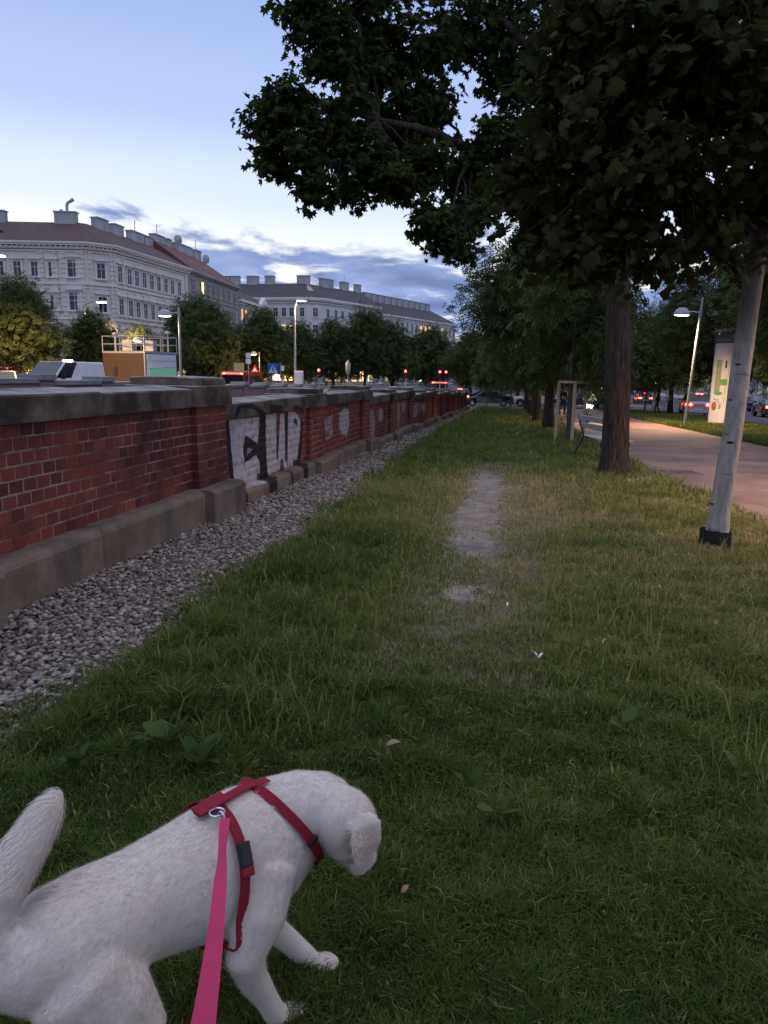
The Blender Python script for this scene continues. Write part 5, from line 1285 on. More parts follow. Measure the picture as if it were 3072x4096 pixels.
for X, st in [(-59.15, 'pair'), (-61.9, 'n'), (-64.2, 'n'), (-66.5, 'n'), (-68.8, 'n'), (-71.1, 'n'), (-73.4, 'n'), (-75.7, 'n')]:
    p, rz = along(lA, 0, fx(lA, 0, X)); w = 1.5 if st == 'pair' else 1.05
    window(A, oA, (p[0], p[1], 14.7), rz, w, 1.95, 'pair' if st == 'pair' else 'ledge', M_pAt); window(A, oA, (p[0], p[1], 10.4), rz, w, 2.0, 'pair' if st == 'pair' else 'ped', M_pAt)
    if st == 'pair':
        q = MB(); a_ = 1.2; n_ = 10; V = [(a_*math.cos(math.pi-math.pi*k/n_), -.4, .55*math.sin(math.pi*k/n_)) for k in range(n_+1)]; V += [(x, 0, z) for x, y, z in V]; q.add(V, [tuple(range(n_+1))[::-1]]+[(k, n_+1+k, n_+2+k, k+1) for k in range(n_)]); q.build('hood', M_pAt, A, (p[0]-oA[0], p[1]-oA[1], 12.15-oA[2]), (0, 0, rz))
    window(A, oA, (p[0], p[1], 6.3), rz, 1.05, 2.0, 'ledge', M_pAt)
p, rz = along(lA, 1, .5)
window(A, oA, (p[0], p[1], 14.7), rz, 1.15, 2.05, 'ledge', M_pAt); window(A, oA, (p[0], p[1], 10.3), rz, 1.15, 2.1, 'ped', M_pAt)
for i in range(9):
    t = (.065, .175, .265, .36, .455, .55, .65, .745, .85)[i]; p, rz = along(lA, 2, t)
    window(A, oA, (p[0], p[1], 14.6), rz, 1.15, 2.2, 'ledge', M_pAt); window(A, oA, (p[0], p[1], 10.2), rz, 1.15, 2.3, 'seg' if i in (0, 2, 4, 6, 8) else 'ped', M_pAt)
for i, (X, g_) in enumerate([(-58.6, M_shop), (-61.8, M_shopw), (-65.2, M_shop), (-68.6, M_shopr), (-72, M_shop), (-75.5, M_shopw)]):
    p, rz = along(lA, 0, fx(lA, 0, X)); window(A, oA, (p[0], p[1], 1.0), rz, 2.6, 2.9, 'bare', M_pAt, g_)
for i in range(6): p, rz = along(lA, 2, (i+.5)/6); window(A, oA, (p[0], p[1], 1.0), rz, 2.6, 2.9, 'bare', M_pAt, (M_shop, M_shopw, M_shop)[i % 3])
p, rz = along(lA, 1, .5); q = MB(); q.box((0, -.3, 0), (3.4, .5, .5)); q.build('light_band', emat('shop_sign_light', (1.0, 0.62, 0.22), 1.3), A, (p[0]-oA[0], p[1]-oA[1], 6.9-oA[2]), (0, 0, rz))
for X, w, pot in [(-63.4, 3.0, 'pipe'), (-73.2, 2.9, 'mast'), (-77.5, 2.6, None), (-84, 2.8, None)]:
    t = (X+101)/(39.4); chimney(rfA, oA, X, 92.3+6.9*t, 21.75, w, 1.0, 1.45, R(9.9), pot)
for Y, w, pot in [(103.0, 2.8, None), (107.5, 2.6, None), (113.2, 3.8, 'mast'), (116.8, 2.6, None)]: chimney(rfA, oA, -60.7, Y, 21.75, 1.1, w, 1.3, 0, pot)
skylight(rfA, oA, (-70.2, 93.6, 20.0), R(9.9)); skylight(rfA, oA, (-58.0, 104, 19.9), R(90)); skylight(rfA, oA, (-57.7, 111.5, 19.9), R(90))
# B: the plainer house next to it
lB = [(-54.1, 118.1), (-55.6, 144.2)]; bB = [(-67, 118.1), (-67.5, 144.2)]
B, oB, rfB = building('red_roofed_house', 'plain dull grey house with red tiled roof next to the corner house', lB, bB, ZA, 18.35, [(-60.4, 118.1), (-61.2, 137.5)], 23.0, M_pB, M_pB, M_tB, [(.3, 17.6, 17.9), (.6, 17.9, 18.37)], [(.15, 14.0, 14.2)])
for i, t in enumerate((.08, .24, .36, .46, .56, .68, .80, .92)):
    p, rz = along(lB, 0, t)
    for z in (15.9, 12.2, 8.6): window(B, oB, (p[0], p[1], z), rz, 1.25, 2.0, 'bare', M_pB, M_gly if (i == 1 and z > 15) else None)
for Y, w, pot in [(121, 3.4, 'mast'), (124.6, 1.6, None), (130.5, 6.5, None), (136.5, 2.6, 'mast')]: chimney(rfB, oB, -60.9, Y, 22.7, 1.1, w, 1.3, 0, pot)
for Y, z in ((126.3, 24.3), (138.2, 22.8)):
    mb = MB(); mb.lathe([(0.02, .28), (.5, .17), (.85, .0)], (0, 0, 0), 16, axis='x'); mb.tube([(-.2, 0, -2.2), (.1, 0, 0), (.3, 0, .05)], .06, 5); mb.build('satellite_dish', M_chim, rfB, (-59.6-oB[0], Y-oB[1], z-oB[2]), (0, 0, R(-30)), scale=(1, 1, 1))
skylight(rfB, oB, (-57.6, 126, 20.5), R(93)); skylight(rfB, oB, (-57.8, 133, 20.4), R(93)); skylight(rfB, oB, (-57.6, 139, 20.0), R(93))
# E: small ornate house
lE = [(-56.4, 147), (-57.5, 169)]; bE = [(-68, 147), (-68.5, 169)]
E_, oE, rfE = building('ornate_house', 'small ornate house with arched lit windows between the red roofed and the light house', lE, bE, ZA, 16.3, [(-62, 147), (-63, 169)], 19.6, M_pE, M_pAt, M_tC, [(.3, 15.3, 15.6), (.7, 15.8, 16.32)], [(.3, 10.9, 11.3), (.3, 7.2, 7.6)])
for i in range(8):
    p, rz = along(lE, 0, .07+i*.115)
    for z in (13.1, 9.0): window(E_, oE, (p[0], p[1], z), rz, 1.0, 1.9, 'arch', M_pAt, M_glo if ((i < 2 and z > 13) or (i == 0)) else None)
q = MB(); q.add([(-3, -.4, 0), (3, -.4, 0), (0, -.4, 2.0), (-3, .6, 0), (3, .6, 0), (0, .6, 2.0)], [(0, 1, 2), (3, 5, 4), (0, 2, 5, 3), (1, 4, 5, 2), (0, 3, 4, 1)]); p, rz = along(lE, 0, .80); q.build('gable', M_pAt, E_, (p[0]-oE[0], p[1]-oE[1], 16.3-oE[2]), (0, 0, rz))
skylight(rfE, oE, (-59.5, 152, 18.1), R(93)); skylight(rfE, oE, (-59.8, 158, 18.1), R(93))
# C: light corner house
lC = [(-80, 177.2), (-49.6, 175.75), (-47.0, 177.3), (-37.1, 200.6)]; bC = [(-80, 190), (-58, 189), (-57.5, 189.5), (-48, 205)]; rC = [(-80, 183.5), (-52.6, 182.6), (-52.2, 183.2), (-42.5, 203)]
Cb, oC, rfC = building('light_house', 'light grey corner house with dark roof behind the trees in the middle distance', lC, bC, -1.3, 19.5, rC, 23.6, M_pC, M_pC, M_tC, [(.35, 18.2, 18.5), (.6, 18.7, 19.0), (.8, 19.0, 19.55)])
for X, l1, l2 in [(-51.4, 0, 0), (-54.1, 0, 1), (-56.1, 0, 1), (-58.2, 0, 0), (-61, 0, 0), (-64, 0, 0)]:
    p, rz = along(lC, 0, fx(lC, 0, X)); window(Cb, oC, (p[0], p[1], 16.1), rz, 1.15, 2.1, 'bare', M_pC); window(Cb, oC, (p[0], p[1], 12.1), rz, 1.15, 2.1, 'bare', M_pC, M_gly if l2 else None)
p, rz = along(lC, 1, .5)
for z in (16.1, 12.1): window(Cb, oC, (p[0], p[1], z), rz, 1.3, 2.2, 'bare', M_pC)
for i, t in enumerate((.10, .23, .34, .46, .58, .69, .80, .91)):
    p, rz = along(lC, 2, t)
    for z in (16.1, 12.1, 8.1): window(Cb, oC, (p[0], p[1], z), rz, 1.2, 2.1, 'bare', M_pC)
q = MB(); q.add([(-50.0, 175.6, 19.62), (-47.2, 177.3, 19.62), (-52.3, 182.9, 23.72)], [(0, 1, 2)]); q.v = [(x-oC[0], y-oC[1], z-oC[2]) for x, y, z in q.v]; qo = q.build('hip_flashing', M_sheet, rfC); so = qo.modifiers.new('s', 'SOLIDIFY'); so.thickness = .08
for X, w in [(-74, 3.0), (-71, 2), (-66.5, 3.0), (-62, 2.4), (-53.2, 3.2)]: chimney(rfC, oC, X, 183.2, 23.4, w, 1.2, 2.0, 0)
for t, w in [(.33, 4.6), (.66, 2.6), (.92, 1.9)]: chimney(rfC, oC, -52.2+9.7*t, 183.2+19.8*t, 23.4, 1.2, w, 2.0, R(-26), 'mast' if t == .66 else None)
for X in (-70, -58.5): skylight(rfC, oC, (X, 178.6, 21.0), 0)
for t in (.35, .72): p, rz = along(lC, 2, t); skylight(rfC, oC, (p[0]-2.2, p[1]+1, 21.0), rz)
# D: long house continuing the street
lD = [(-37.0, 201), (-19.6, 245)]; bD = [(-48, 205.5), (-31, 249.5)]
D_, oD, rfD = building('long_house', 'long pale house with a row of chimneys and lit windows in the far distance', lD, bD, -1.3, 17.9, [(-42.5, 203), (-27.6, 240.5)], 22.0, M_pC, M_pC, M_tC, [(.3, 17.0, 17.2), (.6, 17.5, 17.95)], [(.2, 12.4, 12.7)])
for i in range(17):
    p, rz = along(lD, 0, .035+i*.0585)
    for z in (14.7, 10.1, 6.0): window(D_, oD, (p[0], p[1], z), rz, 1.2, 2.1, 'arch' if z > 14 else 'bare', M_pC, (M_glo if i in (8, 9, 13) else (M_gly if i in (10,) else None)) if z > 14 else ((M_gly if i in (11, 12) else (M_glo if i == 13 else None)) if 9 < z < 11 else None))
for i in range(11): t = .06+i*.088; chimney(rfD, oD, -42.5+14.9*t, 203+37.5*t, 21.8, 1.2, 2.3 if i % 3 else 2.9, 1.9, R(-22), 'mast' if i == 9 else None)
for t in (.35, .62, .85): p, rz = along(lD, 0, t); skylight(rfD, oD, (p[0]-2.2, p[1]+1, 19.5), rz)
# shop front light at street level under C and D
for (bo, oo, ln, k, ts, mats) in ((Cb, oC, lC, 0, (.62, .72, .82, .92), (M_shop, M_shopw, M_shop, M_gly)), (Cb, oC, lC, 2, (.1, .25, .4, .55, .7, .85), (M_shop, M_shop, M_gly)), (D_, oD, lD, 0, (.1, .3, .5, .7, .9), (M_gly, M_gl, M_gly)), (B, oB, lB, 0, (.15, .4, .65, .9), (M_shop, M_shopw, M_shopr)), (E_, oE, lE, 0, (.2, .5, .8), (M_shop, M_shopw, M_shop))):
    for i, t in enumerate(ts): p, rz = along(ln, k, t); window(bo, oo, (p[0], p[1], 1.0), rz, 2.4, 2.8, 'bare', M_pAt, mats[i % len(mats)])
# right hand: white building beyond the other carriageway
lW = [(34.2, 30), (33.8, 64), (33.4, 130)][::-1]; bW = [(46, 130), (46, 64), (46, 30)]
Wb, oW, rfW = building('white_building', 'white columned building across the road at the right edge', [(33.4, 130), (34.2, 30)], [(46, 130), (46, 30)], -1.6, 17, [(40, 130), (40, 30)], 21, M_pW, M_pW, M_tC, [(.4, 15.6, 16), (.8, 16.3, 17.05)], [(.4, 5.4, 5.9), (.25, 10.2, 10.5)])
for i in range(22):
    p, rz = along([(33.4, 130), (34.2, 30)], 0, .03+i*.044)
    for z in (1.6, 7.8, 12.6): window(Wb, oW, (p[0], p[1], z), rz, 1.5, 2.9, 'arch' if z > 2 else 'bare', M_pW, (M_gly if (i*7) % 5 == 0 else None) if z < 2 else None)
    q = MB(); q.lathe([(.5, 0), (.5, .5), (.36, .7), (.32, 5.9), (.5, 6.3), (.5, 6.9)], (0, 0, 0), 10); p, rz = along([(33.4, 130), (34.2, 30)], 0, .052+i*.044); q.build('column', M_pW, Wb, (p[0]-.5-oW[0], p[1]-oW[1], 0))
# house closing the right street, far off
F_, oF, rfF = building('distant_house', 'distant pale house closing the view down the right street', [(-6, 262), (34, 266)], [(-6, 276), (34, 280)], -1.7, 17, [(-6, 269), (34, 273)], 21, M_pC, M_pC, M_tC, [(.5, 16.5, 17.05)])
for i in range(13):
    p, rz = along([(-6, 262), (34, 266)], 0, .05+i*.075)
    for z in (2.0, 6.5, 10.5, 14.2): window(F_, oF, (p[0], p[1], z), rz, 1.3, 2.1, 'bare', M_pC, M_gly if (i*3+int(z)) % 7 == 0 else None)
# ================================================================== FAR SIDE OF THE CUTTING
M_brtex, nt, b = newmat('far_brick')
g = nt.nodes.new('ShaderNodeNewGeometry'); mp = nt.nodes.new('ShaderNodeMapping'); mp.inputs['Rotation'].default_value = (R(90), 0, R(90)); nt.links.new(g.outputs['Position'], mp.inputs[0])
sp = nt.nodes.new('ShaderNodeSeparateXYZ'); nt.links.new(g.outputs['Position'], sp.inputs[0]); cb = nt.nodes.new('ShaderNodeCombineXYZ'); nt.links.new(sp.outputs['Y'], cb.inputs[0]); nt.links.new(sp.outputs['Z'], cb.inputs[1])
bt = nt.nodes.new('ShaderNodeTexBrick'); bt.inputs['Color1'].default_value = (.22, .11, .11, 1); bt.inputs['Color2'].default_value = (.27, .14, .135, 1); bt.inputs['Mortar'].default_value = (.36, .28, .27, 1); bt.inputs['Scale'].default_value = 1.0; bt.inputs['Mortar Size'].default_value = .009; bt.inputs['Brick Width'].default_value = .148; bt.inputs['Row Height'].default_value = .0955
nt.links.new(cb.outputs[0], bt.inputs['Vector']); nt.links.new(bt.outputs['Color'], b.inputs['Base Color']); b.inputs['Roughness'].default_value = .9
M_copl = pm('far_coping', (0.20, 0.19, 0.20), (0.28, 0.265, 0.27), 2, 0.9, 0.3)
fw = empty('opposite_wall', (-17.3, 40, gl(40)), 0, 'low brick wall with stone coping on the far side of the railway cutting', 'wall'); fo = fw.location
ps = np.arange(16.0, 62, 4.1)
def ftop(y): return 1.16-0.0205*(y-26.4)
for i, p in enumerate(ps):
    T = ftop(p)+.02
    mb = MB(); mb.b2(-17.75-fo.x, -16.92-fo.x, p-fo.y, p+.8-fo.y, -7-fo.z, T-.06-fo.z); mb.build('pier', M_brtex, fw)
    mb = MB(); mb.b2(-17.85-fo.x, -16.84-fo.x, p-.05-fo.y, p+.85-fo.y, T-.058-fo.z, T+.16-fo.z); mb.build('pier_cap', M_copl, fw, bevel=.02)
    if i < len(ps)-1:
        t2 = ftop(p+2)
        mb = MB(); mb.b2(-17.68-fo.x, -17.0-fo.x, p+.8-fo.y, ps[i+1]-fo.y, -7-fo.z, t2-.19-fo.z); mb.build('panel', M_brtex, fw)
        mb = MB(); mb.b2(-17.76-fo.x, -16.93-fo.x, p+.85-fo.y, ps[i+1]-.05-fo.y, t2-.188-fo.z, t2-.01-fo.z); mb.build('coping_stone', M_copl, fw, bevel=.015)

# ------------------------------------------------------------------ lamps
M_pole = pm('galvanised_pole', (0.33, 0.33, 0.35), (0.40, 0.40, 0.42), 6, 0.5, metal=0.6)
M_lampglow = emat('lamp_glow', (1.0, 0.80, 0.50), 9.0)
M_head = pm('lamp_head', (0.30, 0.30, 0.31), (0.36, 0.36, 0.37), 5, 0.5)
def dome_lamp(name, label, x, y, z0, H, arm_dir, arm, head, power, group='street lamps with a dome head', spot=True, lum_drop=0.75, rad=.06, tilt=0.0, col=(1.0, .66, .36)):
    t = empty(name, (x, y, z0), 0, label, 'lamp post', group); t.rotation_euler = (0, tilt, 0)
    mb = MB(); mb.tube([(0, 0, -.1), (0, 0, H*.55), (0, 0, H)], [rad*1.15, rad*1.05, rad*.9], 12); mb.lathe([(0, H+.02), (rad*.9, H)], n=12); mb.build('pole', M_pole, t)
    zl = H-lum_drop; ax, ay = math.cos(arm_dir), math.sin(arm_dir)
    mb = MB(); mb.tube([(0, 0, zl+.12), (ax*arm*.6, ay*arm*.6, zl+.15), (ax*(arm+.1), ay*(arm+.1), zl+.12)], rad*.55, 8); mb.lathe([(rad*1.25, zl), (rad*1.3, zl+.24)], n=12); mb.build('arm', M_pole, t)
    c = (ax*(arm+head*.75), ay*(arm+head*.75), zl)
    mb = MB(); mb.lathe([(.02, .30*head/.35), (.16*head/.35, .28*head/.35), (.27*head/.35, .17*head/.35), (.34*head/.35, .03*head/.35), (.36*head/.35, -.02), (.30*head/.35, -.02)], c, 20); mb.build('lamp_head', M_head, t)
    mb = MB(); mb.lathe([(.0, -.05), (.2*head/.35, -.04), (.30*head/.35, -.015)], c, 20); mb.build('lamp_lens', M_lampglow, t)
    if power:
        ld = bpy.data.lights.new('lamp_light', 'SPOT' if spot else 'POINT'); ld.energy = power; ld.color = col; ld.shadow_soft_size = .16
        if spot: ld.spot_size = R(155); ld.spot_blend = .6
        lo = bpy.data.objects.new('lamp_light', ld); COL.objects.link(lo); lo.parent = t; lo.location = (c[0], c[1], c[2]-.10)
    return t
dome_lamp('street_lamp', 'grey lamp post with dome head lit over the footpath beside the advertising column', 7.66, 34.6, gz(34.6)-.02, 5.65, R(180), .50, .36, 1350, tilt=.045)
dome_lamp('street_lamp', 'next lamp post of the footpath row, standing outside the right edge', 8.4, 9.0, gz(9)-.02, 5.65, R(180), .50, .36, 1000)
dome_lamp('street_lamp', 'distant lit lamp head showing left of the maple trunk', 9.4, 84.8, gz(85), 6.6, R(180), .5, .45, 3500)
dome_lamp('street_lamp', 'grey lamp post right of the wooden kiosk behind the brick wall', -16.6, 35.0, gl(35)-.2, 4.85, R(195), .42, .36, 250, lum_drop=.4)
dome_lamp('street_lamp', 'shorter lamp post in front of the kiosk corner', -25.2, 47.6, gl(47), 3.9, R(190), .2, .34, 110, lum_drop=.15)
dome_lamp('street_lamp', 'small lamp post beside the triangular warning sign', -28.8, 81.1, gl(81), 4.7, R(190), .35, .4, 700, lum_drop=.3)
def tall_lamp(label, x, y, z0, H, arm_dir, arm, power):
    t = empty('tall_street_lamp', (x, y, z0), 0, label, 'lamp post', 'tall hooked street lamps'); ax, ay = math.cos(arm_dir), math.sin(arm_dir)
    mb = MB(); mb.tube([(0, 0, -.1), (0, 0, H*.5), (0, 0, H-.8), (ax*.15, ay*.15, H-.25), (ax*arm*.5, ay*arm*.5, H), (ax*arm, ay*arm, H+.05)], [.13, .11, .08, .07, .06, .05], 10); mb.build('pole', M_pole, t)
    mb = MB(); c = (ax*(arm+.35), ay*(arm+.35), H+.05); mb.box(c, (.95, .34, .17), arm_dir, .8); mb.build('lamp_head', M_head, t, bevel=.05)
    mb = MB(); mb.box((c[0], c[1], c[2]-.12), (.85, .28, .07), arm_dir); mb.build('lamp_lens', M_lampglow, t)
    if power:
        ld = bpy.data.lights.new('lamp_light', 'SPOT'); ld.energy = power; ld.color = (1.0, .58, .25); ld.shadow_soft_size = .3; ld.spot_size = R(160); ld.spot_blend = .5
        lo = bpy.data.objects.new('lamp_light', ld); COL.objects.link(lo); lo.parent = t; lo.location = (c[0], c[1], c[2]-.25)
    return t
tall_lamp('tall lamp at the left edge whose head just enters the picture', -34.2, 42.6, gl(42), 8.6, R(0), 1.7, 6500)
tall_lamp('tall hooked lamp standing in front of the light corner house', -22.7, 74.9, gl(75), 9.7, R(12), .35, 4000)
tall_lamp('distant lamp on a tall post before the long house', -13.6, 133, gl(133), 7.9, R(180), .9, 0)
tall_lamp('second tall lamp among the left trees, mostly hidden by leaves', -41.0, 66, gl(66), 8.5, R(0), 1.5, 6500)
tall_lamp('tall lamp above the shops behind the middle trees', -36, 112, gl(112), 7.0, R(0), 1.5, 6000)

# ------------------------------------------------------------------ vehicles
def paintm(name, c, rough=0.25):
    m, nt, b = newmat(name); col, h, _ = noise_col(nt, tuple(x*.93 for x in c), c, 2.5, coord='Object'); nt.links.new(col, b.inputs['Base Color']); b.inputs['Roughness'].default_value = rough; b.inputs['Coat Weight'].default_value = .6; b.inputs['Coat Roughness'].default_value = .08; return m
M_cw = paintm('white_paint', (.72, .72, .74)); M_cb = paintm('black_paint', (.012, .013, .018)); M_cs = paintm('silver_paint', (.38, .37, .37)); M_cd = paintm('dark_paint', (.04, .04, .045)); M_cc = paintm('cream_paint', (.66, .62, .54)); M_cblue = paintm('blue_paint', (.03, .06, .2)); M_cred = paintm('red_paint', (.16, .02, .02))
M_cgl = glass_mat('car_glass', (.015, .018, .02), .04); M_tyre = pm('tyre', (.012, .012, .012), None, 20, .85); M_rim = pm('rim', (.4, .4, .42), None, 10, .35, metal=.8)
M_tail = emat('tail_light', (1.0, .05, .03), 9.0, (.3, .01, .01)); M_tailo = pm('tail_lens', (.35, .01, .01), None, 10, .2); M_headl = emat('head_light', (1.0, .95, .85), 14.0); M_clear = pm('lamp_glass', (.5, .5, .52), None, 10, .1); M_plate = pm('number_plate', (.7, .7, .68), None, 10, .5); M_trim = pm('black_trim', (.02, .02, .022), None, 10, .6)
def wheel(root, x, y, r, w, side):
    a = empty('wheel', (x, y, r)); a.parent = root; del a
def car(name, label, loc, rz, L, W, H, prof, green, paint_, wb, r=.33, tail=False, head=False, group=None, cat='car', glassr=.86, doors=True, belt=None):
    """prof: lower body side outline (x,z); green: cabin outline base->roof as ((xb0,xt0,xt1,xb1), zb, zt)"""
    t = empty(name, loc, rz, label, cat, group)
    xr, xf = -wb/2, wb/2
    # body outline with wheel arches
    top = prof; zlow = .20
    n = 9; bottom = []
    for cx in (xr, xf):
        ra = r+.06
        for k in range(n+1):
            a = math.pi-math.pi*k/n; bottom.append((cx+ra*math.cos(a), max(zlow, r+ra*math.sin(a))))
    pts = [(top[0][0], zlow)]+top+[(top[-1][0], zlow)]; outline = [(top[-1][0], zlow)]
    outline = [(-L/2+.06, zlow)]+bottom+[(L/2-.06, zlow)]+top[::-1]
    # outline runs along the bottom to the front, then back over the top
    m_ = len(outline); V = []; zs = max(z for x, z in top)
    ys = [(-W/2+.10, .97), (-W/2, 1.0), (W/2, 1.0), (W/2-.10, .97)]
    bmx = bmesh.new()
    fl = []
    for (yy, s) in ((-W/2, 1), (W/2, 1)):
        fl.append([bmx.verts.new((x, yy*(1 if z < zs*.78 else .93), z)) for x, z in outline])
    for k in range(m_): bmx.faces.new((fl[0][k], fl[0][(k+1) % m_], fl[1][(k+1) % m_], fl[1][k]))
    bmx.faces.new(fl[0][::-1]); bmx.faces.new(fl[1])
    bmesh.ops.recalc_face_normals(bmx, faces=bmx.faces); bmesh.ops.triangulate(bmx, faces=[f for f in bmx.faces if len(f.verts) > 4])
    me = bpy.data.meshes.new('body'); bmx.to_mesh(me); bmx.free(); body_ = link('body', me, paint_, t); bv = body_.modifiers.new('b', 'BEVEL'); bv.width = .045; bv.segments = 2; bv.limit_method = 'ANGLE'; bv.angle_limit = R(50)
    (xb0, xt0, xt1, xb1), zb, zt = green; wb_ = W/2*.93; wt = W/2*.74 if H < 1.75 else W/2*.86
    C = [(xb0, -wb_, zb), (xb1, -wb_, zb), (xb1, wb_, zb), (xb0, wb_, zb), (xt0, -wt, zt), (xt1, -wt, zt), (xt1, wt, zt), (xt0, wt, zt)]
    MB().add(C, [(4, 5, 6, 7), (0, 1, 5, 4), (2, 3, 7, 6), (1, 2, 6, 5), (3, 0, 4, 7)]).build('cabin', paint_, t, bevel=.05)
    def pane(nm, q, mat=M_cgl, sh=(.955 if cat == 'van' else .9), out=.014):
        P = [Vector(C[i]) for i in q]; c = sum(P, Vector())/4; nn = (P[1]-P[0]).cross(P[2]-P[0]).normalized()
        if nn.dot(c-Vector((0, 0, zb*.5))) < 0: nn = -nn
        return [c+(p-c)*sh+nn*out for p in P]
    def qmesh(nm, P, mat=M_cgl): return MB().add(P, [(0, 1, 2, 3)]).build(nm, mat, t)
    qmesh('windscreen', pane('w', (1, 2, 6, 5))); qmesh('rear_window', pane('w', (3, 0, 4, 7)))
    for q in ((0, 1, 5, 4), (3, 2, 6, 7)):
        P = pane('s', q); a, b_, c_, d_ = P
        cuts = (.03, .34, .37, .68, .71, .97) if (xt1-xt0) > 1.3 and cat != 'van' else ((.03, .48, .52, .97) if cat != 'van' else (.70, .985))
        for k in range(0, len(cuts), 2):
            u, v = cuts[k], cuts[k+1]; qmesh('side_window', [a.lerp(b_, u), a.lerp(b_, v), d_.lerp(c_, v), d_.lerp(c_, u)])
    for cx in (xr, xf):
        for s in (-1, 1):
            y = s*(W/2-.10); mb = MB(); mb.lathe([(r*.62, -.10), (r*.95, -.105), (r, -.07), (r, .07), (r*.95, .105), (r*.62, .10)], (cx, y, r), 20, axis='y'); tw = mb.build('wheel', M_tyre, t)
            mb = MB(); mb.lathe([(.02, s*.085), (r*.2, s*.09), (r*.55, s*.075), (r*.63, s*.10), (r*.63, -s*.08)], (cx, y, r), 20, axis='y'); mb.build('rim', M_rim, tw)
    xe = -L/2; zl = prof[1][1]*.80 if len(prof) > 2 else .7
    zt_ = zb-.17
    for s in (-1, 1):
        mb = MB(); mb.box((-L/2+.04, s*(W/2-.26), zt_), (.14, .44, .15)); mb.build('tail_light', M_tail if tail else M_tailo, t, bevel=.02)
        mb = MB(); mb.box((L/2-.10, s*(W/2-.30), min(zt_, .68)), (.22, .42, .15)); mb.build('headlight', M_headl if head else M_clear, t, bevel=.03)
        mb = MB(); mb.box((xb1-.45 if cat != 'van' else xb1-.55, s*(W/2+.10), zb+.10), (.12, .20, .15 if cat != 'van' else .3)); mb.build('mirror', M_trim if cat == 'van' else paint_, t, bevel=.02)
        for hx in ((-.35, .65) if doors else ()):
            mb = MB(); mb.box((hx, s*(W/2+.005), zb-.14), (.2, .03, .035)); mb.build('door_handle', paint_, t)
    if tail: mb = MB(); mb.box((xt0-.06, 0, zt-.05), (.06, .45, .05)); mb.build('brake_light', M_tail, t)
    mb = MB(); mb.box((-L/2-.005, 0, .55), (.03, .52, .12)); mb.build('number_plate', M_plate, t)
    mb = MB(); mb.box((L/2-.02, 0, .36), (.16, W*.86, .22)); mb.box((-L/2+.02, 0, .36), (.16, W*.86, .2)); mb.build('bumper', M_trim if cat == 'van' else paint_, t, bevel=.04)
    return t
SED = dict(L=4.7, W=1.85, H=1.44, prof=[(-2.31, .55), (-2.33, .86), (-2.1, .98), (-1.5, 1.0), (0, .96), (1.0, .93), (1.75, .82), (2.25, .66), (2.34, .5)], green=((-2.0, -.75, .35, 1.15), .94, 1.43), wb=2.87)
SUV = dict(L=4.5, W=1.86, H=1.62, prof=[(-2.2, .5), (-2.24, .9), (-2.1, 1.06), (-1, 1.06), (.8, 1.02), (1.7, .95), (2.15, .8), (2.24, .5)], green=((-2.1, -1.75, .25, 1.05), 1.02, 1.62), wb=2.7, r=.35)
HATCH = dict(L=4.3, W=1.8, H=1.48, prof=[(-2.1, .5), (-2.14, .85), (-2.0, .98), (-1, .98), (.8, .95), (1.6, .86), (2.05, .7), (2.14, .5)], green=((-2.02, -1.6, .3, 1.1), .95, 1.48), wb=2.6)
VAN = dict(L=4.97, W=1.98, H=1.98, prof=[(-2.46, .5), (-2.47, 1.05), (-2.4, 1.12), (0, 1.12), (1.4, 1.10), (1.9, 1.05), (2.35, .88), (2.48, .55)], green=((-2.46, -2.36, .95, 1.95), 1.06, 1.97), wb=2.93, r=.34, cat='van', doors=False)
zx = gz(72)+.27
black = car('parked_car', 'black saloon car crossing at the end of the brick wall', (-2.3, 69.8, gz(69.8)+.016), R(180), paint_=M_cb, head=True, **SED)
white = car('parked_car', 'cream white sport utility car behind the black saloon', (2.05, 71.8, gz(71.8)+.016), R(182), paint_=M_cc, **SUV)
car('parked_car', 'dark car partly hidden by the avenue trunks right of the cream car', (6.6, 69.5, gz(69.5)+.016), R(180), paint_=M_cd, **HATCH)
car('parked_car', 'dark blue sport utility car just behind the end of the brick wall', (-5.4, 75.5, gz(75.5)+.016), R(95), paint_=M_cblue, tail=True, **SUV)
car('braking_car', 'silver car with red brake lights on the road beyond the verge', (12.9, 55.5, gz(55.5)), R(83), paint_=M_cs, tail=True, **SUV)
car('braking_car', 'dark car with red tail lights at the right edge', (18.5, 57.0, gz(57)), R(84), paint_=M_cd, tail=True, **SED)
car('braking_car', 'distant dark car with red tail lights under the green signal', (16.8, 101, gz(101)), R(90), paint_=M_cd, tail=True, **HATCH)
car('braking_car', 'distant grey car with red tail lights left of the thin verge trees', (13.7, 112, gz(112)), R(90), paint_=M_cs, tail=True, **HATCH)
car('parked_car', 'blue car standing beyond the orange lit trunk', (22.0, 78, gz(78)), R(92), paint_=M_cblue, **HATCH)
car('passing_car', 'white car roof passing behind the middle of the wall', (-16.5, 69.6, gz(69.6)+.016), R(180), paint_=M_cw, **HATCH)
car('passing_car', 'second white car whose roof shows above the far end of the wall', (-11.4, 69.6, gz(69.6)+.016), R(180), paint_=M_cw, **SUV)
car('passing_car', 'red lit car at the left edge under the bushy tree', (-31.5, 41.5, gl(41.5)), R(-60), paint_=M_cred, tail=True, **HATCH)
van = car('white_van', 'white panel van facing the camera behind the brick wall', (-25.2, 38.2, gl(38.2)+.05), R(-96), paint_=M_cw, **VAN)
for x in (1.95, .55):
    mb = MB(); mb.box((x-1.5, .75 if x > 1 else -.6, 2.02), (.22, .30, .09)); mb.build('roof_beacon', emat('beacon_light', (1.0, .85, .45), 16.0) if 'beacon_light' not in MATS else MATS['beacon_light'], van, bevel=.02)
mb = MB()
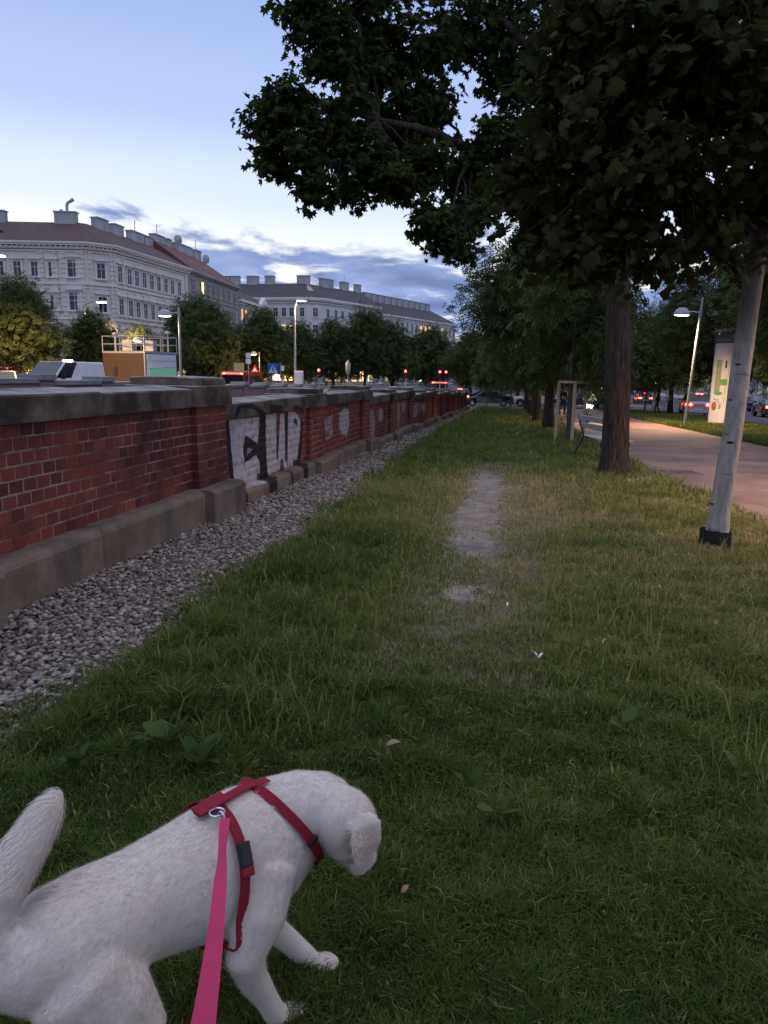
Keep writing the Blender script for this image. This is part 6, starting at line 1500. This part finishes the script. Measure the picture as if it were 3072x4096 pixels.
for y_ in (-.5, .4): mb.box((1.62, y_, 1.22), (.05, .8, .03), .12)
mb.build('wiper', M_trim, van)
mb = MB(); mb.box((2.42, 0, .82), (.14, 1.1, .18)); mb.build('grille', M_trim, van, bevel=.03)
car('delivery_van', 'dark van with stacked red brake lights behind the maple trunk', (8.7, 75.3, gz(75.3)+.016), R(85), paint_=M_cd, tail=True, **{**VAN, 'cat': 'van'})
# bus with red lamps behind the far wall
def bus(label, loc, rz, col):
    t = empty('city_bus', loc, rz, label, 'bus', 'buses'); mb = MB(); mb.b2(-6, 6, -1.25, 1.25, .35, 3.0); mb.build('body', col, t, bevel=.12)
    for s in (-1, 1):
        for k in range(6): mb = MB(); mb.b2(-5.6+k*1.9, -3.9+k*1.9, s*1.255-.01, s*1.255+.01, 1.3, 2.5); mb.build('side_window', M_cgl, t)
        for x in (-3.6, 3.4): mb = MB(); mb.lathe([(.2, -.14), (.5, -.14), (.5, .14), (.2, .14)], (x, s*1.1, .5), 18, axis='y'); mb.build('wheel', M_tyre, t)
        mb = MB(); mb.box((-6.02, s*.95, 1.1), (.06, .3, .35)); mb.build('tail_light', M_tail, t); mb = MB(); mb.box((-6.02, s*.95, 2.75), (.06, .28, .16)); mb.build('upper_light', M_tail, t)
    mb = MB(); mb.b2(-6.03, -5.98, -1.05, 1.05, 1.5, 2.55); mb.build('rear_window', M_cgl, t); mb = MB(); mb.b2(-6.04, -5.98, -.9, .9, 2.66, 2.86); mb.build('roof_light_strip', emat('red_strip', (1.0, .12, .05), .5) if 'red_strip' not in MATS else MATS['red_strip'], t); return t
bus('red bus with a glowing roof strip right of the tall grey lamp', (-27.5, 72.5, gl(66)-.35), R(100), M_cred).scale = (.9, .9, .85)
bus('red and white bus behind the far end of the brick wall', (-9.5, 92, gl(90)-.1), R(100), M_cred).scale = (.8, .8, .66)

# ------------------------------------------------------------------ wooden kiosk with railing
M_wood = pm('kiosk_boards', (0.040, 0.026, 0.018), (0.066, 0.042, 0.028), 2.2, .7, .3, stretch=(6, 6, .35), detail=8)
kz = gl(51)
k0 = (-30.8, 51.75); k1 = (-26.7, 50.4); k2 = (-25.7, 53.6); k3 = (k0[0]+k2[0]-k1[0], k0[1]+k2[1]-k1[1])
kk = empty('kiosk', (k1[0], k1[1], kz), 0, 'wooden kiosk with roof railing and green lit window behind the van', 'kiosk'); ko = kk.location
def kl(p): return (p[0]-ko.x, p[1]-ko.y)
ktop = 2.93-kz
mb = MB(); mb.prism([kl(p) for p in (k0, k1, k2, k3)], 0, ktop-.12); mb.build('body', M_wood, kk)
# boards of the clad side
dv = Vector((k1[0]-k0[0], k1[1]-k0[1], 0)); Lk = dv.length; rzk = math.atan2(dv.y, dv.x); nn = Vector((dv.y, -dv.x, 0)).normalized()
me = None
for i in range(24):
    c = Vector((k0[0], k0[1], 0))+dv*((i+.5)/24); mb = MB(); mb.box((0, 0, 0), (Lk/24-.018, .03, ktop-.2))
    if me is None: me = mb.mesh('board'); me.materials.append(M_wood)
    link('board', me, None, kk, (c.x-ko.x+nn.x*.016, c.y-ko.y+nn.y*.016, (ktop-.2)/2+.02), (0, 0, rzk))
mb = MB(); mb.box((0, 0, 0), (.42, .06, .58)); c = Vector((k0[0], k0[1], 0))+dv*.30; mb.build('vent', M_trim, kk, (c.x-ko.x+nn.x*.05, c.y-ko.y+nn.y*.05, 1.75), (0, 0, rzk))
mb = MB(); mb.prism([(x*1.02, y*1.02) for x, y in [kl(p) for p in (k0, k1, k2, k3)]], ktop-.118, ktop+.03); mb.build('roof', M_pole, kk)
d2 = Vector((k2[0]-k1[0], k2[1]-k1[1], 0)); L2 = d2.length; rz2 = math.atan2(d2.y, d2.x); n2_ = Vector((d2.y, -d2.x, 0)).normalized(); fc = Vector((k1[0], k1[1], 0))+d2*.5
def fpart(nm, x, z, w, h, mat, out): mb = MB(); mb.box((0, 0, 0), (w, .04, h)); return mb.build(nm, mat, kk, (fc.x-ko.x+n2_.x*out+d2.x/L2*x, fc.y-ko.y+n2_.y*out+d2.y/L2*x, z), (0, 0, rz2))
M_kw = pm('kiosk_white', (.55, .56, .62), (.6, .61, .66), 3, .6)
fpart('front_panel', 0, ktop/2-.03, L2-.3, ktop-.28, M_kw, .025); fpart('fascia', 0, ktop-.42, L2-.34, .42, M_kw, .05)
M_kg = glass_mat('kiosk_window_green', (.12, .22, .17), .2, (.16, .55, .34), .12)
fpart('window', -.55, ktop*.42, L2*.42, 1.25, M_kg, .055); fpart('window', .75, ktop*.42, L2*.34, 1.45, M_kg, .055); fpart('blind', -.55, ktop*.42+.72, L2*.42, .14, M_kw, .075); fpart('blind', .75, ktop*.42+.82, L2*.34, .14, M_kw, .075)
cs = [kl(p) for p in (k0, k1, k2, k3)]
for i in range(4):
    a, bq = cs[i], cs[(i+1) % 4]
    for zz in (ktop+.55, ktop+1.12): mb = MB(); mb.tube([(a[0], a[1], zz), (bq[0], bq[1], zz)], .035, 8); mb.build('rail', M_pole, kk)
    for t_ in ((0, .33, .66) if i % 2 == 0 else (0, .5)): mb = MB(); x, y = a[0]+(bq[0]-a[0])*t_, a[1]+(bq[1]-a[1])*t_; mb.tube([(x, y, ktop), (x, y, ktop+1.14)], .04, 8); mb.build('rail_post', M_pole, kk)
for (x, y, h) in ((-3.2, 1.6, 1.35), (-1.4, 2.2, 1.0), (.6, 2.6, 1.5)): mb = MB(); mb.tube([(x, y, ktop), (x, y, ktop+h)], .07, 8); mb.lathe([(.2, h+ktop-.12), (.24, h+ktop), (.02, h+ktop+.1)], (x, y, 0), 12); mb.build('roof_vent', M_pole, kk)
for (x, y) in ((-1.9, 1.3), (-.5, 1.9)): mb = MB(); mb.box((x, y, ktop+.45), (.8, .6, .8)); mb.build('air_unit', M_sheet, kk, bevel=.03)

# ------------------------------------------------------------------ signs and signals
M_blue = pm('sign_blue', (.02, .13, .5), None, 5, .4); M_swhite = pm('sign_white', (.75, .75, .75), None, 5, .5); M_sred = pm('sign_red', (.55, .02, .03), None, 5, .5); M_sblack = pm('sign_black', (.01, .01, .01), None, 5, .5)
def sign_post(name, label, x, y, z0, H, group=None): t = empty(name, (x, y, z0), 0, label, 'sign', group); mb = MB(); mb.tube([(0, 0, -.1), (0, 0, H)], .045, 8); mb.build('post', M_pole, t); return t
s = sign_post('crossing_sign', 'blue pedestrian crossing sign above the wall', -22.2, 68.4, gl(68), 3.1)
mb = MB(); mb.box((-.72, -.06, 2.55), (1.0, .05, 1.0)); mb.build('board', M_blue, s); mb = MB(); mb.add([(-1.14, -.09, 2.18), (-.30, -.09, 2.18), (-.72, -.09, 2.93)], [(0, 1, 2)]); mb.build('triangle', M_swhite, s)
mb = MB(); mb.tube([(-.70, -.10, 2.72), (-.70, -.10, 2.5)], .06, 6); mb.tube([(-.70, -.10, 2.5), (-.86, -.10, 2.24)], .035, 6); mb.tube([(-.70, -.10, 2.5), (-.58, -.10, 2.24)], .035, 6); mb.tube([(-.70, -.10, 2.66), (-.88, -.10, 2.48)], .025, 6); mb.lathe([(.0, -.02), (.05, -.01), (.05, .01), (0, .02)], (-.70, -.10, 2.80), 10, axis='y'); mb.build('walking_figure', M_sblack, s); mb = MB(); mb.box((.25, -.06, 2.6), (.3, .05, .5)); mb.build('side_board', M_swhite, s)
s = sign_post('bus_stop_sign', 'bus stop sign with a cream board left of the small lamp', -25.3, 68.1, gl(68), 3.6); mb = MB(); mb.box((0, -.06, 3.2), (.5, .05, .45)); mb.box((0, -.06, 3.75), (.45, .05, .5)); mb.build('board', M_swhite, s); mb = MB(); mb.box((-.95, -.05, 2.6), (1.0, .05, .9)); mb.build('timetable', pm('timetable', (.45, .38, .25), None, 8, .6), s)
s = sign_post('warning_sign', 'red bordered triangular warning sign beside the small lamp', -28.2, 77.9, gl(78), 2.9); mb = MB(); mb.add([(-.6, -.05, 2.15), (.6, -.05, 2.15), (0, -.05, 3.2)], [(0, 1, 2)]); mb.build('border', M_sred, s); mb = MB(); mb.add([(-.36, -.07, 2.28), (.36, -.07, 2.28), (0, -.07, 2.9)], [(0, 1, 2)]); mb.build('field', M_swhite, s); mb = MB(); mb.box((0, -.09, 2.40), (.36, .03, .12)); mb.build('symbol', M_sblack, s)
M_sigr = emat('red_signal', (1.0, .04, .03), 5.0); M_sigg = emat('green_signal', (.05, 1.0, .55), 8.0)
def signal(label, x, y, z0, H, lit, rz=0):
    t = empty('traffic_light', (x, y, z0), rz, label, 'traffic light', 'traffic lights'); mb = MB(); mb.tube([(0, 0, -.1), (0, 0, H)], .06, 8); mb.build('post', M_pole, t); mb = MB(); mb.box((0, -.12, H-.4), (.34, .22, 1.0)); mb.build('housing', M_sblack, t, bevel=.03)
    for k, z in enumerate((H-.1, H-.4, H-.7)):
        on = (lit == 'red' and k == 0) or (lit == 'green' and k == 2); mb = MB(); mb.lathe([(0, -.26), (.12, -.25), (.13, -.23)], (0, 0, z), 14, axis='y'); mb.build('signal_lens', (M_sigr if lit == 'red' else M_sigg) if on else M_sblack, t)
    return t
signal('red traffic light beside the tall hooked lamp', -20.5, 76.5, gl(76), 2.75, 'red'); signal('red traffic light in front of the round dark tree', -12.4, 85.0, gl(85), 3.0, 'red'); signal('left one of the red traffic light pair before the far trees', -8.4, 85.0, gl(85), 3.0, 'red'); signal('right one of the red traffic light pair before the far trees', -7.75, 85.5, gl(85.5), 3.0, 'red'); signal('green traffic light by the leaning verge trunk', 13.7, 76, gz(76), 3.3, 'green')
s = sign_post('pole_banner', 'pale banner hanging on a pole left of the middle trees', -16.8, 74, gl(74), 3.6); mb = MB(); mb.lathe([(.02, 2.2), (.22, 2.3), (.26, 3.3), (.03, 3.7)], (0, 0, 0), 10); mb.build('furled_parasol', pm('parasol_cloth', (.5, .45, .4), None, 8, .8), s)
s = sign_post('poster_box', 'white switch box on the foot of the tall hooked lamp', -22.0, 73.9, gl(74), 1.2); mb = MB(); mb.b2(-.42, .42, -.3, .3, 0, 2.5); mb.build('cabinet', M_swhite, s, bevel=.03)
s = sign_post('white_board_sign', 'large white direction board seen from behind among the verge trees', 9.55, 63.6, gz(63.6), 3.3); mb = MB(); mb.b2(-.50, .50, -.04, .0, 2.3, 4.0); mb.build('board', M_swhite, s); mb = MB(); mb.b2(-.44, .44, -.07, -.05, 2.9, 2.96); mb.b2(-.03, .03, -.07, -.05, 2.4, 3.9); mb.build('bracket', M_pole, s)
# ================================================================== ALONG THE FOOTPATH
# advertising column
M_colw, nt, b = newmat('column_paper')
c, h, _ = noise_col(nt, (.40, .385, .40), (.48, .465, .48), 2.2, coord='Object'); g = nt.nodes.new('ShaderNodeNewGeometry')
n_ = nt.nodes.new('ShaderNodeTexNoise'); n_.inputs['Scale'].default_value = 1.6; n_.inputs['Detail'].default_value = 7; nt.links.new(g.outputs['Position'], n_.inputs['Vector'])
r_ = nt.nodes.new('ShaderNodeMapRange'); r_.inputs[1].default_value = .62; r_.inputs[2].default_value = .7; r_.inputs[4].default_value = .5; nt.links.new(n_.outputs[0], r_.inputs[0]); nt.links.new(mixc(nt, r_.outputs[0], c, (.34, .33, .35)), b.inputs['Base Color']); b.inputs['Roughness'].default_value = .8
cz = gz(38.5)-.03; cxx, cyy = 10.35, 38.5
ac = empty('advertising_column', (cxx, cyy, cz), 0, 'round white advertising column with dark cap and torn posters', 'column')
mb = MB(); mb.lathe([(.78, -.1), (.78, .12), (.74, .16), (.73, 3.95), (.74, 4.0)], n=40); mb.build('drum', M_colw, ac)
mb = MB(); mb.lathe([(.75, 3.98), (.78, 4.02), (.80, 4.10), (.76, 4.14), (.77, 4.28), (.88, 4.42), (.93, 4.50), (.92, 4.56), (.5, 4.68), (.02, 4.72)], n=40); mb.build('cap', pm('column_cap', (.045, .055, .075), (.07, .08, .10), 4, .5), ac)
M_green = pm('poster_green', (.07, .22, .06), (.10, .28, .08), 4, .7); M_pr = pm('poster_red', (.34, .09, .08), None, 6, .7); M_olive = pm('poster_olive', (.16, .2, .12), (.22, .24, .17), 5, .7)
def poster(nm, a0, a1, z0, z1, mat, rr=.737, n=8, shape=None):
    V = []; F = []
    for i in range(n+1):
        t = i/n; a = R(a0+(a1-a0)*t); zz0, zz1 = (z0, z1) if shape is None else shape(t)
        V += [(rr*math.cos(a), rr*math.sin(a), zz0), (rr*math.cos(a), rr*math.sin(a), zz1)]
    for i in range(n): F.append((2*i, 2*i+2, 2*i+3, 2*i+1))
    return MB().add(V, F).build(nm, mat, ac)
# angles: 270 degrees faces the camera side, smaller values turn left
poster('poster', 203, 228, 1.55, 3.2, M_olive); poster('poster', 228, 252, 1.98, 2.28, M_green, .739); poster('poster', 206, 240, 1.52, 1.72, M_green, .740, 10, lambda t: (1.62-.12*math.sqrt(max(0, 1-(2*t-1)**2)), 1.62+.06*math.sqrt(max(0, 1-(2*t-1)**2)))); poster('poster', 288, 300, 3.0, 3.25, M_sblack, .738); poster('poster', 290, 296, 1.2, 3.0, M_olive, .738)
poster('sticker', 198, 222, .75, 1.15, M_pr, .740, 14, lambda t: (.98-.22*math.sqrt(max(0, 1-(2*t-1)**2)), .98+.22*math.sqrt(max(0, 1-(2*t-1)**2))))
# lettering in an arc round the red disc
for i, ch in enumerate('ATION'):
    cu = bpy.data.curves.new('letter', 'FONT'); cu.body = ch; cu.size = .17; cu.align_x = 'CENTER'; cu.align_y = 'CENTER'; cu.extrude = .002
    o = bpy.data.objects.new('tmp', cu); COL.objects.link(o); dg = bpy.context.evaluated_depsgraph_get(); me = bpy.data.meshes.new_from_object(o.evaluated_get(dg)); bpy.data.objects.remove(o); me.name = 'letter'; me.materials.clear(); me.materials.append(M_sblack)
    ph = R(88-i*26); px_, pz_ = .30*math.cos(ph), .30*math.sin(ph); a = R(211)+px_/.74
    o = link('letter', me, None, ac); out_ = Vector((math.cos(a), math.sin(a), 0)); rt_ = Vector((-math.sin(a), math.cos(a), 0))
    base_m = Matrix((rt_, UP, out_)).transposed().to_4x4(); o.matrix_local = Matrix.Translation(out_*.742+UP*(1.0+pz_)) @ base_m @ Matrix.Rotation(ph-math.pi/2, 4, 'Z')
# thin scratches and hooks on the paper
for (a0, a1, z0, z1) in ((254, 255, 2.4, 3.25), (240, 246, 2.8, 3.15), (246, 247, 1.1, 1.9)): poster('scratch', a0, a1, z0, z1, M_trim, .738, 2)

# bench on its concrete slab
M_bw = pm('bench_slat', (.33, .32, .31), (.44, .43, .42), 5, .75, .3, stretch=(.4, 5, 5)); M_bi = pm('bench_iron', (.035, .033, .03), (.06, .055, .05), 12, .6, metal=.3)
bz = gz(15.7)
slab = tag(MB().b2(-.95, .95, -.55, .5, -.2, .045).build('concrete_slab', pm('slab_concrete', (.13, .125, .12), (.2, .19, .18), 4, .95, .4), None, (1.95, 15.9, bz), (0, 0, R(-76)), bevel=.02), 'weathered concrete slab under the bench', 'slab')
bench = empty('park_bench', (1.95, 15.9, bz+.045), R(-76), 'slatted park bench on a concrete slab behind the maple trunk', 'bench')
# bench local: x along the seat, +y towards the footpath (front)
for x in (-.72, .72):
    mb = MB(); mb.tube([(x, -.44, 0), (x, -.27, .30), (x, -.20, .45), (x, -.27, .68), (x, -.34, .93)], [.026, .024, .024, .022, .02], 8); mb.build('rear_leg', M_bi, bench)
    mb = MB(); mb.tube([(x, .30, 0), (x, .20, .25), (x, .24, .42)], [.026, .024, .024], 8); mb.tube([(x, .25, .42), (x, -.20, .44)], .022, 8); mb.build('front_leg', M_bi, bench)
for k in range(4): mb = MB(); mb.box((0, .22-k*.125, .462+.008*(k == 0)), (1.7, .105, .03)); mb.build('seat_slat', M_bw, bench, bevel=.008)
for k, (y, z) in enumerate(((-.262, .70), (-.315, .86))):
    mb = MB(); mb.add([(-.85, y-.02+.018, z-.058), (.85, y-.02+.018, z-.058), (.85, y+.02+.018, z-.055), (-.85, y+.02+.018, z-.055), (-.85, y-.02-.018, z+.058), (.85, y-.02-.018, z+.058), (.85, y+.02-.018, z+.061), (-.85, y+.02-.018, z+.061)], [(0,3,2,1),(4,5,6,7),(0,1,5,4),(1,2,6,5),(2,3,7,6),(3,0,4,7)]); mb.build('back_slat', M_bw, bench, bevel=.008)
# drain grate
M_gr = pm('grate_iron', (.16, .12, .10), (.22, .17, .14), 20, .7, metal=.2)
gr = empty('drain_grate', (3.18, 14.25, gz(14.25)+.018), R(8), 'iron drain grate set in the footpath edge', 'grate')
mb = MB(); 
for (x0, x1, y0, y1) in ((-.3, .3, -.3, -.26), (-.3, .3, .26, .3), (-.3, -.26, -.258, .258), (.26, .3, -.258, .258)): mb.b2(x0, x1, y0, y1, 0, .014)
mb.build('frame', M_gr, gr)
for k in range(7): mb = MB(); mb.b2(-.235+k*.072, -.20+k*.072, -.256, .256, 0, .012); mb.build('bar', M_gr, gr)
mb = MB(); mb.b2(-.26, .26, -.26, .26, -.001, .002); mb.build('pit', M_sblack, gr)
# low standpipe on the verge
sp_ = empty('water_tap', (11.6, 30.2, gz(30.2)), 0, 'small dark standpipe in the verge grass at the right', 'tap'); mb = MB(); mb.tube([(0, 0, -.1), (0, 0, .42)], .04, 8); mb.build('post', M_bi, sp_); mb = MB(); mb.box((0, 0, .44), (.4, .12, .07)); mb.build('head', M_bi, sp_, bevel=.01)
# low railing along the road
for k in range(4):
    rl = empty('low_railing', (12.0, 58+k*2.6, gz(58+k*2.6)), R(90), ('nearest', 'second', 'third', 'farthest')[k]+' hoop of the low kerb railing beyond the verge', 'railing', 'kerb railings'); mb = MB(); mb.tube([(-1.1, 0, -.1), (-1.1, 0, .5), (-1.0, 0, .6), (1.0, 0, .6), (1.1, 0, .5), (1.1, 0, -.1)], .025, 6); mb.build('hoop', M_pole, rl); mb = MB(); mb.tube([(-1.1, 0, .3), (1.1, 0, .3)], .018, 6); mb.build('mid_bar', M_pole, rl)

# ================================================================== PEOPLE AND A SMALL DOG
M_skin = pm('skin', (.42, .26, .19), None, 10, .6); M_dkc = pm('dark_cloth', (.015, .015, .018), (.025, .025, .03), 9, .9); M_teal = pm('pale_teal_cloth', (.22, .33, .34), (.3, .42, .42), 7, .9); M_jean = pm('jeans', (.05, .06, .09), None, 9, .9); M_hair = pm('dark_hair', (.02, .015, .012), None, 20, .7); M_shoe = pm('shoe', (.03, .03, .03), None, 9, .6)
def skin_body(J, E, mats, face_mat, root_i=0, sub=2):
    """J: list of (x,y,z,r); E: edges; face_mat(point)->index"""
    me = bpy.data.meshes.new('body'); me.from_pydata([j[:3] for j in J], E, []); o = bpy.data.objects.new('tmp', me); COL.objects.link(o)
    sk = o.modifiers.new('s', 'SKIN'); sk.use_smooth_shade = True
    for i, v in enumerate(me.skin_vertices[0].data): v.radius = (J[i][3], J[i][3]) if len(J[i]) == 4 else (J[i][3], J[i][4]); v.use_root = (i == root_i)
    ss = o.modifiers.new('u', 'SUBSURF'); ss.levels = sub; ss.render_levels = sub
    dg = bpy.context.evaluated_depsgraph_get(); out = bpy.data.meshes.new_from_object(o.evaluated_get(dg)); bpy.data.objects.remove(o); out.name = 'body'; out.materials.clear()
    for m in mats: out.materials.append(m)
    seg = [(np.array(J[a][:3]), np.array(J[b_][:3])) for a, b_ in E]
    for p in out.polygons:
        c = np.array(p.center); bd, bk = 9e9, 0
        for k, (a, b_) in enumerate(seg):
            ab = b_-a; t = np.clip(np.dot(c-a, ab)/max(1e-9, np.dot(ab, ab)), 0, 1); d = np.linalg.norm(c-a-ab*t)
            if d < bd: bd, bk = d, k
        p.material_index = face_mat(bk)
    return out
# joints: 0 pelvis 1 belly 2 chest 3 neck 4 head0 5 head1 | L: 6 sh 7 el 8 wr 9 hand | R: 10..13 | L leg 14 hip 15 knee 16 ankle 17 toe | R leg 18..21
PE = [(0,1),(1,2),(2,3),(3,4),(4,5),(2,6),(6,7),(7,8),(8,9),(2,10),(10,11),(11,12),(12,13),(0,14),(14,15),(15,16),(16,17),(0,18),(18,19),(19,20),(20,21)]
PRR = [.14,.13,.15,.055,.085,.085,.07,.05,.034,.036,.07,.05,.034,.036,.10,.065,.045,.04,.10,.065,.045,.04]
def pmat(k): return 1 if k in (3, 4, 8, 12) else (2 if k in (13, 14, 15, 17, 18, 19) else (3 if k in (16, 20) else 0))
def person(label, loc, rz, P, top, leg, hair=None, group='people on the footpath'):
    t = empty('person', loc, rz, label, 'person', group); J = [(*p, r) for p, r in zip(P, PRR)]; link('body', skin_body(J, PE, [top, M_skin, leg, M_shoe], pmat), None, t)
    a, b_ = Vector(P[4]), Vector(P[5]); ax = (b_-a).normalized(); sd = ax.cross(Vector((0, 1, .01))).normalized(); mb = MB()
    if hair is not None: ellipsoid(mb, b_+ax*.012-Vector((.02, 0, 0)), (sd, ax.cross(sd), ax), (.112, .112, .10), 10); mb.build('hair' if hair is M_hair else 'helmet', hair, t)
    for s in (-1, 1):      # fingers on each hand
        w_, h_ = Vector(P[8 if s > 0 else 12]), Vector(P[9 if s > 0 else 13]); d = (h_-w_).normalized(); q = d.cross(UP).normalized() if abs(d.z) < .95 else Vector((1, 0, 0)); mb = MB()
        for k, l in enumerate((.06, .075, .08, .07)): o_ = h_+q*(k-1.5)*.018; mb.tube([o_, o_+d*l*.6, o_+d*l*.9-UP*.01], [.009, .009, .007], 6)
        mb.tube([w_+d*.03+q*.03, w_+d*.06+q*.055, w_+d*.10+q*.06], [.011, .010, .008], 6); fo_ = mb.build('fingers', M_skin, t)
    return t
# bending person between the trunks, facing the small dog (local +x)
BEND = [(0,0,.86),(.12,0,.98),(.34,0,1.10),(.46,0,1.14),(.52,0,1.15),(.62,0,1.16),(.36,.17,1.06),(.44,.19,.80),(.58,.16,.60),(.63,.15,.54),(.36,-.17,1.06),(.46,-.19,.82),(.60,-.15,.62),(.65,-.14,.56),(-.02,.10,.80),(.05,.11,.45),(-.06,.11,.09),(.10,.12,.03),(-.02,-.10,.80),(.02,-.11,.44),(-.12,-.11,.09),(.04,-.12,.03)]
person('person in black bending down towards the small dog between the trunks', (1.75, 36.3, gz(36.3)), R(-20), BEND, M_dkc, M_dkc, M_hair)
WALK = [(0,0,.95),(0,0,1.10),(.01,0,1.35),(.02,0,1.50),(.03,0,1.57),(.035,0,1.68),(.0,.19,1.42),(-.06,.24,1.16),(.06,.25,.94),(.08,.25,.87),(.0,-.19,1.42),(.06,-.24,1.17),(.20,-.23,.98),(.24,-.22,.92),(0,.10,.90),(.14,.10,.50),(.06,.10,.09),(.22,.10,.03),(0,-.10,.90),(-.05,-.10,.48),(-.26,-.10,.12),(-.14,-.10,.03)]
person('pedestrian in black walking on the verge in front of the silver car', (10.1, 54.5, gz(54.5)), R(170), WALK, M_dkc, M_dkc, M_hair)
person('person in black standing on the footpath beyond the stakes', (3.15, 48.0, gz(48)), R(-80), WALK, M_dkc, M_dkc, M_hair)
# scooter and rider, coming towards the camera (local +x is forward)
sx, sy = 3.75, 37.6; szz = gz(sy)+.018; srz = R(-97)
sc_ = empty('motor_scooter', (sx, sy, szz), srz, 'motor scooter with two bright headlights on the footpath', 'scooter')
for x, nm in ((-.55, 'rear_wheel'), (.68, 'front_wheel')): mb = MB(); mb.lathe([(.13, -.05), (.23, -.055), (.255, -.02), (.255, .02), (.23, .055), (.13, .05)], (x, 0, .255), 20, axis='y'); w_ = mb.build(nm, M_tyre, sc_); mb = MB(); mb.lathe([(.02, .04), (.13, .05), (.13, -.05), (.02, -.04)], (x, 0, .255), 16, axis='y'); mb.build('rim', M_rim, w_)
M_scp = paintm('scooter_paint', (.05, .07, .08))
mb = MB(); mb.add([(-.85,-.17,.45),(-.1,-.20,.30),(-.1,.20,.30),(-.85,.17,.45),(-.9,-.13,.72),(-.12,-.16,.70),(-.12,.16,.70),(-.9,.13,.72)], [(0,3,2,1),(4,5,6,7),(0,1,5,4),(1,2,6,5),(2,3,7,6),(3,0,4,7)]); mb.build('rear_body', M_scp, sc_, bevel=.05)
mb = MB(); mb.b2(-.12, .42, -.17, .17, .24, .32); mb.build('footboard', M_trim, sc_, bevel=.02)
mb = MB(); mb.add([(.38,-.22,.28),(.50,-.18,.30),(.50,.18,.30),(.38,.22,.28),(.30,-.22,.92),(.46,-.17,.95),(.46,.17,.95),(.30,.22,.92)], [(0,3,2,1),(4,5,6,7),(0,1,5,4),(1,2,6,5),(2,3,7,6),(3,0,4,7)]); mb.build('leg_shield', M_scp, sc_, bevel=.04)
mb = MB(); mb.tube([(.68, 0, .26), (.48, 0, .75), (.36, 0, 1.06)], .035, 8); mb.tube([(.34, -.34, 1.06), (.40, 0, 1.04), (.34, .34, 1.06)], .02, 8); mb.build('handlebar', M_trim, sc_)
mb = MB(); mb.b2(-.85, -.05, -.14, .14, .70, .80); mb.build('seat', M_trim, sc_, bevel=.04)
for s in (-1, 1): mb = MB(); mb.lathe([(0, .075), (.07, .06), (.085, .0)], (.47, s*.105, .80), 14, axis='x'); mb.build('headlight', M_headl, sc_); mb = MB(); mb.tube([(.34, s*.28, 1.06), (.34, s*.36, 1.24)], .012, 6); mb.lathe([(.0, -.01), (.06, .0), (.0, .01)], (.34, s*.37, 1.26), 10, axis='x'); mb.build('mirror', M_trim, sc_)
RIDE = [(-.38,0,.86),(-.36,0,1.0),(-.26,0,1.24),(-.20,0,1.38),(-.17,0,1.45),(-.15,0,1.57),(-.25,.19,1.30),(-.08,.28,1.10),(.20,.29,1.06),(.28,.28,1.06),(-.25,-.19,1.30),(-.08,-.28,1.10),(.20,-.29,1.06),(.28,-.28,1.06),(-.34,.11,.84),(.06,.17,.78),(.10,.14,.40),(.24,.14,.35),(-.34,-.11,.84),(.06,-.17,.78),(.10,-.14,.40),(.24,-.14,.35)]
person('scooter rider in a pale teal jacket and dark helmet', (sx, sy, szz), srz, RIDE, M_teal, M_dkc, pm('helmet_shell', (.04, .02, .02), None, 6, .25))
# small fawn dog
sd_ = empty('small_dog', (2.35, 34.2, gz(34.2)+.018), R(-70), 'small fawn and white dog standing on the footpath by the stakes', 'dog')
DJ = [(-.02,0,.30,.10),(.16,0,.31,.115),(.26,0,.38,.085),(.33,0,.47,.075),(.40,0,.48,.07),(.50,0,.44,.035),(-.20,0,.31,.10),(-.32,0,.36,.03),(-.38,0,.46,.02),(.16,.08,.20,.045),(.17,.08,.03,.03),(.16,-.08,.20,.045),(.17,-.08,.03,.03),(-.22,.08,.20,.055),(-.26,.08,.12,.03),(-.22,.08,.03,.03),(-.22,-.08,.20,.055),(-.26,-.08,.12,.03),(-.22,-.08,.03,.03)]
DE = [(0,1),(1,2),(2,3),(3,4),(4,5),(0,6),(6,7),(7,8),(1,9),(9,10),(1,11),(11,12),(6,13),(13,14),(14,15),(6,16),(16,17),(17,18)]
M_fawn = pm('fawn_fur', (.45, .28, .14), (.55, .38, .22), 8, .9); M_wfur = pm('white_fur', (.66, .6, .54), None, 8, .9)
link('body', skin_body(DJ, DE, [M_fawn, M_wfur], lambda k: 1 if k in (4, 9, 11, 14, 17, 8, 10) else 0), None, sd_)
for s in (-1, 1): mb = MB(); mb.add([(.34, s*.02, .53), (.34, s*.075, .51), (.40, s*.045, .52), (.35, s*.06, .63)], [(0, 1, 3), (1, 2, 3), (2, 0, 3), (0, 2, 1)]); mb.build('ear', M_fawn, sd_)
